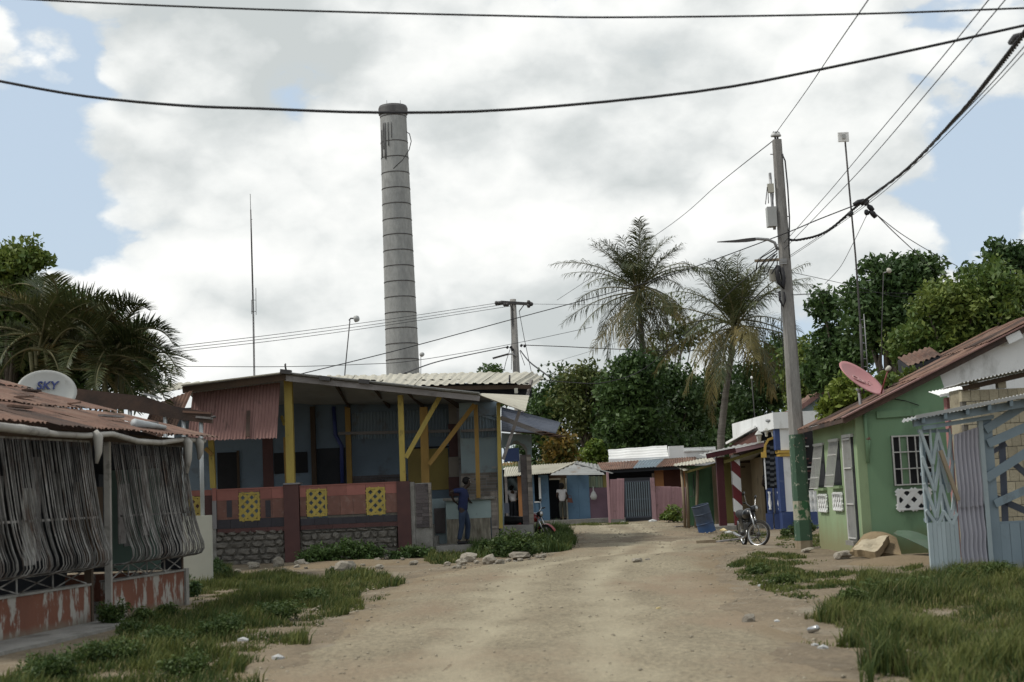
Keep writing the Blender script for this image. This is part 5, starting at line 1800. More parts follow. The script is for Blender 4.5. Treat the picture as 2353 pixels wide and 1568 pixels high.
def gable_house():
    y = 52.0
    Fp = front(y)
    root = thing('gable_house', Vector((at(1900, 1000, y).x, y, 0)), 'distant pale gable with rusty roof edge behind the utility pole', 'house')
    pts = [(1820, 960), (1836, 938), (1905, 893), (1975, 940), (1975, 1050), (1820, 1050)]
    pprism(Fp, [Fp.sz(u, v) for u, v in pts], -3.0, 0.0).build('wall', M['sky_wall'], root)
    a, b = at(1815, 955, y - 0.3), at(1907, 889, y - 0.3)
    MB().corr(a, b, b + Vector((0, 3.4, 0)), a + Vector((0, 3.4, 0)), 8, 0.02, nv=2).build('roof_sheet', M['rust'], root, smooth=True)
    bar(root, 'verge_board', M['rust_pink'], a, b, 0.06, 0.16)
    c = at(1980, 945, y - 0.3)
    MB().corr(b, c, c + Vector((0, 3.4, 0)), b + Vector((0, 3.4, 0)), 8, 0.02, nv=2).build('roof_sheet', M['rust'], root, smooth=True)


gable_house()


def stripe_shop():
    y = 46.5
    Fp = front(y)
    root = thing('striped_shop', Vector((at(1690, 1210, y).x, y, 0)), 'tan shop with red and white striped post', 'shop')
    Bk = front(49.0)
    # striped post made of slanted bands
    s0, s1, z0, z1 = Fp.rect(1685, 1704, 1045, 1213)
    z0 = 0.12
    w = s1 - s0
    per = (z1 - z0) / 3.45
    k = -1
    z = z1 + 0.35
    col = 0
    slope = 0.62
    bounds = [z1 + 2, z1 - 0.28, z1 - 0.28 - per * 0.62, z1 - 0.28 - per * 1.28, z1 - 0.28 - per * 1.95, z1 - 0.28 - per * 2.6, z0 - 2]
    for i in range(len(bounds) - 1):
        up_, lo_ = bounds[i], bounds[i + 1]
        # a band is the region between two slanted lines; on the left edge higher, on the right lower
        ptl, ptr = min(z1, up_ + slope * w), min(z1, up_ - slope * w * 0.6)
        pbl, pbr = max(z0, lo_ + slope * w), max(z0, lo_ - slope * w * 0.6)
        if ptl - pbl < 0.01 and ptr - pbr < 0.01:
            continue
        pts = [(s0, max(pbl, z0)), (s1, max(pbr, z0)), (s1, max(ptr, z0 + 0.001)), (s0, max(ptl, z0 + 0.001))]
        pprism(Fp, pts, -0.24, 0.0).build('post_band', M['white_paint'] if i % 2 == 0 else M['red_paint'], root)
    P(root, 'post', M['maroon_paint'], Fp, 1650.5, 1667, 1052, 1213, -0.26, -0.02, z0=0.12)
    sA, sB = Fp.sz(1640, 1210)[0], Fp.sz(1775, 1210)[0]
    MB().pbox(Fp, sA, sB, -0.1, 0.13, -2.4, 0.35).build('floor_slab', M['concrete'], root)
    P(root, 'wall', M['olive_wall'], Bk, 1655, 1690, 1050, 1216, -0.15, 0.0, z0=0.0)
    P(root, 'wall', M['tan_wall'], Bk, 1690.2, 1775, 1040, 1216, -0.15, -0.01, z0=0.0)
    P(root, 'wall_rail', M['dark_wood'], Bk, 1692, 1770, 1060, 1063, 0.0, 0.04)
    P(root, 'door_gap', M['dark_wood'], Bk, 1703, 1712, 1072, 1075, 0.0, 0.03)
    P(root, 'latch', M['dark'], Bk, 1702, 1707, 1134, 1138, 0.0, 0.05)
    P(root, 'side_wall', M['tan_wall'], Fp, 1756, 1764, 1050, 1216, -2.4, -0.6, z0=0.1)
    # roof
    a, b = at(1622, 1050, y - 0.5), at(1760, 1016, y - 0.5)
    bk = Vector((0.2, 3.2, 0.15))
    MB().corr(a, b, b + bk, a + bk, 12, 0.02, nv=3, seed=3).build('roof_sheet', M['zinc'], root, smooth=True)
    bar(root, 'roof_edge', M['zinc_white'], at(1636, 1038, y - 0.52), at(1760, 1014, y - 0.52), 0.04, 0.05)
    bar(root, 'fascia', M['maroon_paint'], at(1623, 1049, y - 0.48), at(1690, 1034, y - 0.48), 0.05, 0.17)
    bar(root, 'fascia', M['pink_zinc'], at(1690, 1036, y - 0.47), at(1760, 1021, y - 0.47), 0.05, 0.14)
    bar(root, 'beam', M['olive_wall'], at(1664, 1062, y - 0.1), at(1765, 1030, y - 0.1), 0.06, 0.10)
    MB().quad(at(1668, 1060, y + 0.1), at(1760, 1028, y + 0.1), at(1760, 1052, y + 2.3), at(1668, 1064, y + 2.3)).build('ceiling_sheet', M['cream_zinc'], root)


stripe_shop()


def green_shack():
    y = 49.5
    Fp = front(y)
    root = thing('green_shack', Vector((at(1612, 1210, y).x, y, 0)), 'green zinc shack with cream awning on thin poles', 'shack')
    P(root, 'wall', M['shack_green'], front(50.6), 1580, 1642, 1070, 1212, -0.1, 0.0, z0=-0.05)
    P(root, 'door', M['shack_green'], front(50.6), 1588, 1634, 1084, 1208, 0.003, 0.03)
    P(root, 'trim', M['wood'], front(50.4), 1640, 1649, 1068, 1212, -0.1, 0.0, z0=-0.05)
    rod(root, 'door_bar', M['steel_dark'], [front(50.5).uv(1593, 1090), front(50.5).uv(1595, 1140), front(50.5).uv(1586, 1142)], 0.015, 5)
    for (u0, v0, u1, v1) in [(1574, 1212, 1566, 1078), (1582, 1214, 1576, 1080), (1598, 1208, 1603, 1078), (1655, 1210, 1645, 1064)]:
        a, b = Fp.uv(u0, v0), Fp.uv(u1, v1)
        rod(root, 'pole', M['wood'], [Vector((a.x, a.y, -0.05)), a.lerp(b, 0.5) + Vector((0.02, 0, 0)), b], 0.055, 7)
    a, b, c, d = at(1548, 1072, y - 0.6), at(1646, 1062, y - 0.6), at(1634, 1050, y + 1.6), at(1550, 1066, y + 1.6)
    MB().corr(a, b, c, d, 12, 0.015, nv=3, rag=0.03, seed=2).build('awning_sheet', M['cream_zinc'], root, smooth=True)
    MB().corr(at(1545, 1069, y - 0.2), at(1572, 1082, y - 0.9), at(1590, 1078, y - 0.3), at(1560, 1066, y + 0.6), 4, 0.015, nv=3, seed=3).build('awning_sheet', M['cream_zinc'], root, smooth=True)
    bar(root, 'awning_beam', M['olive_wall'], at(1574, 1086, y - 0.5), at(1646, 1066, y - 0.5), 0.05, 0.08)


green_shack()

# ================================================================== far row: pink fence and gate, orange house, blue store
def pink_fence():
    y = 60.0
    Fp = front(y)
    root = thing('pink_fence', Vector((at(1480, 1195, y).x, y, 0)), 'pink corrugated zinc fence with barred metal gate', 'fence')

    def sheet(u0, u1, v0, v1, n, waves, mt='pink_zinc'):
        for i in range(n):
            a, b = u0 + (u1 - u0) * i / n, u0 + (u1 - u0) * (i + 1) / n + 0.4
            j = random.uniform(-2, 2)
            MB().corr(Fp.uv(a, v1, 0.01 * (i % 2)), Fp.uv(b, v1, 0.01 * (i % 2)), Fp.uv(b, v0 + j, 0.01 * (i % 2)), Fp.uv(a, v0 + j, 0.01 * (i % 2)), waves, 0.02, nv=3, rag=0.01, seed=i + 1).build('zinc_sheet', M[mt], root, smooth=True)
    sheet(1401, 1434, 1100, 1193, 2, 5)
    sheet(1506, 1577, 1119, 1200, 4, 6)
    P(root, 'gate_post', M['pink_zinc'], Fp, 1396, 1401, 1085, 1195, -0.12, 0.02, z0=-0.05)
    P(root, 'gate_post', M['pink_zinc'], Fp, 1497, 1506, 1098, 1196, -0.15, 0.03, z0=-0.05)
    P(root, 'gate_post', M['dark_wood'], Fp, 1500, 1505, 1088, 1150, -0.1, -0.02)
    s0, s1, z0, z1 = Fp.rect(1436, 1496, 1105, 1190)
    g = MB()
    g.pbox(Fp, s0, s1, z1 - 0.05, z1, -0.05, 0)
    g.pbox(Fp, s0, s1, z0, z0 + 0.06, -0.05, 0)
    g.pbox(Fp, s0, s0 + 0.05, z0 + 0.06, z1 - 0.05, -0.05, 0)
    g.pbox(Fp, s1 - 0.05, s1, z0 + 0.06, z1 - 0.05, -0.05, 0)
    g.pbox(Fp, s0 + 0.05, s1 - 0.05, (z0 + z1) / 2 - 0.03, (z0 + z1) / 2 + 0.03, -0.045, -0.005)
    go = g.build('gate', M['zinc_blue'], root)
    me = MB().box(-0.014, 0.014, -0.014, 0.014, 0, z1 - z0 - 0.11).mesh('bar')
    me.materials.append(M['zinc_sky'])
    for i in range(11):
        inst(me, 'bar', go, Fp.pt(s0 + 0.08 + (s1 - s0 - 0.16) * i / 10, z0 + 0.06, -0.002))
    P(root, 'gate_back', M['dark_room'], front(62.5), 1430, 1502, 1098, 1192, -0.1, 0.0, z0=0.0)


pink_fence()


def orange_house():
    y = 63.5
    Fp = front(y)
    root = thing('orange_house', Vector((at(1480, 1195, y).x, y, 0)), 'low orange house with rusty roof and white zinc parapet', 'house')
    P(root, 'pillar', M['orange'], Fp, 1507, 1527, 1076, 1200, -0.3, 0.0, z0=0.0)
    P(root, 'wall', M['brick_red'], front(64.0), 1527, 1570, 1070, 1200, -0.2, 0.0, z0=0.0)
    P(root, 'pillar', M['orange'], Fp, 1567, 1578, 1072, 1200, -0.3, 0.0, z0=0.0)
    P(root, 'wall', M['dark_room'], front(65.5), 1385, 1510, 1070, 1200, -0.2, 0.0, z0=0.0)
    a, b, c, d = at(1383, 1081, y - 1.0), at(1596, 1068, y - 1.0), at(1600, 1050, y + 2.5), at(1372, 1064, y + 2.5)
    mats = ['rust', 'rust', 'zinc_sky', 'rust', 'rust']
    cuts = [0, 0.17, 0.33, 0.58, 0.8, 1.0]
    for i in range(5):
        MB().corr(a.lerp(b, cuts[i]), a.lerp(b, cuts[i + 1]), d.lerp(c, cuts[i + 1] + (0.1 if i in (1, 2) else 0)), d.lerp(c, cuts[i] + (0.1 if i in (2, 3) else 0)), 8, 0.02, nv=3, rag=0.01, seed=i).build('roof_sheet', M[mats[i]], root, smooth=True)
    bar(root, 'eave_beam', M['dark_room'], at(1385, 1085, y - 0.8), at(1596, 1073, y - 0.8), 0.08, 0.14)
    # white parapet: corrugated sheets laid sideways, then plastered blocks
    y2 = 66.0
    Q = front(y2)
    for i, (u0, u1) in enumerate([(1400, 1470), (1469, 1537)]):
        v0a, v0b = 1034 - (u0 - 1400) * 0.075, 1034 - (u1 - 1400) * 0.075
        a, b = Q.uv(u0, v0a), Q.uv(u1, v0b)
        c, d = Q.uv(u1, v0b + 29), Q.uv(u0, v0a + 30)
        bk_ = Vector((0, 0.9, 0.03))
        MB().corr(a + bk_, d, c, b + bk_, 5, 0.03, nv=8, rag=0.01, seed=i + 2).build('parapet_sheet', M['zinc_white'], root, smooth=True)
    P(root, 'parapet', M['white_paint'], Q, 1400, 1645, 1050, 1075, -0.3, -0.05)
    P(root, 'parapet', M['white_paint'], Q, 1537.5, 1572, 1025, 1053, -0.3, -0.02)
    P(root, 'parapet', M['white_paint'], Q, 1572.3, 1645, 1028, 1053, -0.3, 0.0)
    P(root, 'parapet_ledge', M['white_paint'], Q, 1571, 1645, 1034, 1037, 0.002, 0.08)


orange_house()


def blue_store():
    y = 63.0
    Fp = front(y)
    root = thing('blue_store', Vector((at(1290, 1195, y).x, y, 0)), 'low blue store with open doors and zinc roof', 'shop')
    Y1 = lambda u0, u1, v0, v1, mt, name, t0=-0.2, t1=0.0, z0=None: P(root, name, M[mt], Fp, u0, u1, v0, v1, t0, t1, z0)
    Y1(1161, 1167, 1090, 1200, 'wood_grey', 'wall_post', -0.2, 0.0, 0.0)
    Y1(1191, 1204, 1095, 1200, 'orange', 'pillar', -0.2, 0.02, 0.0)
    Y1(1204.3, 1229, 1092, 1200, 'store_blue', 'wall', -0.2, 0.0, 0.0)
    Y1(1239, 1262, 1092, 1200, 'store_blue', 'wall', -0.2, 0.0, 0.0)
    Y1(1229.2, 1238.8, 1155, 1200, 'store_blue', 'wall', -0.2, 0.0, 0.0)
    Y1(1238, 1243, 1098, 1152, 'white_paint', 'window_frame', 0.002, 0.05)
    Y1(1228, 1243, 1152.3, 1155.3, 'white_paint', 'window_frame', 0.002, 0.05)
    Y1(1288, 1300, 1098, 1200, 'tan_wall', 'door_leaf', -0.2, -0.1, 0.0)
    Y1(1262.2, 1302, 1090, 1099, 'dark_wood', 'lintel', -0.2, -0.01)
    Y1(1262.2, 1288, 1099.3, 1103, 'cream_zinc', 'door_head', -0.2, -0.02)
    Y1(1301, 1304, 1099, 1200, 'cream_wall', 'door_post', -0.15, 0.03, 0.0)
    Y1(1304.2, 1330, 1092, 1200, 'store_blue', 'wall', -0.2, 0.0, 0.0)
    Y1(1330.3, 1355, 1092, 1200, 'store_blue', 'wall', -0.2, 0.004, 0.0)
    Y1(1355.3, 1397, 1121, 1200, 'purple_wall', 'wall', -0.2, 0.0, 0.0)
    Y1(1386, 1397, 1090, 1121, 'olive_wall', 'wall_post', -0.2, -0.02)
    for i in range(6):
        Y1(1352 + i * 5.6, 1357 + i * 5.6, 1094 + (i % 2), 1120.5, 'curtain', 'curtain', -0.08 - 0.03 * (i % 2), -0.05)
    # dim interior
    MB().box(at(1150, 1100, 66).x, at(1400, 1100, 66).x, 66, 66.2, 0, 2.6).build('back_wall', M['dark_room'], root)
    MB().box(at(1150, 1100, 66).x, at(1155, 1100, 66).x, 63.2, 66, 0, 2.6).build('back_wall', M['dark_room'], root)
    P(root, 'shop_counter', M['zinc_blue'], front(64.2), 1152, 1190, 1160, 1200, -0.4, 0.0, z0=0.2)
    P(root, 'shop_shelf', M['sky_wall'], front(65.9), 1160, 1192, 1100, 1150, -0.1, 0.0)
    # plinth
    s0, s1 = Fp.sz(1140, 1200)[0], Fp.sz(1434, 1200)[0]
    MB().pbox(Fp, s0, s1, -0.1, 0.2, -3.2, 1.0).build('plinth', M['concrete'], root)
    # roofs: long cream slope and the grey gable awning
    a, b, c, d = at(1158, 1095, y - 0.9), at(1268, 1087, y - 0.9), at(1322, 1063, y + 3.0), at(1160, 1074, y + 3.0)
    for i in range(3):
        k0, k1 = i / 3, (i + 1) / 3
        MB().corr(a.lerp(b, k0), a.lerp(b, k1), d.lerp(c, k1), d.lerp(c, k0), 9, 0.02, nv=3, rag=0.01, seed=i + 4).build('roof_sheet', M['cream_zinc'], root, smooth=True)
    a, b, c = at(1262, 1092, y - 1.2), at(1321, 1066, y - 0.2), at(1392, 1091, y - 1.2)
    for i in range(3):
        k0, k1 = i / 3, (i + 1) / 3
        l0, l1 = a.lerp(b, k0), a.lerp(b, k1)
        r0_, r1_ = c.lerp(b + Vector((0.4, 0, 0)), k0), c.lerp(b + Vector((0.4, 0, 0)), k1)
        MB().corr(l0, l1, r1_, r0_, 2, 0.03, nv=4, seed=i).build('awning_sheet', M['zinc'], root, smooth=True)
    bar(root, 'verge', M['zinc'], at(1320, 1064, y - 0.3), at(1408, 1088, y - 1.0), 0.1, 0.04)
    bar(root, 'verge', M['cream_zinc'], at(1268, 1087, y - 1.0), at(1322, 1062, y + 0.2), 0.1, 0.05)
    MB().corr(at(1320, 1066, y), at(1400, 1086, y), at(1390, 1070, y + 3.5), at(1325, 1060, y + 3.5), 8, 0.02, nv=2).build('roof_sheet', M['zinc'], root, smooth=True)
    # neighbouring yellow-tiled roof seen through the arch
    MB().corr(at(1150, 1078, 66.5), at(1192, 1076, 66.5), at(1192, 1062, 68), at(1150, 1064, 68), 6, 0.03, nv=2).build('roof_sheet', M['croton'], root, smooth=True)


blue_store()

# ================================================================== utility poles, wires, aerials
def near_pole():
    y = gnd(1848, 1262).y
    b, t = gnd(1848, 1262), at(1785, 322, y)
    root = thing('utility_pole', b, 'tall concrete utility pole with green painted base and lamp arm', 'utility pole')
    ax = (t - b)
    L_ = ax.length
    ax.normalize()
    side, fw = Vector((1, 0, 0)), Vector((0, 1, 0))

    def ring(h, grow=0.0):
        w = 0.175 - (0.175 - 0.10) * h / L_ + grow
        c = b + ax * h
        k = w * 0.82
        return [c + side * (w * x) + fw * (w * yy) for x, yy in ((-1, -.6), (-.6, -1), (.6, -1), (1, -.6), (1, .6), (.6, 1), (-.6, 1), (-1, .6))]

    def seg(h0, h1, mt, name, grow):
        m = MB()
        hs = np.linspace(h0, h1, 6)
        for h in hs:
            m.v += ring(h, grow)
        for j in range(5):
            for i in range(8):
                a, c = j * 8 + i, j * 8 + (i + 1) % 8
                m.f.append((a, c, c + 8, a + 8))
                m.m.append(0)
        m.f.append(tuple(range(8))[::-1]); m.m.append(0)
        m.f.append(tuple(40 + i for i in range(8))); m.m.append(0)
        m.build(name, M[mt], root)
    hh = lambda v: (at(1785 + (v - 322) * 63 / 940, v, y) - b).dot(ax)
    seg(-0.3, L_, 'pole', 'shaft', 0)
    seg(0.0, hh(1242), 'pole_base', 'paint_band', 0.004)
    seg(hh(1242), hh(1195), 'pole_green', 'paint_band', 0.006)
    seg(hh(1195), hh(1151), 'pole_cream', 'paint_band', 0.005)
    seg(hh(1151), hh(999), 'pole_green', 'paint_band', 0.006)
    yv = lambda u, v, dy=0.0: at(u, v, y + dy)
    # worn stencil letters on the green band, too faded to read
    rr = random.Random(2)
    for i in range(9):
        u, v = 1822 + rr.uniform(0, 14), 1020 + rr.choice([0, 2, 28, 36, 40]) + rr.uniform(0, 6)
        bar(root, 'stencil_mark', M['pole_cream'], yv(u, v, -0.30), yv(u + rr.uniform(1, 5), v + rr.uniform(-5, 5), -0.30), 0.012, 0.012)
    # insulator on top
    top = yv(1783, 316)
    for du in (-3.5, 3.5):
        rod(root, 'insulator_pin', M['steel_dark'], [yv(1785 + du * 0.6, 326), yv(1783 + du, 306)], 0.025, 6)
    for du in (-4, 4):
        MB().lathe([(0.02, 0.10), (0.05, 0.08), (0.085, 0.02), (0.08, 0.0), (0.03, -0.01)], 12, yv(1783 + du, 314)).build('insulator', M['porcelain'], root, smooth=True)
    for i in range(3):
        rod(root, 'cable_clamp', M['cable'], [yv(1777 + i * 5, 308), yv(1779 + i * 5, 304)], 0.035, 6)
    # radio boxes
    rod(root, 'box_pipe', M['galv'], [yv(1769, 398, -.05), yv(1776, 488, -.05), yv(1780, 528, -.05)], 0.035, 8)
    MB().beam(yv(1769, 398, -.05), yv(1770.5, 411, -.05), 0.05, 0.08).build('pipe_antenna', M['galv'], root)
    MB().beam(yv(1770, 423, -.08), yv(1771.5, 443, -.08), 0.145, 0.08, up=(0, 1, 0)).build('equipment_box', M['beige_plastic'], root)
    MB().beam(yv(1771, 477, -.08), yv(1774, 522, -.08), 0.21, 0.22, up=(0, 1, 0)).build('equipment_box', M['box_grey'], root)
    MB().beam(yv(1775.5, 619, -.05), yv(1778, 646, -.05), 0.17, 0.14, up=(0, 1, 0)).build('equipment_box', M['beige_plastic'], root)
    for (a, c) in [((1763, 430), (1759, 470)), ((1764, 432), (1766, 468)), ((1778, 432), (1776, 470)), ((1762, 431), (1778, 433))]:
        rod(root, 'whip_antenna', M['steel_dark'], [yv(*a, -.1), yv(*c, -.1)], 0.010, 5)
    # lamp and its arm
    rod(root, 'lamp_arm', M['galv'], [yv(1787, 575), yv(1780, 558), yv(1765, 551), yv(1740, 549, -.1), yv(1728, 551, -.15)], 0.035, 8)
    m = MB()
    q = [yv(1733, 548, -.25), yv(1733, 556, .1)]
    pts = [(1736, 546, 1736, 554), (1715, 548, 1715, 557), (1690, 551.5, 1690, 558), (1648, 555.5, 1648, 557.5)]
    for i in range(3):
        a, c = pts[i], pts[i + 1]
        m.hexa([yv(a[2], a[3], -.28), yv(c[2], c[3], -.28), yv(c[2], c[3], .02), yv(a[2], a[3], .02), yv(a[0], a[1], -.28), yv(c[0], c[1], -.28), yv(c[0], c[1], .02), yv(a[0], a[1], .02)])
    m.build('lamp_head', M['steel_dark'], root)
    # small crossarm, clamps, straps, coils
    bar(root, 'crossarm', M['wood'], yv(1734, 600, -.15), yv(1792, 597, -.15), 0.05, 0.06)
    for i in range(5):
        u = 1740 + i * 9
        rod(root, 'cable_tail', M['cable'], [yv(1786, 570 + i * 6, -.15), yv(u + 10, 592 + i * 4, -.2), yv(u, 605 + i * 5, -.2), yv(u - 3, 622 + i * 2, -.2)], 0.014, 5)
    for v in (597, 601, 606):
        MB().beam(yv(1790, v, -.17), yv(1808, v - 1, -.17), 0.02, 0.03).build('steel_strap', M['galv'], root)
    rod(root, 'cable_coil', M['cable'], [yv(1789, 612, -.18), yv(1786, 625, -.22), yv(1790, 650, -.24), yv(1799, 662, -.22), yv(1801, 640, -.22), yv(1795, 616, -.18)], 0.055, 7)
    rod(root, 'cable_coil', M['cable'], [yv(1791, 670, -.18), yv(1792, 690, -.2), yv(1800, 705, -.2), yv(1804, 690, -.2), yv(1801, 672, -.2)], 0.03, 6)
    rod(root, 'service_cable', M['cable'], [yv(1795, 700, -.2), yv(1797, 760, -.2), yv(1801, 840, -.19), yv(1803, 900, -.19)], 0.010, 5)
    rod(root, 'drop_cable', M['cable'], [yv(1797, 354, -.1), yv(1804, 370, -.1), yv(1810, 430, -.1), yv(1814, 500, -.1), yv(1813, 580, -.1), yv(1812, 640, -.1)], 0.018, 6)
    for (v, u0, u1) in [(355, 1770, 1786), (355, 1792, 1800), (498, 1797, 1812)]:
        rod(root, 'step_bolt', M['steel_dark'], [yv(u0, v), yv(u1, v)], 0.012, 5)
    return y


PY = near_pole()


def far_pole():
    y = 85.0
    b, t = at(1190, 1155, y), at(1183, 688, y)
    b.z = 0
    b.x = at(1191, 900, y).x * 0.3 + at(1187, 850, y).x * 0.7
    t.x = b.x - 0.05
    root = thing('utility_pole', b, 'distant grey utility pole with crossarm behind the palms', 'utility pole')
    MB().tube([b, t], [0.27, 0.19], 8).build('shaft', M['pole'], root, smooth=True)
    yv = lambda u, v, dy=-0.25: at(u, v, y + dy)
    bar(root, 'crossarm', M['steel_dark'], yv(1152, 695), yv(1218, 699), 0.16, 0.18)
    for (a, c) in [((1171, 699), (1180, 714)), ((1204, 701), (1193, 716))]:
        rod(root, 'crossarm_brace', M['steel_dark'], [yv(*a), yv(*c)], 0.03, 5)
    for u, v in [(1141, 697), (1147, 697), (1153, 696), (1160, 700), (1166, 700), (1215, 695), (1215, 703), (1221, 699)]:
        MB().lathe([(0.02, -0.12), (0.13, -0.08), (0.13, 0.05), (0.03, 0.12)], 8, yv(u, v), (1, 0, 0.1)).build('insulator', M['steel_dark'], root, smooth=True)
    rod(root, 'lamp_arm', M['galv'], [yv(1186, 820), yv(1180, 814), yv(1172, 814), yv(1160, 816)], 0.05, 6)
    MB().beam(yv(1168, 814), yv(1132, 824), 0.28, 0.09).build('lamp_head', M['steel_dark'], root)
    for u, v in [(1164, 797), (1172, 797), (1175, 802), (1196, 793), (1204, 794)]:
        rod(root, 'cable_clamp', M['cable'], [yv(u, v), yv(u + 4, v + 3)], 0.10, 6)
    for (pts) in [[(1178, 716), (1176, 760), (1175, 850)], [(1193, 716), (1205, 780), (1222, 860)], [(1172, 803), (1163, 830), (1158, 852)], [(1194, 806), (1206, 840)]]:
        rod(root, 'guy_wire', M['cable'], [yv(*p) for p in pts], 0.018, 4)


far_pole()


def cable(label, pts, r, n=40, sag=None, cat='cable', group=None, name='overhead_cable'):
    """smooth cable through (u, v, y) points"""
    P_ = [at(*p) for p in pts]
    # Catmull-Rom through the points
    Q = []
    for i in range(len(P_) - 1):
        p0 = P_[max(0, i - 1)]; p1 = P_[i]; p2 = P_[i + 1]; p3 = P_[min(len(P_) - 1, i + 2)]
        m = max(3, n // (len(P_) - 1))
        for k in range(m):
            t = k / m
            Q.append(0.5 * ((2 * p1) + (p2 - p0) * t + (2 * p0 - 5 * p1 + 4 * p2 - p3) * t * t + (3 * p1 - p0 - 3 * p2 + p3) * t ** 3))
    Q.append(P_[-1])
    mb = MB().tube(Q, r, 6)
    return solo(mb, name, M['cable'], label, cat, group, smooth=True, base=Q[0])


YN = 14.0
cable('topmost black cable spanning the whole top of the street', [(-200, -22, YN), (90, 0, YN), (600, 22, YN), (1176, 37, YN), (1450, 40, YN), (1950, 33, YN), (2353, 19, YN), (2600, 8, YN)], 0.0105)
cable('thick black cable sagging in front of the chimney top', [(-200, 145, YN), (0, 187, YN), (200, 222, YN), (420, 243, YN), (600, 250, YN), (870, 259, YN), (1176, 252, YN), (1600, 211, YN), (1900, 157, YN), (2353, 59, YN), (2600, 0, YN)], 0.015)
cable('single wire rising from the pole top past the upper cables', [(1783, 306, PY), (1850, 213, 26), (1920, 109, 20), (1995, 0, 15), (2060, -95, 12)], 0.008)
cable('single wire falling from the pole top towards the left palm', [(1781, 320, PY), (1650, 424, 48), (1525, 528, 66), (1280, 690, 84)], 0.012)
cable('upper of the two thin wires climbing steeply right of the pole', [(1800, 560, PY), (1900, 447, 27), (2000, 328, 22), (2150, 150, 17), (2272, 0, 14), (2350, -95, 12.5)], 0.0065)
cable('lower of the two thin wires climbing steeply right of the pole', [(1800, 575, PY), (1900, 472, 27), (2000, 366, 22), (2150, 190, 17), (2310, 0, 14), (2390, -95, 12.5)], 0.0065)
cable('thin wire just below the twisted bundle at right edge', [(1812, 590, PY), (1960, 490, 27), (2100, 372, 21), (2250, 222, 16), (2353, 108, 13.5), (2420, 30, 12.5)], 0.006)
cable('lower thin wire under the twisted bundle at right edge', [(1812, 594, PY), (1980, 480, 26), (2120, 362, 20), (2260, 222, 16), (2353, 122, 13.5), (2420, 50, 12.5)], 0.005)
cable('long black cable from porch roof corner up to the utility pole', [(690, 860, 36.2), (830, 826, 37.5), (960, 793, 39), (1200, 728, 41), (1390, 677, 41), (1560, 626, 39), (1780, 546, PY), (1880, 505, 31), (1975, 468, 29.5)], 0.014)
cable('cable hanging from the pole to the house right of the tree line', [(1240, 872, 42), (1310, 879, 44), (1390, 879, 46), (1480, 848, 46), (1600, 745, 42), (1690, 660, 37), (1780, 585, PY)], 0.014)
cable('highest of three thin power wires left of the far pole', [(1141, 697, 85), (900, 733, 80), (640, 768, 72), (370, 800, 62)], 0.016)
cable('middle of three thin power wires left of the far pole', [(1158, 700, 85), (900, 740, 80), (640, 775, 72), (370, 806, 62)], 0.016)
cable('lowest of three thin power wires left of the far pole', [(1178, 703, 85), (900, 746, 80), (640, 782, 72), (370, 812, 62)], 0.016)
cable('thin level wire above the porch roof on the left', [(385, 842, 45), (640, 843, 45), (820, 838, 46), (960, 828, 48), (1180, 790, 55), (1360, 752, 62)], 0.011)
cable('twisted cable from the far pole down past the chimney foot', [(1164, 798, 84.5), (1080, 815, 78), (1000, 833, 70), (930, 858, 60)], 0.030)
cable('dark cable running right from the far pole to the palms', [(1196, 793, 84.5), (1300, 797, 82), (1400, 802, 80), (1520, 806, 78), (1640, 806, 76)], 0.028)
cable('thin wire from the far pole crossarm towards the palm crowns', [(1222, 699, 85), (1400, 700, 80), (1600, 690, 70), (1795, 680, 60), (1880, 676, 55)], 0.013)
cable('slack wire dropping from the far pole over the cream roof', [(1196, 806, 84.5), (1215, 830, 78), (1240, 850, 72), (1262, 866, 66)], 0.04)
cable('thin wire slanting over the right palm towards the pole', [(1240, 842, 80), (1380, 800, 70), (1520, 745, 58), (1680, 640, 42), (1790, 560, PY)], 0.008)
cable('thin wire from the pole to the trees at right', [(1815, 625, PY), (1950, 655, 38), (2050, 680, 43), (2150, 695, 46)], 0.007)
cable('level thin wire between pole and tall mast', [(1800, 678, PY), (1960, 672, 31), (2120, 676, 31)], 0.006)


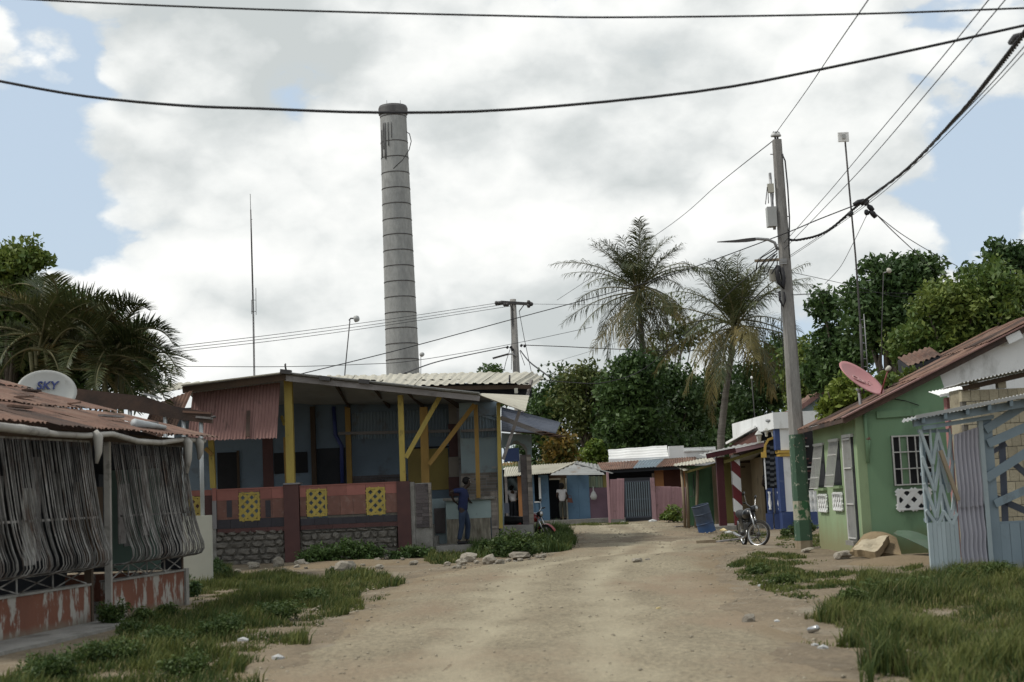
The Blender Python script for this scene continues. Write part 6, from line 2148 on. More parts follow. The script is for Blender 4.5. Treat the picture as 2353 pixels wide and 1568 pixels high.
def bundle():
    pts = [(1808, 551, PY), (1840, 551, 31.5), (1900, 532, 30.5), (1975, 470, 29.0), (2080, 392, 24), (2200, 268, 18.5), (2280, 172, 15.2), (2353, 78, 13.2), (2430, -30, 11.8)]
    P_ = [at(*p) for p in pts]
    Q = []
    for i in range(len(P_) - 1):
        p0 = P_[max(0, i - 1)]; p1 = P_[i]; p2 = P_[i + 1]; p3 = P_[min(len(P_) - 1, i + 2)]
        for k in range(40):
            t = k / 40
            Q.append(0.5 * ((2 * p1) + (p2 - p0) * t + (2 * p0 - 5 * p1 + 4 * p2 - p3) * t * t + (3 * p1 - p0 - 3 * p2 + p3) * t ** 3))
    root = thing('cable_bundle', P_[0], 'thick twisted bundle of black cables climbing to the upper right', 'cable')
    s = [0.0]
    for a, b in zip(Q[:-1], Q[1:]):
        s.append(s[-1] + (b - a).length)
    for j in range(3):
        pts = []
        for i, q in enumerate(Q):
            d = (Q[min(i + 1, len(Q) - 1)] - Q[max(i - 1, 0)]).normalized()
            x = d.cross(Vector((0, 0, 1))).normalized()
            y_ = x.cross(d)
            a = s[i] / 0.36 * 2 * math.pi + j * 2 * math.pi / 3
            pts.append(q + (x * math.cos(a) + y_ * math.sin(a)) * 0.017)
        rod(root, 'strand', M['cable'], pts, 0.0145, 5)
    # splice cluster
    c = at(1978, 467, 29.0)
    rr = random.Random(3)
    for (u0, v0, u1, v1) in [(1961, 471, 1985, 461), (1985, 461, 1992, 472), (1978, 470, 1995, 462), (1994, 473, 2006, 484), (1990, 484, 1993, 494), (1999, 484, 2012, 500), (1950, 497, 1958, 489)]:
        MB().tube([at(u0, v0, 28.9), at((u0 + u1) / 2, (v0 + v1) / 2 - 1, 28.88), at(u1, v1, 28.9)], [0.04, 0.06, 0.045], 7).build('splice', M['cable'], root, smooth=True)
    MB().tube([at(2322, 98, 14.2), at(2334, 86, 13.9), at(2345, 82, 13.6)], [0.03, 0.04, 0.03], 7).build('splice', M['cable'], root, smooth=True)
    return root


bundle()
cable('service wire from the splice down into the right tree', [(2003, 482, 29), (2050, 530, 33), (2100, 577, 37), (2145, 622, 41)], 0.012)
cable('second service wire from the splice fanning further right', [(2005, 486, 29), (2070, 537, 34), (2140, 580, 39), (2200, 612, 43)], 0.010)
cable('thin curved drop wire hanging left below the splice', [(1992, 494, 29), (1960, 560, 31), (1930, 615, 33), (1896, 652, 36)], 0.007)


def aerials():
    # tall mast with square panel
    y = 29.5
    b = at(1985, 905, y)
    root = thing('antenna_mast', b, 'tall thin mast topped by a square grey panel antenna', 'antenna')
    pts = [b, at(1978, 760, y), at(1966, 590, y), at(1952, 440, y), at(1942, 325, y)]
    rod(root, 'mast', M['steel_dark'], pts, 0.02, 6)
    rod(root, 'mast_sleeve', M['steel_dark'], [at(1984, 890, y), at(1977, 745, y)], 0.03, 6)
    m = MB()
    m.beam(at(1925.5, 316, y - .05), at(1950, 315, y - .05), 0.05, 0.20)
    o = m.build('panel', M['zinc_white'], root)
    MB().beam(at(1935, 314, y - .1), at(1943, 313.5, y - .1), 0.03, 0.10).build('panel_box', M['box_grey'], root)
    b2 = at(2000, 900, y + 0.6)
    r2 = thing('antenna_mast', b2, 'thin pale mast with rung ladder beside tall panel mast', 'antenna')
    for du in (0, 10):
        rod(r2, 'rail', M['galv'], [at(1986 + du, 880, y + .6), at(1975 + du, 722, y + .6)], 0.010, 5)
    for i in range(8):
        v = 735 + i * 18
        du = -11 + (v - 722) * 11 / 158
        rod(r2, 'rung', M['galv'], [at(1986 + du, v, y + .6), at(1996 + du, v, y + .6)], 0.007, 4)
    b3 = at(2022, 850, y + 1)
    r3 = thing('antenna_mast', b3, 'thin pole with small round dish in front of right tree', 'antenna')
    rod(r3, 'mast', M['steel_dark'], [b3 - Vector((0, 0, .6)), at(2026, 760, y + 1), at(2030, 625, y + 1)], 0.009, 5)
    MB().lathe([(0.0, 0.04), (0.045, 0.03), (0.065, 0.0), (0.06, -0.02), (0.0, -0.02)], 12, at(2043, 622, y + 1), (0.5, -0.8, 0.2)).build('small_dish', M['beige_plastic'], r3, smooth=True)
    rod(r3, 'bracket', M['galv'], [at(2030, 628, y + 1), at(2040, 624, y + 1)], 0.012, 5)
    # tall radio mast far left
    y4 = 70.0
    b4 = at(586, 905, y4)
    r4 = thing('radio_mast', b4, 'very tall thin radio mast left of the chimney', 'antenna')
    for du in (-1.2, 1.2):
        rod(r4, 'tube', M['steel_dark'], [at(585 + du, 905, y4), at(582 + du * .9, 720, y4), at(578 + du * .7, 560, y4), at(576 + du * .3, 482, y4)], 0.022, 5)
    rod(r4, 'tip', M['steel_dark'], [at(576, 485, y4), at(575, 446, y4)], 0.014, 4)
    for (a, c) in [((588, 662), (588.5, 724)), ((578, 690), (578.5, 722))]:
        rod(r4, 'dipole', M['steel_dark'], [at(*a, y4), at(*c, y4)], 0.014, 4)
    for (v) in (690, 716, 560, 604, 505):
        rod(r4, 'spacer', M['steel_dark'], [at(577, v, y4), at(588 if v > 610 else 580, v, y4)], 0.012, 4)
    # small dish on a leaning pole
    y5 = 52.0
    b5 = at(790, 900, y5)
    r5 = thing('antenna_mast', b5, 'leaning thin pole with round link antenna left of chimney', 'antenna')
    rod(r5, 'mast', M['steel_dark'], [b5, at(793, 850, y5), at(804, 737, y5)], 0.022, 5)
    rod(r5, 'bracket', M['steel_dark'], [at(802, 737, y5), at(806, 732, y5), at(815, 732, y5)], 0.03, 5)
    MB().lathe([(0.0, 0.10), (0.10, 0.09), (0.125, 0.03), (0.125, -0.05), (0.0, -0.06)], 16, at(818.5, 733, y5), (0.9, -0.35, 0.1)).build('small_dish', M['box_grey'], r5, smooth=True)
    y6 = 60.0
    b6 = at(967, 905, y6)
    r6 = thing('antenna_mast', b6, 'small round link antenna just right of chimney foot', 'antenna')
    rod(r6, 'mast', M['steel_dark'], [b6, at(967, 819, y6)], 0.014, 5)
    MB().lathe([(0.0, 0.09), (0.08, 0.08), (0.10, 0.02), (0.10, -0.04), (0.0, -0.05)], 14, at(969.5, 815, y6), (0.6, -0.8, 0.1)).build('small_dish', M['box_grey'], r6, smooth=True)
    # thin mast among the right-hand trees above the white house
    y7 = 50.5
    b7 = at(1736, 975, y7)
    r7 = thing('antenna_mast', b7, 'thin pale rod standing above the white parapet', 'antenna')
    rod(r7, 'mast', M['steel_dark'], [b7 - Vector((0, 0, .3)), at(1727, 870, y7)], 0.018, 5)
    MB().lathe([(0.0, 0.06), (0.04, 0.03), (0.04, -0.03), (0.0, -0.04)], 8, at(1727, 868, y7)).build('tip', M['zinc_white'], r7)


aerials()

# ================================================================== vegetation
def np_mesh(name, V, faces4=None, faces3=None, mats=None, mi=None):
    me = bpy.data.meshes.new(name)
    n4 = 0 if faces4 is None else len(faces4)
    n3 = 0 if faces3 is None else len(faces3)
    me.vertices.add(len(V))
    me.vertices.foreach_set('co', np.asarray(V, dtype=np.float32).ravel())
    me.loops.add(4 * n4 + 3 * n3)
    me.polygons.add(n4 + n3)
    li, ls, lt = [], [], []
    if n4:
        li.append(np.asarray(faces4).ravel()); ls.append(np.arange(n4) * 4); lt.append(np.full(n4, 4))
    if n3:
        li.append(np.asarray(faces3).ravel()); ls.append(4 * n4 + np.arange(n3) * 3); lt.append(np.full(n3, 3))
    me.loops.foreach_set('vertex_index', np.concatenate(li).astype(np.int32))
    me.polygons.foreach_set('loop_start', np.concatenate(ls).astype(np.int32))
    try:
        me.polygons.foreach_set('loop_total', np.concatenate(lt).astype(np.int32))
    except Exception:
        pass
    for m in (mats or []):
        me.materials.append(m)
    if mi is not None:
        me.polygons.foreach_set('material_index', np.asarray(mi, dtype=np.int32))
    me.update(calc_edges=True)
    me.validate()
    return me


def unit(a):
    return a / np.maximum(1e-9, np.linalg.norm(a, axis=1, keepdims=True))


def leaf_quads(rng, pos, size, aspect=0.5, upbias=0.5, droop=0.3):
    """rhombic leaves at pos; returns verts"""
    n = len(pos)
    nrm = unit(rng.normal(size=(n, 3)) + np.array([0, 0, upbias]))
    d = rng.normal(size=(n, 3)) + np.array([0, 0, -droop])
    d = unit(d - nrm * np.sum(d * nrm, axis=1, keepdims=True))
    s = np.cross(nrm, d)
    L = (size * rng.uniform(0.45, 1.5, n))[:, None]
    W = L * aspect
    a = pos - d * L * 0.5
    c = pos + d * L * 0.5
    b = pos + s * W * 0.5 + d * L * 0.05 + nrm * W * 0.12
    e = pos - s * W * 0.5 + d * L * 0.05 + nrm * W * 0.12
    return np.stack([a, b, c, e], axis=1).reshape(-1, 3)


def link(me, name, parent=None, loc=(0, 0, 0)):
    ob = bpy.data.objects.new(name, me)
    COL.objects.link(ob)
    ob.location = loc
    if parent is not None:
        ob.parent = parent
    return ob


def ell(u, v, ru, rv, y, deep=None):
    c = at(u, v, y)
    k = y / FPX
    return (np.array(c), np.array([ru * k, deep or max(ru, rv) * k * 0.9, rv * k]))


def crown_points(rng, ells, clump_r, n_clump, per, hollow=0.55):
    pts, cen = [], []
    vol = np.array([e[1].prod() ** (2 / 3) for e in ells])
    cnt = np.maximum(2, (n_clump * vol / vol.sum()).astype(int))
    for (c, r), n in zip(ells, cnt):
        d = unit(rng.normal(size=(n, 3)))
        rad_ = rng.uniform(hollow, 1.0, n)[:, None]
        q = c + d * r * rad_
        cen.append(q)
        for p in q:
            cr = clump_r * rng.uniform(0.55, 1.35)
            m = int(per * rng.uniform(0.6, 1.4) * (cr / clump_r) ** 1.5)
            dd = unit(rng.normal(size=(m, 3))) * (rng.uniform(0, 1, m)[:, None] ** 0.45) * cr
            dd[:, 2] *= 0.75
            pts.append(p + dd)
    return np.concatenate(pts), np.concatenate(cen)


def tree(name, label, cat, base, ells, mat, leaf=0.16, clump=0.7, n_clump=90, per=140, trunk_r=0.18, seed=1, group=None, bark='bark', aspect=0.5, limbs=14, twigs=0, hollow=0.5):
    rng = np.random.default_rng(seed)
    root = thing(name, base, label, cat, group)
    pts, cen = crown_points(rng, ells, clump, n_clump, per, hollow)
    b = np.array(base)
    pts = pts[pts[:, 2] > 0.05]
    V = leaf_quads(rng, pts, leaf, aspect) - b
    F = np.arange(len(V)).reshape(-1, 4)
    link(np_mesh('crown', V, F, mats=[mat]), 'crown', root)
    # trunk and limbs as one tapered wood mesh
    mb = MB()
    main = Vector(np.mean([e[0] for e in ells], axis=0))
    fork = Vector(base).lerp(main, 0.55)
    fork.x += rng.uniform(-.3, .3)
    mid = Vector(base).lerp(fork, 0.5) + Vector((rng.uniform(-.25, .25), 0, 0))
    mb.tube([Vector(base) - Vector((0, 0, 0.2)), mid, fork], [trunk_r * 1.25, trunk_r, trunk_r * 0.75], 8)
    idx = rng.choice(len(cen), min(limbs, len(cen)), replace=False)
    for i in idx:
        t = Vector(cen[i])
        m1 = fork.lerp(t, 0.5) + Vector((rng.uniform(-.3, .3), rng.uniform(-.3, .3), rng.uniform(0, .4)))
        mb.tube([fork.lerp(mid, rng.uniform(0, .4)), m1, t], [trunk_r * 0.45, trunk_r * 0.26, 0.02], 5, cap=False)
    mb.build('trunk', M[bark], root, smooth=True)
    return root


G3 = 'trees in the dark row behind the far houses'
Yc = 78.0
def base_at(u, y):
    p = at(u, 1150, y)
    return Vector((p.x, y, 0))


tree('broadleaf_tree', 'leafy tree directly right of the porch house roof', 'tree', base_at(1268, 76), [ell(1258, 940, 42, 70, 76), ell(1300, 900, 45, 55, 76), ell(1235, 985, 40, 50, 76), ell(1225, 1045, 40, 40, 76), ell(1290, 1030, 50, 40, 76)], M['leaf_dark'], 0.26, 0.85, 80, 120, 0.2, 1, G3)
tree('broadleaf_tree', 'olive tree with bare twigs on top left of the palms', 'tree', base_at(1345, 74), [ell(1345, 920, 58, 70, 74), ell(1330, 868, 40, 30, 74), ell(1375, 985, 50, 55, 74)], M['leaf_olive'], 0.24, 0.8, 95, 110, 0.18, 2, G3, limbs=22)
tree('broadleaf_tree', 'dense dark tree below the left palm crown', 'tree', base_at(1450, 71), [ell(1450, 905, 70, 78, 71), ell(1470, 862, 55, 42, 71), ell(1450, 985, 75, 60, 71)], M['leaf_dark'], 0.26, 0.9, 120, 120, 0.22, 3, G3)
tree('broadleaf_tree', 'dark tree between the two palm trunks', 'tree', base_at(1540, 79), [ell(1540, 920, 70, 80, 79), ell(1510, 870, 50, 45, 79), ell(1560, 1000, 80, 60, 79)], M['leaf_dark'], 0.26, 0.9, 120, 120, 0.22, 4, G3)
tree('broadleaf_tree', 'deep shaded tree behind the right palm trunk', 'tree', base_at(1640, 82), [ell(1630, 940, 75, 85, 82), ell(1680, 900, 60, 60, 82), ell(1660, 1010, 80, 60, 82)], M['leaf_dark'], 0.26, 0.95, 130, 120, 0.22, 5, G3)
tree('broadleaf_tree', 'dark tree rising behind the white parapet', 'tree', base_at(1755, 72), [ell(1750, 930, 65, 85, 72), ell(1790, 845, 45, 70, 72), ell(1720, 1000, 60, 60, 72)], M['leaf_dark'], 0.24, 0.85, 120, 120, 0.22, 6, G3)
tree('broadleaf_tree', 'slender tree top showing between the palm crowns', 'tree', base_at(1545, 90), [ell(1545, 700, 22, 24, 90), ell(1580, 760, 45, 45, 90), ell(1520, 800, 45, 45, 90)], M['leaf_olive'], 0.26, 0.7, 45, 70, 0.15, 7, G3, limbs=16)
tree('broadleaf_tree', 'small tree top peeping over the cream roof', 'tree', base_at(1134, 97), [ell(1134, 860, 24, 15, 97), ell(1134, 900, 40, 30, 97)], M['leaf_dark'], 0.3, 0.6, 26, 90, 0.15, 8, G3)
tree('shrub', 'bright yellow-green shrub behind the blue store roof', 'shrub', base_at(1366, 70), [ell(1366, 1040, 36, 24, 70), ell(1400, 1052, 25, 20, 70), ell(1345, 1075, 40, 30, 70)], M['leaf_bright'], 0.24, 0.5, 45, 90, 0.08, 9, None)
tree('shrub', 'orange and green croton shrub beside the arch wall', 'shrub', base_at(1288, 68), [ell(1285, 1025, 32, 28, 68), ell(1290, 1065, 40, 30, 68)], M['croton'], 0.26, 0.5, 40, 90, 0.08, 10, None)
tree('shrub', 'dark hedge filling the gap above the far rust roofs', 'shrub', base_at(1470, 71), [ell(1440, 1030, 60, 30, 71), ell(1520, 1030, 70, 30, 71), ell(1610, 1030, 70, 35, 71)], M['leaf_dark'], 0.25, 0.7, 70, 110, 0.1, 12, None)
# right-hand trees
tree('mango_tree', 'dark mango tree crown right of the tall mast', 'tree', base_at(2060, 46), [ell(2045, 640, 70, 50, 46), ell(2000, 720, 55, 75, 46), ell(2110, 640, 50, 45, 46), ell(2060, 740, 80, 70, 46)], M['leaf_dark'], 0.21, 0.6, 120, 130, 0.25, 13)
tree('broadleaf_tree', 'lighter green bushy tree above the green house roof', 'tree', base_at(2190, 41), [ell(2180, 730, 90, 75, 41), ell(2260, 700, 95, 80, 41), ell(2120, 790, 85, 60, 41), ell(2330, 720, 80, 80, 41), ell(2230, 800, 100, 55, 41)], M['leaf_mid'], 0.17, 0.55, 190, 140, 0.22, 14)
tree('broadleaf_tree', 'sparse dark tree top in the upper right corner of foliage', 'tree', base_at(2290, 46), [ell(2255, 640, 55, 40, 46), ell(2310, 620, 60, 50, 46), ell(2290, 580, 25, 30, 46), ell(2360, 600, 40, 60, 46)], M['leaf_dark'], 0.2, 0.42, 75, 60, 0.16, 15, limbs=26)
tree('broadleaf_tree', 'ragged dark tree between utility pole and tall mast', 'tree', base_at(1915, 52), [ell(1905, 790, 42, 45, 52), ell(1892, 690, 17, 24, 52), ell(1905, 720, 24, 20, 52), ell(1950, 830, 55, 60, 52), ell(1890, 860, 45, 50, 52)], M['leaf_dark'], 0.22, 0.55, 85, 110, 0.2, 16)
tree('broadleaf_tree', 'mid-green tree behind the utility pole', 'tree', base_at(1845, 62), [ell(1835, 870, 40, 70, 62), ell(1855, 800, 25, 30, 62), ell(1850, 940, 45, 50, 62)], M['leaf_mid'], 0.23, 0.6, 60, 100, 0.18, 17)
tree('roof_vine', 'yellow-green leafy vine climbing over the green house eave', 'vine', at(1925, 985, 31.0), [ell(1915, 930, 32, 26, 31), ell(1945, 890, 40, 30, 31), ell(1985, 915, 30, 20, 30.5), ell(1905, 955, 20, 16, 31)], M['leaf_bright'], 0.15, 0.26, 60, 45, 0.03, 18)
tree('roof_vine', 'green creeper growing over the rust roof right of pink dish', 'vine', at(2090, 905, 30.5), [ell(2060, 892, 40, 16, 30.5), ell(2110, 870, 38, 18, 30.5), ell(2040, 880, 20, 12, 30)], M['leaf_mid'], 0.14, 0.25, 50, 50, 0.03, 19)
# left-hand trees
tree('broadleaf_tree', 'bright leafy tree at the far left edge', 'tree', base_at(20, 36), [ell(45, 600, 42, 42, 36), ell(10, 640, 45, 50, 36), ell(85, 585, 22, 30, 36), ell(30, 700, 60, 60, 36)], M['leaf_mid'], 0.17, 0.42, 85, 120, 0.16, 20)
tree('bamboo_clump', 'dense dark undergrowth behind the satellite dish', 'bush', base_at(150, 37), [ell(50, 780, 90, 110, 37), ell(150, 790, 90, 110, 37), ell(245, 820, 75, 85, 37), ell(320, 860, 55, 40, 37), ell(60, 880, 90, 60, 37), ell(200, 730, 50, 50, 37), ell(110, 700, 60, 60, 37), ell(290, 800, 50, 50, 37)], M['leaf_dark'], 0.26, 0.55, 360, 130, 0.12, 21, aspect=0.16)


def frond(rng, p0, az, e0, length, bend, lf, mat, parent, n=60, width=0.045, twist=0.0, hang=0.55, vee=0.25, name='frond', rag=0.07, drop=0.0):
    """one feather-shaped palm leaf: rib and two rows of leaflets"""
    org = np.array(parent['_org'])
    K = 16
    pts = [np.array(p0, float)]
    side = np.array([-math.sin(az), math.cos(az), 0])
    h = np.array([math.cos(az), math.sin(az), 0])
    e = e0
    tang = []
    for k in range(K):
        s = k / K
        ee = e0 - bend * s ** 1.25
        t = h * math.cos(ee) + np.array([0, 0, math.sin(ee)])
        t = t + side * twist * s
        t /= np.linalg.norm(t)
        tang.append(t)
        pts.append(pts[-1] + t * length / K)
    tang.append(tang[-1])
    pts, tang = np.array(pts), np.array(tang)
    s = np.linspace(0.12, 1.0, n)
    f = s * K
    i = np.minimum(K - 1, f.astype(int))
    fr = (f - i)[:, None]
    P_ = pts[i] * (1 - fr) + pts[i + 1] * fr
    T = tang[i]
    V, F4 = [], []
    L = lf * (0.35 + 0.65 * np.sin(np.clip(s, 0, 1) ** 0.8 * math.pi * 0.93 + 0.18)) * rng.uniform(0.85, 1.1, n)
    upv = np.cross(T, side)
    upv = np.where((upv[:, 2:3] < 0), -upv, upv)
    blocks = []
    for sg in (1, -1):
        out = sg * np.cross(T, upv)
        fwd = 0.55 + 0.5 * s[:, None]
        d = out * 1.0 + T * fwd + upv * vee
        d = unit(d)
        j = rng.normal(scale=rag, size=(n, 3))
        d1 = unit(d + j + np.array([0, 0, -hang * 0.35]))
        d2 = unit(d + j + np.array([0, 0, -hang * 1.7]))
        w = unit(np.cross(d1, upv)) * width * 0.5
        a = P_
        m = a + d1 * (L * 0.55)[:, None]
        tip = m + d2 * (L * 0.45)[:, None]
        blocks.append(np.stack([a - w * 0.6, a + w * 0.6, m + w, m - w, tip + w * 0.1, tip - w * 0.1], axis=1))
    B = np.concatenate(blocks)
    if drop:
        B = B[rng.random(len(B)) > drop]
    nb = len(B)
    V = B.reshape(-1, 3) - org
    k = np.arange(nb)[:, None] * 6
    F = np.concatenate([k + np.array([0, 1, 2, 3]), k + np.array([3, 2, 4, 5])])
    me = np_mesh(name, V, F, mats=[mat])
    ob = link(me, name, parent)
    ob['_org'] = tuple(org)
    rb = MB()
    rb.tube([Vector(p) for p in pts], [0.05 * (1 - k_ / (K + 3)) * (width / 0.045) ** 0.5 for k_ in range(K + 1)], 4, cap=False)
    rb.build('rib', M['palm_rib'], ob, smooth=True)
    return ob


def coconut_palm(label, crown, trunk_pts, seed, n=34, length=4.7, wind=-0.1):
    rng = np.random.default_rng(seed)
    base = trunk_pts[0]
    root = thing('coconut_palm', base, label, 'palm tree', 'tall coconut palms')
    k = len(trunk_pts)
    mb = MB()
    # ringed trunk
    pts, rs = [], []
    for i in range(k - 1):
        for j in range(14):
            t = j / 14
            pts.append(trunk_pts[i].lerp(trunk_pts[i + 1], t))
            rs.append((0.20 - 0.07 * (i + t) / (k - 1)) * (1.08 if j % 2 else 0.95))
    pts.append(trunk_pts[-1]); rs.append(0.13)
    mb.tube(pts, rs, 9).build('trunk', M['palm_bark'], root, smooth=True)
    for i in range(n):
        a = i * 2.39996 + rng.uniform(-.25, .25)
        f = i / (n - 1)
        if f < 0.32:
            e0, bend = rng.uniform(rad(56), rad(86)), rng.uniform(0.35, 1.0)
        elif f < 0.58:
            e0, bend = rng.uniform(rad(12), rad(52)), rng.uniform(0.55, 1.15)
        else:
            e0, bend = rng.uniform(rad(-55), rad(8)), rng.uniform(0.6, 1.2)
        dry = f > 0.72 and rng.random() < 0.75
        L = length * rng.uniform(0.82, 1.1) * (0.74 if f < 0.32 else 0.93)
        c = Vector(crown) + Vector((math.cos(a) * 0.12, math.sin(a) * 0.12, rng.uniform(-.25, .25)))
        frond(rng, c, a, e0, L, bend, 1.2 * rng.uniform(0.85, 1.1), M['palm_dry'] if dry else M['palm_green'], root, n=56, width=0.037, twist=rng.normal(wind, 0.28), rag=0.15, drop=rng.uniform(0.05, 0.38), hang=0.25 + 0.9 * f, vee=0.32 if f < 0.4 else 0.1)
    for i in range(9):
        a = rng.uniform(0, 6.28)
        o = Vector(crown) + Vector((math.cos(a) * 0.38, math.sin(a) * 0.38, rng.uniform(-.75, -.25)))
        MB().lathe([(0.0, -0.15), (0.1, -0.1), (0.13, 0.0), (0.10, 0.1), (0.0, 0.15)], 8, o).build('coconut', M['coconut'], root, smooth=True)


b1 = base_at(1478, 76)
coconut_palm('tall coconut palm nearer the chimney, crown against clouds', at(1467, 665, 74), [b1, at(1480, 950, 75.5), at(1476, 800, 74.8), at(1467, 672, 74)], 5, 46, 4.9)
b2 = base_at(1652, 66)
coconut_palm('coconut palm beside the utility pole, with leaning pale trunk', at(1690, 745, 66), [b2, at(1657, 1000, 66), at(1668, 900, 66), at(1690, 755, 66)], 9, 46, 4.8)


def areca(label, bu, by, specs, seed, n_extra=14, reach=2.6, crown_uv=None):
    rng = np.random.default_rng(seed)
    base = base_at(bu, by)
    root = thing('areca_palm', base, label, 'palm tree', 'feathery palms at left')
    cu, cv = crown_uv
    c = at(cu, cv, by)
    for i in range(5):
        q = Vector((c.x + rng.uniform(-.5, .5), by + rng.uniform(-.4, .4), c.z - rng.uniform(0, .6)))
        rod(root, 'stem', M['palm_rib'], [Vector((base.x + rng.uniform(-.3, .3), by + rng.uniform(-.2, .2), 0)), q], 0.05, 6)
    for (u, v, azd, e0d, L, bend) in specs:
        frond(rng, at(u, v, by - 0.4), rad(azd), rad(e0d), L, bend, 0.62, M['palm_green'], root, n=52, width=0.034, hang=0.10, vee=0.9)
    for i in range(n_extra):
        a = rng.uniform(0, 6.28)
        frond(rng, c + Vector((rng.uniform(-.4, .4), rng.uniform(-.4, .4), rng.uniform(-.6, .2))), a, rng.uniform(rad(-10), rad(80)), reach * rng.uniform(0.7, 1.1), rng.uniform(0.8, 1.7), 0.55, M['palm_green'] if rng.random() < 0.8 else M['palm_dry'], root, n=44, width=0.034, hang=0.2, vee=0.7)


areca('feathery palm with arching frond under the leafy tree', 120, 34, [(112, 760, -5, 62, 2.2, 2.1), (95, 770, 175, 60, 2.0, 1.6), (140, 775, -12, 52, 2.2, 1.5)], 3, 30, 2.5, (115, 765))
areca('feathery palm with arching fronds over the dark awning', 265, 34, [(268, 800, -6, 52, 1.75, 2.2), (262, 815, -8, 28, 2.0, 2.0), (225, 770, -20, 60, 1.8, 1.8), (280, 830, -15, 15, 1.6, 1.8)], 4, 32, 2.1, (240, 805))

# ------------------------------------------------------------------ grass and weeds
def in_poly(x, y, poly):
    ins = np.zeros(len(x), bool)
    j = len(poly) - 1
    for i in range(len(poly)):
        xi, yi, xj, yj = poly[i].x, poly[i].y, poly[j].x, poly[j].y
        c = ((yi > y) != (yj > y)) & (x < (xj - xi) * (y - yi) / (yj - yi + 1e-12) + xi)
        ins ^= c
        j = i
    return ins


def vnoise(x, y, f, seed):
    return np.array([mnoise.noise(Vector((a * f, b * f, seed))) for a, b in zip(x, y)])


def blades(name, polys, label_kind, density, hmin, hmax, mats, seed, patch=0.6, thresh=-0.15, width=0.008, clump=0.0):
    rng = np.random.default_rng(seed)
    X, Y = [], []
    for pv in polys:
        poly = [gnd(u, v) for u, v in pv]
        x0, x1 = min(p.x for p in poly), max(p.x for p in poly)
        y0, y1 = min(p.y for p in poly), max(p.y for p in poly)
        n = int((x1 - x0) * (y1 - y0) * density)
        x, y = rng.uniform(x0, x1, n), rng.uniform(y0, y1, n)
        wx, wy = x + 0.40 * vnoise(x, y, 1.1, seed + 21) + 0.16 * vnoise(x, y, 3.7, seed + 22), y + 0.9 * vnoise(x, y, 0.8, seed + 23) + 0.3 * vnoise(x, y, 3.1, seed + 24)
        k = in_poly(wx, wy, poly)
        X.append(x[k]); Y.append(y[k])
    x, y = np.concatenate(X), np.concatenate(Y)
    nz = vnoise(x, y, patch, seed) + 0.5 * vnoise(x, y, patch * 3.1, seed + 5)
    k = nz + rng.uniform(-.25, .25, len(x)) > thresh
    x, y, nz = x[k], y[k], nz[k]
    z = np.array([hgt(a, b) for a, b in zip(x, y)])
    n = len(x)
    h = rng.uniform(hmin, hmax, n) * np.clip(0.22 + 1.15 * (nz - thresh), 0.14, 1.5)
    a = rng.uniform(0, 2 * math.pi, n)
    lean = rng.uniform(0.05, 0.7, n) * h
    la = rng.normal(0.5, 1.4, n)
    w = width * rng.uniform(0.6, 1.5, n)
    b = np.stack([x, y, z - 0.01], 1)
    s = np.stack([np.cos(a), np.sin(a), 0 * a], 1) * w[:, None]
    l = np.stack([np.cos(la), np.sin(la), 0 * la], 1) * lean[:, None]
    up = np.array([0, 0, 1.0])
    m = b + l * 0.3 + up * (h * 0.6)[:, None]
    t = b + l + up * h[:, None]
    V = np.stack([b - s, b + s, m + s * 0.75, m - s * 0.75, t], 1).reshape(-1, 3)
    kk = np.arange(n)[:, None] * 5
    F4 = kk + np.array([0, 1, 2, 3])
    F3 = kk + np.array([3, 2, 4])
    mi4 = (rng.random(n) < 0.16 + 0.55 * np.clip(-nz, -0.2, 0.6)).astype(int)
    me = np_mesh(name, V, F4, F3, mats=mats, mi=np.concatenate([mi4, mi4]))
    ob = link(me, name)
    tag(ob, label_kind, 'grass', kind='stuff')
    return ob


LEFT_G = [(-150, 1660), (520, 1660), (590, 1515), (690, 1475), (810, 1405), (835, 1368), (790, 1335), (700, 1318), (560, 1326), (505, 1300), (432, 1296), (434, 1398), (320, 1432), (270, 1478), (190, 1497), (80, 1540), (-150, 1600)]
RIGHT_NEAR = [(1925, 1385), (2010, 1350), (2130, 1336), (2220, 1318), (2480, 1300), (2480, 1680), (2120, 1680), (2045, 1580), (1960, 1490), (1905, 1440), (1900, 1405)]
RIGHT_FAR = [(1690, 1288), (1750, 1272), (1830, 1274), (1880, 1290), (1950, 1300), (2000, 1312), (2130, 1304), (2140, 1345), (2010, 1360), (1900, 1395), (1800, 1370), (1700, 1335)]
blades('grass', [LEFT_G], 'green grass and weeds in front of the barred house', 1800, 0.05, 0.26, [M['grass'], M['grass_dry']], 31, 0.85, -0.20, 0.007)
blades('grass', [RIGHT_NEAR], 'tall dense grass in the near right corner', 2300, 0.06, 0.30, [M['grass'], M['grass_dry']], 32, 0.75, -0.42, 0.0065)
blades('grass', [RIGHT_FAR], 'patchy short grass between road and green house', 1100, 0.04, 0.17, [M['grass'], M['grass_dry']], 33, 0.8, -0.08, 0.010)
blades('grass', [[(770, 1312), (880, 1322), (925, 1345), (840, 1358), (760, 1345)], [(1005, 1268), (1080, 1262), (1085, 1292), (1010, 1300), (985, 1290)]], 'small bright grass tufts by the rubble line', 600, 0.10, 0.24, [M['grass'], M['grass_dry']], 34, 0.8, -0.4, 0.012)
blades('grass', [[(1645, 1232), (1690, 1222), (1760, 1228), (1740, 1246), (1650, 1244)], [(1790, 1236), (1880, 1232), (1885, 1258), (1800, 1262)], [(1290, 1198), (1440, 1196), (1440, 1206), (1290, 1209)]], 'thin grass under the motorcycle and by the far kerb', 450, 0.06, 0.16, [M['grass'], M['grass_dry']], 35, 0.8, -0.15, 0.014)
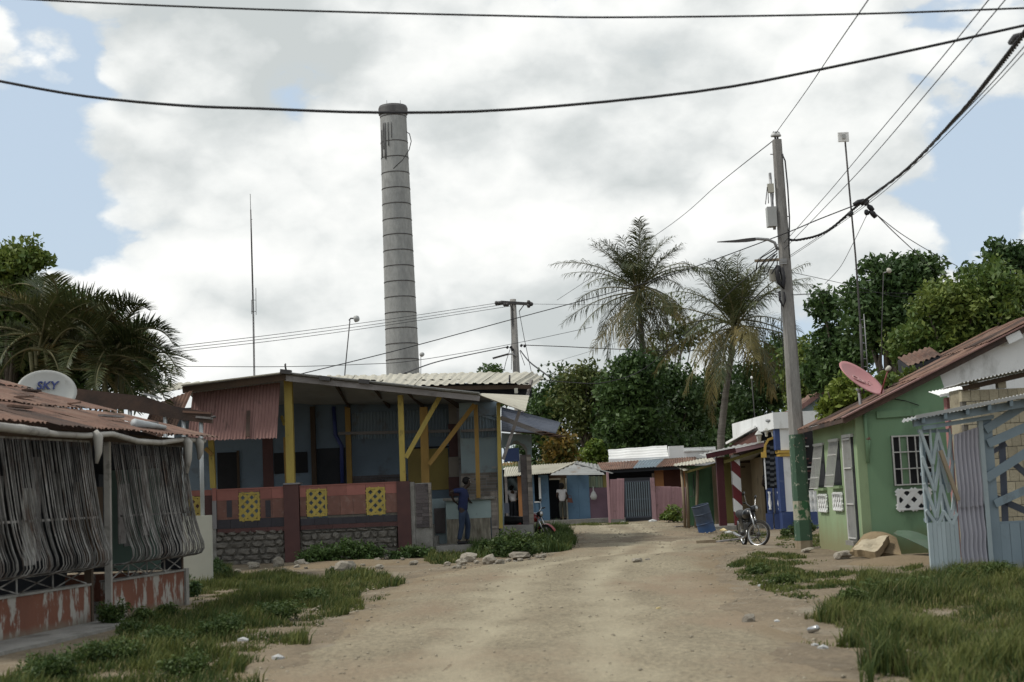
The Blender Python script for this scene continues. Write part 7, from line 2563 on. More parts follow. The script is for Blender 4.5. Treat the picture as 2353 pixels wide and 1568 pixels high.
blades('grass', [[(1100, 1235), (1300, 1222), (1315, 1240), (1300, 1268), (1200, 1278), (1080, 1284)]], 'tall weedy grass along the low porch plinth', 900, 0.15, 0.42, [M['weed'], M['grass']], 36, 0.8, -0.5, 0.012)


blades('grass', [[(590, 1560), (720, 1495), (870, 1395), (900, 1350), (780, 1330), (600, 1480), (480, 1600)], [(1690, 1350), (1800, 1400), (1850, 1470), (1930, 1560), (1990, 1640), (2060, 1640), (1900, 1440), (1900, 1380), (1700, 1320)]], 'scattered tufts along the ragged road edges', 420, 0.03, 0.12, [M['grass'], M['grass_dry']], 38, 1.6, 0.28, 0.008)


def weed_patch(label, name, ells_g, mat, leaf, clump, n_clump, per, seed, cat='weeds'):
    """low leafy plants: (u, v on the ground, radius px, height m)"""
    rng = np.random.default_rng(seed)
    ells = []
    for (u, v, rp, h) in ells_g:
        g = gnd(u, v)
        k = g.y / FPX * rp
        ells.append((np.array([g.x, g.y, h * 0.45]), np.array([k, k * 0.8, h * 0.5])))
    pts, cen = crown_points(rng, ells, clump, n_clump, per, 0.2)
    pts[:, 2] = np.abs(pts[:, 2])
    V = leaf_quads(rng, pts, leaf, 0.45, 0.8)
    base = np.array([pts[:, 0].mean(), pts[:, 1].mean(), 0.0])
    ob = link(np_mesh(name, V - base, np.arange(len(V)).reshape(-1, 4), mats=[mat]), name, None, tuple(base))
    tag(ob, label, cat, kind='stuff')


weed_patch('dark weeds growing against the stone plinth', 'weeds', [(735, 1293, 40, 0.42), (790, 1291, 45, 0.6), (850, 1288, 35, 0.45), (940, 1282, 28, 0.35), (975, 1280, 25, 0.32), (700, 1295, 20, 0.28), (905, 1285, 18, 0.22)], M['leaf_dark'], 0.085, 0.2, 130, 60, 41)
weed_patch('bushy weeds at the right end of the porch', 'weeds', [(1120, 1278, 30, 0.5), (1170, 1275, 40, 0.6), (1230, 1270, 38, 0.55), (1285, 1262, 28, 0.55), (1200, 1280, 45, 0.45), (1145, 1280, 30, .5)], M['weed'], 0.085, 0.2, 130, 60, 42)
weed_patch('dark green bush at the foot of the cream wall', 'bush', [(455, 1340, 30, 0.5), (470, 1322, 35, 0.45), (440, 1375, 20, 0.4), (500, 1330, 20, 0.3)], M['leaf_dark'], 0.06, 0.13, 110, 70, 43, 'bush')
weed_patch('leafy weeds between the low orange walls', 'weeds', [(260, 1440, 35, 0.35), (330, 1440, 40, 0.3), (380, 1425, 30, 0.25), (300, 1470, 30, 0.25)], M['weed'], 0.045, 0.1, 120, 60, 44)
weed_patch('broad leafy weeds in the left foreground grass', 'weeds', [(250, 1530, 70, 0.3), (380, 1500, 60, 0.3), (120, 1575, 80, 0.3), (500, 1470, 60, 0.28), (640, 1430, 60, 0.28), (430, 1560, 60, 0.25), (720, 1390, 40, 0.25)], M['weed'], 0.04, 0.11, 330, 70, 45)
weed_patch('dark weeds along the edge of the right grass', 'weeds', [(1960, 1400, 40, 0.3), (2030, 1385, 45, 0.32), (2110, 1370, 45, 0.3), (2200, 1355, 50, 0.35), (2300, 1345, 50, 0.35), (1800, 1345, 35, 0.18), (1740, 1320, 30, 0.15)], M['weed'], 0.045, 0.1, 260, 60, 46)
weed_patch('small green plants beside the blue house base', 'weeds', [(1830, 1232, 18, 0.35), (1862, 1225, 16, 0.4), (1805, 1236, 14, 0.25), (1905, 1262, 12, 0.22)], M['weed'], 0.07, 0.12, 60, 45, 47)
tree('shrub', 'small leggy green shrub in front of pink zinc fence', 'shrub', gnd(1542, 1203), [ell(1545, 1180, 18, 14, 57), ell(1530, 1188, 12, 8, 57), ell(1555, 1190, 14, 10, 57)], M['leaf_mid'], 0.16, 0.22, 26, 45, 0.03, 48)

# ================================================================== people
def skin_mesh(name, nodes, edges, rootname, mat, parent, xf, sub=2):
    names = list(nodes)
    me = bpy.data.meshes.new('tmp')
    me.from_pydata([nodes[k][:3] for k in names], [(names.index(a), names.index(b)) for a, b in edges], [])
    ob = bpy.data.objects.new('tmp', me)
    COL.objects.link(ob)
    md = ob.modifiers.new('s', 'SKIN')
    md.use_smooth_shade = True
    sv = me.skin_vertices[0].data
    for i, k in enumerate(names):
        r = nodes[k][3]
        sv[i].radius = (r, nodes[k][4]) if len(nodes[k]) > 4 else (r, r)
        sv[i].use_root = (k == rootname)
    sd = ob.modifiers.new('d', 'SUBSURF')
    sd.levels = sd.render_levels = sub
    dg = bpy.context.evaluated_depsgraph_get()
    out = bpy.data.meshes.new_from_object(ob.evaluated_get(dg))
    bpy.data.objects.remove(ob)
    out.name = name
    out.materials.clear()
    out.materials.append(mat)
    out.polygons.foreach_set('use_smooth', [True] * len(out.polygons))
    out.transform(xf)
    o = bpy.data.objects.new(name, out)
    COL.objects.link(o)
    o.parent = parent
    return o


def person(label, loc, yaw, J, hgt_, mats, skirt=False, hair='short', group=None):
    """J: joints of the pose (x forward, y left, z up, for a 1.75 m figure)"""
    root = thing('person', loc, label, 'person', group)
    k = hgt_ / 1.75
    xf = Matrix.Rotation(yaw, 4, 'Z') @ Matrix.Diagonal((k, k, k, 1))
    g = lambda n: J[n]
    V = lambda n, r, r2=None: (*J[n], r) if r2 is None else (*J[n], r, r2)
    mid = lambda a, b, t: tuple(J[a][i] + (J[b][i] - J[a][i]) * t for i in range(3))
    hd = Vector(J['head'])
    nk = Vector(J['neck'])
    hx = Vector(J.get('look', (1, 0, 0))).normalized()
    nodes = {'pelvis': V('pelvis', .125), 'chest': V('chest', .14), 'neckb': V('neck', .055), 'jaw': (*(hd - Vector((0, 0, .075)) + hx * .025), .072), 'skull': (*(hd + Vector((0, 0, .03))), .092), 'crown': (*(hd + Vector((0, 0, .09)) - hx * .01), .062)}
    edges = [('pelvis', 'chest'), ('chest', 'neckb'), ('neckb', 'jaw'), ('jaw', 'skull'), ('skull', 'crown')]
    nodes['nose'] = (*(hd - Vector((0, 0, .02)) + hx * .108), .014)
    edges.append(('skull', 'nose'))
    for s in 'RL':
        nodes['sh' + s] = V('sh' + s, .058)
        nodes['el' + s] = V('el' + s, .042)
        nodes['wr' + s] = V('wr' + s, .028)
        nodes['pm' + s] = V('pm' + s, .034, .022)
        edges += [('chest', 'sh' + s), ('sh' + s, 'el' + s), ('el' + s, 'wr' + s), ('wr' + s, 'pm' + s)]
        w, p = Vector(J['wr' + s]), Vector(J['pm' + s])
        d = (p - w).normalized()
        sd_ = d.cross(Vector((0.3, 0.2, 1))).normalized()
        for f in range(4):
            o = sd_ * (f - 1.5) * .019
            a = p + d * .045 + o
            b = a + d * (.035, .042, .038, .028)[f] - Vector((0, 0, .006))
            nodes[f'f{s}{f}a'] = (*a, .0095)
            nodes[f'f{s}{f}b'] = (*(b - Vector((0, 0, .012))), .0075)
            edges += [('pm' + s, f'f{s}{f}a'), (f'f{s}{f}a', f'f{s}{f}b')]
        t1 = w.lerp(p, .5) + sd_ * .04
        nodes[f't{s}a'] = (*t1, .011)
        nodes[f't{s}b'] = (*(t1 + d * .045 + sd_ * .01), .009)
        edges += [('wr' + s, f't{s}a'), (f't{s}a', f't{s}b')]
        nodes['hp' + s] = V('hp' + s, .085)
        nodes['kn' + s] = V('kn' + s, .056)
        nodes['an' + s] = V('an' + s, .038)
        nodes['to' + s] = V('to' + s, .034)
        edges += [('pelvis', 'hp' + s), ('hp' + s, 'kn' + s), ('kn' + s, 'an' + s), ('an' + s, 'to' + s)]
    skin_mesh('body', nodes, edges, 'pelvis', M[mats['skin']], root, xf)
    # shirt
    sh = {'w0': (*mid('pelvis', 'chest', -.22), .16, .15), 'w': (*mid('pelvis', 'chest', .2), .165, .15), 'c': (*J['chest'], .172, .155), 'n': (*mid('chest', 'neck', .75), .085)}
    se = [('w0', 'w'), ('w', 'c'), ('c', 'n')]
    for s in 'RL':
        sh['s' + s] = (*J['sh' + s], .082)
        e = mid('sh' + s, 'el' + s, mats.get('sleeve', .75))
        sh['e' + s] = (*e, .068)
        se += [('c', 's' + s), ('s' + s, 'e' + s)]
    skin_mesh('shirt', sh, se, 'c', M[mats['shirt']], root, xf)
    # trousers or skirt
    tr = {'p': (*mid('pelvis', 'chest', .08), .155, .14), 'q': (*J['pelvis'], .165, .145)}
    te = [('p', 'q')]
    for s in 'RL':
        tr['h' + s] = (*J['hp' + s], .105)
        tr['m' + s] = (*mid('hp' + s, 'kn' + s, .5), .098)
        tr['k' + s] = (*J['kn' + s], .078)
        te += [('q', 'h' + s), ('h' + s, 'm' + s), ('m' + s, 'k' + s)]
        if not skirt:
            tr['c' + s] = (*mid('kn' + s, 'an' + s, .4), .074)
            tr['a' + s] = (*mid('kn' + s, 'an' + s, .93), .064)
            te += [('k' + s, 'c' + s), ('c' + s, 'a' + s)]
    skin_mesh('skirt' if skirt else 'trousers', tr, te, 'q', M[mats['legs']], root, xf)
    for s in 'RL':
        a, t = Vector(J['an' + s]), Vector(J['to' + s])
        so = {'h': (a.x - (t.x - a.x) * .2, a.y - (t.y - a.y) * .2, .045, .045), 'a': (a.x, a.y, .06, .05), 't': (t.x, t.y, .04, .042), 'u': (t.x + (t.x - a.x) * .35, t.y + (t.y - a.y) * .35, .035, .03)}
        skin_mesh('shoe', so, [('h', 'a'), ('a', 't'), ('t', 'u')], 'a', M[mats['shoe']], root, xf)
    # hair: a close cap over the skull
    import bmesh
    bm = bmesh.new()
    bmesh.ops.create_icosphere(bm, subdivisions=3, radius=1.0)
    R0, drop = (0.112, 0.0) if hair == 'short' else (0.135, 0.06)
    for v in bm.verts:
        f = v.co.dot(hx)
        q = v.co * R0 * (1 + 0.06 * mnoise.noise(v.co * 5))
        q.z = q.z * 1.02 + 0.045
        q -= hx * 0.018
        if v.co.z < 0:
            q.z -= drop * (1 - max(0, f))
        if f > 0.35 and v.co.z < 0.35:
            q -= hx * 0.06
        if f < 0.35 and v.co.z < -0.35:
            q *= 0.86
        v.co = hd + q
    hm = bpy.data.meshes.new('hair')
    bm.to_mesh(hm)
    bm.free()
    hm.transform(xf)
    hm.polygons.foreach_set('use_smooth', [True] * len(hm.polygons))
    hm.materials.append(M['hair'])
    ho = bpy.data.objects.new('hair', hm)
    COL.objects.link(ho)
    ho.parent = root
    for sy in (-1, 1):                                 # eyes
        e = hd + hx * .09 + hx.cross(Vector((0, 0, 1))) * (.034 * sy) + Vector((0, 0, .012))
        mb = MB().lathe([(0, .012), (.009, .009), (.012, 0), (.009, -.009), (0, -.012)], 8, (0, 0, 0))
        for v in mb.v:
            v += e
            v[:] = xf @ v
        me = mb.mesh('eye', smooth=True)
        me.materials.append(M['dish_white'])
        o = bpy.data.objects.new('eye', me)
        COL.objects.link(o)
        o.parent = root
    return root


MAN = dict(pelvis=(0.0, 0, .92), chest=(.02, 0, 1.30), neck=(.09, 0, 1.50), head=(.145, 0, 1.615), look=(1, .25, -.05),
           shR=(.0, -.17, 1.42), elR=(-.30, -.27, 1.40), wrR=(-.24, -.17, 1.16), pmR=(-.17, -.12, 1.10),
           shL=(.07, .17, 1.41), elL=(.16, .26, 1.16), wrL=(.20, .45, 1.10), pmL=(.22, .53, 1.09),
           hpR=(-.02, -.09, .88), knR=(-.04, -.10, .49), anR=(-.13, -.11, .08), toR=(.02, -.12, .04),
           hpL=(.04, .09, .88), knL=(.13, .10, .49), anL=(.08, .12, .08), toL=(.22, .11, .04))
p = at(1066, 1249, 37.3)
person('person in dark blue shirt and jeans leaning at the counter', Vector((p.x, 37.35, 0.235)), 0.05, MAN, 1.76, dict(skin='skin', shirt='shirt_navy', legs='jeans', shoe='shoe', sleeve=.85))

STAND = dict(pelvis=(0, 0, .94), chest=(.03, 0, 1.30), neck=(.04, 0, 1.50), head=(.08, 0, 1.62), look=(1, 0, -.1),
             shR=(.02, -.18, 1.42), elR=(-.02, -.27, 1.16), wrR=(.14, -.25, 1.02), pmR=(.21, -.23, 1.0),
             shL=(.02, .18, 1.42), elL=(-.02, .27, 1.16), wrL=(.16, .22, 1.08), pmL=(.23, .19, 1.06),
             hpR=(0, -.09, .90), knR=(.02, -.09, .50), anR=(-.02, -.09, .08), toR=(.12, -.10, .04),
             hpL=(0, .09, .90), knL=(.04, .09, .50), anL=(.03, .09, .08), toL=(.17, .10, .04))
p = at(1294, 1194, 62.7)
w_ = person('person in white top and dark skirt at the blue store door', Vector((p.x, 62.7, 0.2)), rad(96), STAND, 1.60, dict(skin='skin2', shirt='shirt_white', legs='skirt', shoe='shoe', sleeve=.45), hair='long')
BEND = dict(STAND)
BEND.update(chest=(.16, 0, 1.26), neck=(.27, 0, 1.42), head=(.34, 0, 1.50), shR=(.17, -.18, 1.36), shL=(.17, .18, 1.36), elR=(.25, -.24, 1.10), elL=(.25, .24, 1.10), wrR=(.42, -.18, 1.05), wrL=(.42, .18, 1.05), pmR=(.49, -.16, 1.05), pmL=(.49, .16, 1.05))
p = at(1181, 1194, 63.4)
person('person in pale shirt bending over a counter in the dark doorway', Vector((p.x, 63.35, 0.2)), rad(100), BEND, 1.72, dict(skin='skin2', shirt='shirt_white', legs='pants_dark', shoe='shoe', sleeve=.5))
HIP = dict(STAND)
HIP.update(elR=(-.05, -.42, 1.20), wrR=(.06, -.22, 1.02), pmR=(.08, -.16, 1.0))
p = at(1775, 1200, 46.2)
person('person with hand on hip, mostly hidden behind the arch screen', Vector((p.x + 0.02, 46.2, 0.30)), rad(80), HIP, 1.72, dict(skin='skin', shirt='pants_dark', legs='pants_dark', shoe='shoe', sleeve=.3))
# handbag of the person in white
p = at(1310, 1149, 62.55)
mb = MB().hexa([p + Vector((-.13, -.05, -.1)), p + Vector((.13, -.05, -.14)), p + Vector((.13, .05, -.14)), p + Vector((-.13, .05, -.1)), p + Vector((-.1, -.03, .1)), p + Vector((.08, -.03, .06)), p + Vector((.08, .03, .06)), p + Vector((-.1, .03, .1))])
mb.tube([p + Vector((-.08, 0, .08)), p + Vector((-.05, 0, .2)), p + Vector((.05, 0, .18)), p + Vector((.07, 0, .06))], 0.012, 5)
solo(mb, 'handbag', M['brick_red'], 'small reddish bag at the hip of the white-topped person', 'bag')

# ================================================================== motorcycles
def motorcycle(label, loc, yaw, steer, paint, lean=0.10):
    root = thing('motorcycle', loc, label, 'motorcycle')
    Rb = Matrix.Rotation(yaw, 4, 'Z') @ Matrix.Rotation(lean, 4, 'X')
    hp = Vector((0.40, 0, 0.82))
    rake = Vector((0.34, 0, -0.94)).normalized()
    St = Matrix.Translation(hp) @ Matrix.Rotation(steer, 4, -rake) @ Matrix.Translation(-hp)

    def put(mb, name, mat, parent=root, steered=False, smooth=False):
        Mx = Rb @ St if steered else Rb
        for v in mb.v:
            v[:] = (Mx @ v) + Vector(loc)
        return mb.build(name, mat, parent, smooth)

    def wheel(c, st):
        t = MB().lathe([(.262, -.030), (.288, -.034), (.305, -.018), (.308, 0), (.305, .018), (.288, .034), (.262, .030)], 36, c, (0, 1, 0))
        w = put(t, 'wheel', M['rubber'], root, st, True)
        r = MB().lathe([(.262, -.030), (.240, -.026), (.236, 0), (.240, .026), (.262, .030)], 36, c, (0, 1, 0))
        put(r, 'rim', M['chrome'], w, st, True)
        h = MB().lathe([(.0, -.06), (.04, -.06), (.055, -.03), (.055, .03), (.04, .06), (.0, .06)], 14, c, (0, 1, 0))
        put(h, 'hub', M['engine'], w, st, True)
        for i in range(12):
            a = 2 * math.pi * i / 12
            s = MB().tube([Vector(c) + Vector((math.cos(a) * .05, .02 if i % 2 else -.02, math.sin(a) * .05)), Vector(c) + Vector((math.cos(a + .2) * .24, 0, math.sin(a + .2) * .24))], .0045, 4)
            put(s, 'spoke', M['chrome'], w, st)
    wheel((.66, 0, .308), True)
    wheel((-.60, 0, .308), False)
    for sy in (-.075, .075):
        put(MB().tube([(.66, sy, .30), (.54, sy, .60), (.43, sy, .86)], [.018, .024, .02], 8), 'fork', M['chrome'], root, True, True)
        put(MB().tube([(-.60, sy * 1.3, .31), (-.45, sy * 1.4, .62)], [.022, .018], 8), 'shock', M['chrome'], root, False, True)
    fm = MB()
    for i in range(10):
        a0, a1 = rad(20 + i * 13), rad(33 + i * 13)
        for (a, b) in [(a0, a1)]:
            p0 = Vector((.66 + math.cos(a) * .335, 0, .308 + math.sin(a) * .335))
            p1 = Vector((.66 + math.cos(b) * .335, 0, .308 + math.sin(b) * .335))
            fm.beam(p0, p1, .085, .012, up=(0, 1, 0) if False else (math.cos(a), 0, math.sin(a)))
    put(fm, 'front_fender', paint, root, True)
    fm = MB()
    for i in range(10):
        a, b = rad(30 + i * 14), rad(44 + i * 14)
        fm.beam(Vector((-.60 + math.cos(a) * .34, 0, .308 + math.sin(a) * .34)), Vector((-.60 + math.cos(b) * .34, 0, .308 + math.sin(b) * .34)), .10, .012, up=(math.cos(a), 0, math.sin(a)))
    put(fm, 'rear_fender', paint)
    put(MB().tube([(.40, 0, .80), (.10, 0, .66), (-.25, 0, .62), (-.65, 0, .66)], .026, 8), 'frame', M['black_paint'], root, False, True)
    put(MB().tube([(.40, 0, .78), (.30, 0, .40), (.05, 0, .28), (-.30, 0, .32)], .024, 8), 'frame', M['black_paint'], root, False, True)
    put(MB().lathe([(0, -.26), (.07, -.24), (.125, -.12), (.135, .02), (.12, .16), (.06, .25), (0, .26)], 16, (.18, 0, .79), (1, 0, .12)), 'fuel_tank', paint, root, False, True)
    put(MB().lathe([(0, -.40), (.09, -.38), (.12, -.2), (.11, .1), (.115, .25), (.07, .36), (0, .38)], 14, (-.32, 0, .76), (1, 0, -.06)), 'seat', M['seat_black'], root, False, True)
    put(MB().lathe([(.0, -.16), (.10, -.15), (.12, -.05), (.12, .08), (.10, .15), (0, .16)], 12, (.08, 0, .42), (.2, 0, 1)), 'engine', M['engine'], root)
    for j in range(5):
        put(MB().lathe([(.115, -.006), (.135, -.006), (.135, .006), (.115, .006)], 12, (.13, 0, .46 + j * .03), (.2, 0, 1)), 'cooling_fin', M['engine'])
    put(MB().tube([(.18, -.08, .45), (.24, -.13, .30), (.0, -.15, .22), (-.45, -.16, .27), (-.80, -.17, .33)], [.018, .02, .025, .042, .036], 8), 'exhaust', M['chrome'], root, False, True)
    put(MB().beam((-.25, -.10, .52), (-.05, -.10, .60), .02, .22), 'side_cover', paint)
    put(MB().beam((-.25, .10, .52), (-.05, .10, .60), .02, .22), 'side_cover', paint)
    put(MB().tube([(.40, -.36, 1.00), (.38, -.22, 1.02), (.42, -.06, .96), (.42, .06, .96), (.38, .22, 1.02), (.40, .36, 1.00)], .013, 7), 'handlebar', M['chrome'], root, True, True)
    for sy in (-1, 1):
        put(MB().tube([(.398, sy * .25, 1.017), (.40, sy * .37, 1.0)], .020, 8), 'grip', M['rubber'], root, True, True)
        put(MB().tube([(.40, sy * .21, 1.02), (.36, sy * .27, 1.22)], .006, 5), 'mirror_stem', M['chrome'], root, True)
        put(MB().lathe([(0, .01), (.05, .006), (.055, 0), (0, -.02)], 12, (.355, sy * .28, 1.24), (-1, 0, .1)), 'mirror', M['black_paint'], root, True, True)
        put(MB().tube([(.02, sy * .10, .29), (.02, sy * .25, .27)], .014, 6), 'footrest', M['rubber'], root)
    put(MB().lathe([(0, -.08), (.06, -.07), (.085, 0), (.085, .05), (.07, .06), (0, .065)], 16, (.50, 0, .92), (1, 0, 0)), 'headlamp', M['black_paint'], root, True, True)
    put(MB().lathe([(.07, .061), (.05, .075), (0, .08)], 16, (.50, 0, .92), (1, 0, 0)), 'headlamp_glass', M['chrome'], root, True, True)
    put(MB().tube([(-.08, .12, .30), (-.05, .30, .01)], .012, 6), 'kickstand', M['steel_dark'])
    put(MB().beam((-.86, 0, .62), (-.84, 0, .56), .10, .05), 'tail_lamp', M['red_paint'])
    put(MB().tube([(.42, .03, .95), (.50, .12, .75), (.40, .10, .62)], .007, 5), 'control_cable', M['cable'], root, True)
    return root


g = gnd(1743, 1258)
fwd = Vector((0.10, -0.99, 0))
yaw = math.atan2(fwd.y, fwd.x)
loc = Vector((g.x, g.y, 0)) - Vector((math.cos(yaw), math.sin(yaw), 0)) * 0.66
motorcycle('black motorcycle parked by the utility pole, front wheel turned', Vector((loc.x, loc.y, hgt(loc.x, loc.y) + 0.0)), yaw, rad(48), M['black_paint'], 0.10)
p = at(1246, 1215, 39.6)
motorcycle('red motorcycle half hidden behind the tiled pillar', Vector((p.x - 0.45, 39.9, 0)), rad(-22), rad(-20), M['bike_red'], 0.12)

# ================================================================== barrel, poles' rubble, mattress heap
def barrel():
    g = gnd(1626, 1226)
    axis = Vector((-0.225, -0.06, 0.97)).normalized()
    prof = [(0.0, 0.0), (.262, 0.0), (.275, 0.02), (.27, .05), (.27, .28), (.282, .30), (.27, .32), (.27, .58), (.282, .60), (.27, .62), (.27, .85), (.282, .87), (.262, .885), (.255, .87), (.25, .10), (0, .09)]
    mb = MB().lathe(prof, 32, Vector((g.x, g.y, 0.03)), axis)
    solo(mb, 'oil_drum', M['barrel'], 'tilted blue steel drum standing by the green shack', 'drum', smooth=False, base=Vector((g.x, g.y, 0.03)))


barrel()


def heap():
    y = 27.0
    # thick foam slab lying tilted
    pts = [(1957, 1264), (2010, 1276), (2052, 1262), (2036, 1229), (1990, 1238), (1970, 1253)]
    a, b, c, d = at(1957, 1262, 26.2), at(2012, 1268, 25.9), at(2042, 1232, 27.0), at(1985, 1238, 27.2)
    mb = MB()
    n = 8
    dn = Vector((0.02, 0.02, -0.13))
    top = [[None] * (n + 1) for _ in range(n + 1)]
    for j in range(n + 1):
        for i in range(n + 1):
            q = a.lerp(b, i / n).lerp(d.lerp(c, i / n), j / n)
            ed = 1 if (i in (0, n) or j in (0, n)) else 0
            q = q + Vector((random.uniform(-.02, .02) * ed, random.uniform(-.02, .02) * ed, random.uniform(-.012, .012) + 0.04 * math.sin(i * .7) * math.sin(j * .5)))
            top[j][i] = q
    for j in range(n):
        for i in range(n):
            mb.quad(top[j][i], top[j][i + 1], top[j + 1][i + 1], top[j + 1][i])
    ring = [top[0][i] for i in range(n + 1)] + [top[j][n] for j in range(1, n + 1)] + [top[n][i] for i in range(n - 1, -1, -1)] + [top[j][0] for j in range(n - 1, 0, -1)]
    mb.mi = 1
    for i in range(len(ring)):
        p, q = ring[i], ring[(i + 1) % len(ring)]
        mb.quad(q, p, p + dn, q + dn)
    mb.poly([r + dn for r in ring])
    solo(mb, 'foam_slab', [M['foam'], M['foam_side']], 'torn slab of pale yellow foam leaning by the green house', 'foam slab')
    # folded brown foam mattress behind
    def sheet(name, mat, label, cat, ctrl, nu, nv, th, amp, seed):
        mb = MB()
        rr = random.Random(seed)
        a, b, c, d = [Vector(x) for x in ctrl]
        grid = []
        for j in range(nv + 1):
            row = []
            for i in range(nu + 1):
                s, t = i / nu, j / nv
                q = a.lerp(b, s).lerp(d.lerp(c, s), t)
                q.z += amp * math.sin(math.pi * s) * (0.5 + t) + 0.35 * amp * mnoise.noise(Vector((s * 3, t * 3, seed)))
                q.y += 0.25 * amp * mnoise.noise(Vector((s * 4, t * 4, seed + 3)))
                row.append(q)
            grid.append(row)
        k = Vector((0, 0.4, -0.9)).normalized() * th
        for j in range(nv):
            for i in range(nu):
                mb.quad(grid[j][i], grid[j][i + 1], grid[j + 1][i + 1], grid[j + 1][i])
                mb.quad(grid[j + 1][i] + k, grid[j + 1][i + 1] + k, grid[j][i + 1] + k, grid[j][i] + k)
        for i in range(nu):
            mb.quad(grid[0][i] + k, grid[0][i + 1] + k, grid[0][i + 1], grid[0][i])
            mb.quad(grid[nv][i], grid[nv][i + 1], grid[nv][i + 1] + k, grid[nv][i] + k)
        for j in range(nv):
            mb.quad(grid[j][0], grid[j + 1][0], grid[j + 1][0] + k, grid[j][0] + k)
            mb.quad(grid[j][nu] + k, grid[j + 1][nu] + k, grid[j + 1][nu], grid[j][nu])
        return solo(mb, name, mat, label, cat, smooth=True)
    sheet('mattress', M['foam_side'], 'crumpled brown foam mattress behind the pale slab', 'mattress', [at(1952, 1268, 27.2), at(2072, 1276, 26.6), at(2060, 1236, 27.3), at(1985, 1228, 27.4)], 12, 6, 0.09, 0.06, 4)
    sheet('tarp', M['tarp'], 'green and pink patterned tarp sheet lying on the heap', 'tarp', [at(2052, 1226, 26.9), at(2133, 1262, 26.4), at(2138, 1236, 27.2), at(2062, 1219, 27.3)], 14, 6, 0.012, 0.035, 7)
    for i, (u, v, s, lab) in enumerate([(2090, 1268, (.55, .3, .2), 'long buff stone under the green tarp'), (2076, 1262, (.35, .3, .22), 'dark lump between mattress and tarp')]):
        q = gnd(u, v + 6)
        o = inst(ROCKS[i], 'rock', None, (q.x, q.y, 0.10), (0.1, 0, 0.5 * i), s)
        tag(o, lab, 'rock')
    q = gnd(1968, 1284)
    inst_o = inst(ROCKS[3], 'rock', None, (q.x - 0.25, q.y, 0.08), (0, 0, .4), (.42, .3, .22))
    tag(inst_o, 'brown stone at the left foot of the foam slab', 'rock')


heap()

# bare sandy mound in front of the heap
def mound(name, label, u, v, rx, ry, h, mat):
    g = gnd(u, v)
    mb = MB()
    n, m = 24, 6
    mb.v.append(Vector((g.x, g.y, hgt(g.x, g.y) + h)))
    for j in range(1, m + 1):
        r = j / m
        for i in range(n):
            a = 2 * math.pi * i / n
            k = 1 + 0.2 * mnoise.noise(Vector((math.cos(a) * 1.5, math.sin(a) * 1.5, u)))
            x, y = g.x + math.cos(a) * rx * r * k, g.y + math.sin(a) * ry * r * k
            mb.v.append(Vector((x, y, hgt(x, y) + h * (math.cos(r * math.pi) + 1) / 2 + (0.02 if j < m else -0.03) + 0.015 * mnoise.noise(Vector((x * 4, y * 4, 1))))))
    for i in range(n):
        mb.f.append((0, 1 + i, 1 + (i + 1) % n)); mb.m.append(0)
    for j in range(m - 1):
        for i in range(n):
            a, b = 1 + j * n + i, 1 + j * n + (i + 1) % n
            mb.f.append((a, a + n, b + n, b)); mb.m.append(0)
    o = solo(mb, name, mat, label, 'mound', smooth=True)
    tag(o, kind='structure')


mound('dirt_mound', 'bare sandy patch in front of the mattress heap', 2070, 1292, 1.2, 0.9, 0.10, M['road'])
mound('dirt_mound', 'pale rubble strip in front of the porch plinth', 800, 1300, 1.9, 1.3, 0.10, M['road'])
mound('dirt_mound', 'low earth bank beneath the motorcycle', 1690, 1262, 1.2, 1.6, 0.07, M['soil'])

mound('earth_patch', 'darker earth across the far road', 1470, 1240, 3.4, 2.4, 0.012, M['dark_earth'])  # darker earth colour over part of the far road
mound('earth_patch', 'brown trampled earth along the right road edge', 1790, 1405, 0.7, 3.2, 0.012, M['soil'])
mound('earth_patch', 'dark earth strip below the right grass edge', 1880, 1520, 0.5, 1.6, 0.012, M['dark_earth'])
mound('earth_patch', 'worn pale strip beside the left grass', 700, 1490, 0.5, 2.6, 0.012, M['soil'])
# ------------------------------------------------------------------ rocks one can pick out
def rock(u, v, s, label, group=None, k=0, rot=0.0, zsc=0.7):
    g = gnd(u, v)
    o = inst(ROCKS[k % 6], 'rock', None, (g.x, g.y, hgt(g.x, g.y) + s * 0.22), (random.uniform(-.2, .2), random.uniform(-.2, .2), rot), (s, s * 0.85, s * zsc))
    tag(o, label, 'rock', group)
    return o


rock(1722, 1428, 0.17, 'pale angular stone alone on the right road edge', k=1, zsc=1.0)
rock(1465, 1296, 0.24, 'flat brown stone lying in mid road', k=2, zsc=.5)
rock(1487, 1291, 0.12, 'small dark stone just right of the flat road stone', k=3)
rock(640, 1302, 0.30, 'upright pinkish brick-like stone in the rubble line', k=4, zsc=1.3)
rock(583, 1306, 0.34, 'white flat block leftmost of the rubble line', k=0, zsc=.5)
rock(690, 1304, 0.32, 'rounded cream stone right of the upright pink one', k=5)
rock(795, 1322, 0.46, 'large weathered stone among the grass tufts', k=2, zsc=.9)
rock(950, 1300, 0.22, 'grey stone below the dark tiled pier', k=3)
rock(1078, 1292, 0.42, 'biggest pale stone right of the grass tuft', k=1)
rock(1060, 1300, 0.28, 'stone touching the biggest pale stone on its left', k=4)
rock(1125, 1297, 0.34, 'pointed cream stone in the row below the weeds', k=5, zsc=.9)
rock(1195, 1290, 0.55, 'long flat brown stone under the weedy porch end', k=0, zsc=.35)
rock(1150, 1300, 0.22, 'small stone left of the long flat brown one', k=2)
rock(1248, 1284, 0.20, 'last small stone of the row before the road', k=1)
rock(1855, 1272, 0.26, 'pale stone at the foot of the utility pole', k=3, zsc=.4)
rock(1995, 1372, 0.15, 'round buff stone in the short right grass', k=4)
rock(880, 1268, 0.38, 'cream boulder against the rubble plinth', k=0, zsc=.9)
rr = random.Random(12)
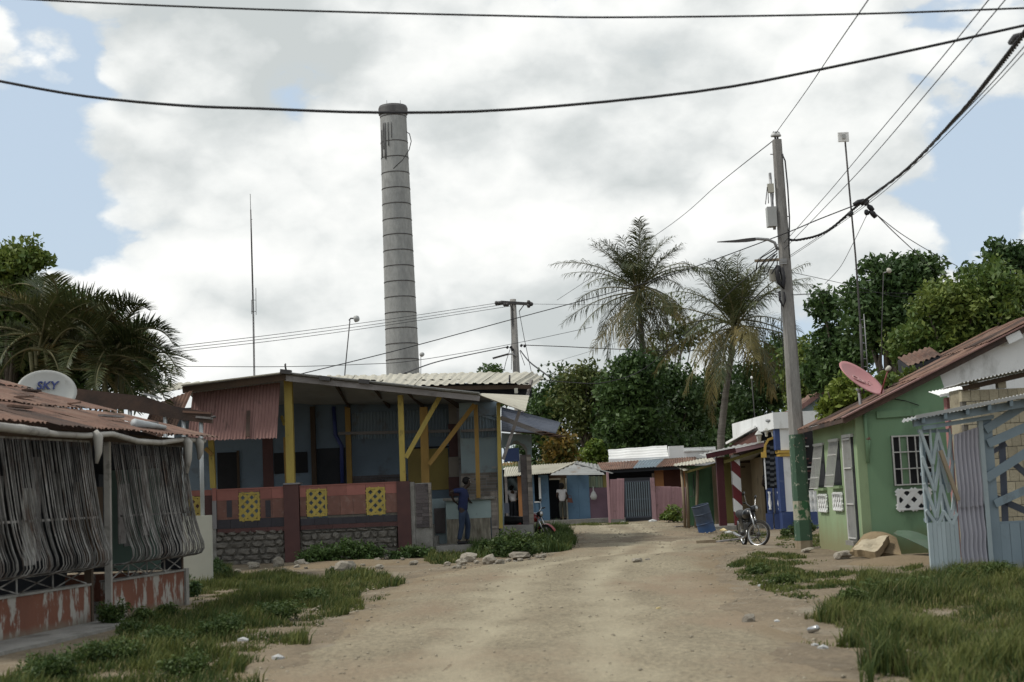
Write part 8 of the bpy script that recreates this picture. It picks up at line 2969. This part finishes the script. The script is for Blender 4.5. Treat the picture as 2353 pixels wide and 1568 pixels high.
for i in range(26):
    t = rr.random()
    u, v = 500 + 420 * t + rr.uniform(-12, 12), 1316 - 18 * t + rr.uniform(-14, 10)
    rock(u, v, rr.uniform(.08, .22), 'small pale stone of the rubble line before the plinth', 'small stones of the rubble line', rr.randrange(6), rr.uniform(0, 3))
for i in range(16):
    t = rr.random()
    u, v = 1010 + 260 * t + rr.uniform(-10, 10), 1306 - 22 * t + rr.uniform(-8, 8)
    rock(u, v, rr.uniform(.07, .18), 'small stone of the row below the porch weeds', 'small stones below the porch weeds', rr.randrange(6), rr.uniform(0, 3))


def gravel():
    rng = np.random.default_rng(77)
    V, F = [], []
    n = 9000
    tet = np.array([[1, 0, -.4], [-.5, .87, -.35], [-.5, -.87, -.4], [0.1, 0.05, .8], [.4, .5, .3]])
    fc = np.array([[0, 1, 4], [1, 3, 4], [0, 4, 3], [1, 2, 3], [2, 0, 3], [2, 1, 0]])
    cnt = 0
    y = 11 + (rng.random(n * 3) ** 1.3) * 48
    a = rng.random(n * 3)
    for yy, aa in zip(y, a):
        xl, xr = interp(ROAD_L, yy), interp(ROAD_R, yy)
        # stones gather along the road edges
        e = aa if rng.random() < 0.42 else (aa ** 3 * 0.35 if rng.random() < 0.5 else 1 - aa ** 3 * 0.35)
        x = xl - 0.7 + (xr - xl + 1.4) * e
        s = 0.006 + 0.030 * rng.random() ** 5
        s *= 0.6 + yy / 45
        an = rng.random() * 6.28
        R = np.array([[math.cos(an), -math.sin(an), 0], [math.sin(an), math.cos(an), 0], [0, 0, 1]])
        q = (tet * rng.uniform(.7, 1.3, (5, 1))) @ R.T * s * np.array([1, 1, .55]) + np.array([x, yy, hgt(x, yy) + 0.028])
        V.append(q)
        F.append(fc + cnt * 5)
        cnt += 1
        if cnt >= n:
            break
    me = np_mesh('gravel', np.concatenate(V), None, np.concatenate(F), mats=[M['gravel']])
    tag(link(me, 'gravel'), 'loose gravel strewn over the dirt road', 'gravel', kind='stuff')


gravel()

# ------------------------------------------------------------------ planks, litter
def plank(label, a, b, w, h, mat='wood_grey'):
    mb = MB().beam(a, b, w, h)
    solo(mb, 'plank', M[mat], label, 'plank')


g1, g2 = gnd(786, 1278), gnd(868, 1276)
plank('grey plank lying along the foot of the plinth', Vector((g1.x, g1.y, .06)), Vector((g2.x, g2.y, .09)), .10, .04)
g1, g2 = gnd(812, 1272), gnd(866, 1272)
plank('second grey plank resting behind the first by the plinth', Vector((g1.x, g1.y + .2, .10)), Vector((g2.x, g2.y + .2, .12)), .09, .03)
g1 = gnd(770, 1282)
plank('left white-flecked stick leaning on the weeds', Vector((g1.x, g1.y, 0)), Vector((g1.x + .08, g1.y + .15, .36)), .07, .03, 'zinc_white')
plank('right white-flecked stick leaning on the weeds', Vector((g1.x + .09, g1.y, 0)), Vector((g1.x + .2, g1.y + .15, .32)), .06, .03, 'zinc_white')
g1, g2 = gnd(1650, 1252), gnd(1740, 1243)
plank('grey board on the ground behind the motorcycle', Vector((g1.x, g1.y, .08)), Vector((g2.x, g2.y, .10)), .12, .04)
g1, g2 = gnd(1600, 1252), gnd(1645, 1250)
plank('short driftwood log on the road edge by the drum', Vector((g1.x, g1.y, .06)), Vector((g2.x, g2.y, .07)), .12, .09, 'wood')
g1, g2 = gnd(1552, 1214), gnd(1590, 1212)
plank('thin board lying before the green shack poles', Vector((g1.x, g1.y, .05)), Vector((g2.x, g2.y, .05)), .14, .04)


def litter(u, v, s, label, mat='litter', cat='litter', k=0):
    g = gnd(u, v)
    rr = random.Random(k)
    mb = MB()
    n = 7
    z = hgt(g.x, g.y) + 0.03
    top = [Vector((g.x + math.cos(6.283 * i / n) * s * rr.uniform(.5, 1.1), g.y + math.sin(6.283 * i / n) * s * rr.uniform(.4, .9), z + rr.uniform(0, .3) * s)) for i in range(n)]
    c = Vector((g.x, g.y, z + s * rr.uniform(.35, .6)))
    for i in range(n):
        mb.poly([top[i], top[(i + 1) % n], c])
    mb.poly([Vector((t.x, t.y, z - 0.01)) for t in top][::-1])
    for i in range(n):
        a, b = top[i], top[(i + 1) % n]
        mb.quad(Vector((a.x, a.y, z - .01)), Vector((b.x, b.y, z - .01)), b, a)
    solo(mb, 'litter', M[mat], label, cat)


def can(u, v, label):
    g = gnd(u, v)
    mb = MB().lathe([(0, 0), (.028, 0), (.033, .01), (.033, .115), (.026, .125), (0, .125)], 14, Vector((g.x, g.y, hgt(g.x, g.y) + .05)), (0.6, -0.7, 0.25))
    solo(mb, 'drink_can', M['chrome'], label, 'can', smooth=True)


can(1859, 1458, 'silver drink can on the edge of the right grass')
litter(1892, 1497, .07, 'crumpled white plastic bag below the drink can', k=1)
litter(1872, 1487, .04, 'small pale wrapper left of the plastic bag', k=2)
litter(2288, 1318, .09, 'white litter in the grass before the blue fence', k=3)
litter(2250, 1332, .05, 'yellow wrapper in the grass left of white litter', 'litter_col', k=4)
litter(2105, 1330, .08, 'orange leaf-like litter in the short grass', 'litter_col', k=5)
litter(1748, 1352, .05, 'white paper scrap on the right grass edge', k=6)
litter(1513, 1403, .05, 'dark scrap with a yellow bit on the road', 'litter_col', k=7)
litter(1786, 1428, .05, 'grey rag beside the pale angular stone', k=8)
litter(1663, 1222, .16, 'orange and white rubbish beside the drum', 'litter_col', k=9)
litter(1676, 1228, .14, 'pale bag of rubbish right of the drum', k=10)
litter(1430, 1203, .18, 'white rubbish heap at the pink gate step', k=11)
litter(1500, 1201, .22, 'grey rubble heap left of the leggy shrub', k=12)
litter(330, 1500, .07, 'yellow cup in the left grass', 'litter_col', k=13)
litter(640, 1520, .09, 'flat pale scrap at the bottom of the left grass', k=14)
litter(505, 1468, .10, 'white rubbish bits in the left grass', k=15)
litter(560, 1478, .08, 'pale broken block in the left grass', k=16)
# bag hanging from the purple wall
p = at(1364, 1140, 62.7)
mb = MB().lathe([(0, -.18), (.12, -.15), (.16, -.02), (.11, .12), (.03, .24), (.015, .42), (0, .43)], 9, p)
solo(mb, 'plastic_bag', M['litter'], 'white plastic bag hanging on the purple wall', 'bag', smooth=True)
# chair in the doorway of the store
def chair():
    p = at(1160, 1195, 62.4)
    root = thing('plastic_chair', Vector((p.x, 62.4, .2)), 'dark blue plastic chair on the store plinth', 'chair')
    q = Vector((p.x, 62.4, .2))
    MB().box(q.x - .22, q.x + .22, q.y - .2, q.y + .2, q.z + .40, q.z + .44).build('seat', M['zinc_blue'], root)
    MB().box(q.x - .22, q.x + .22, q.y + .17, q.y + .21, q.z + .44, q.z + .85).build('backrest', M['zinc_blue'], root)
    for sx in (-.19, .19):
        for sy in (-.17, .17):
            MB().box(q.x + sx - .02, q.x + sx + .02, q.y + sy - .02, q.y + sy + .02, q.z, q.z + .40).build('leg', M['zinc_blue'], root)


chair()
for o in bpy.data.objects:
    if '_org' in o:
        del o['_org']
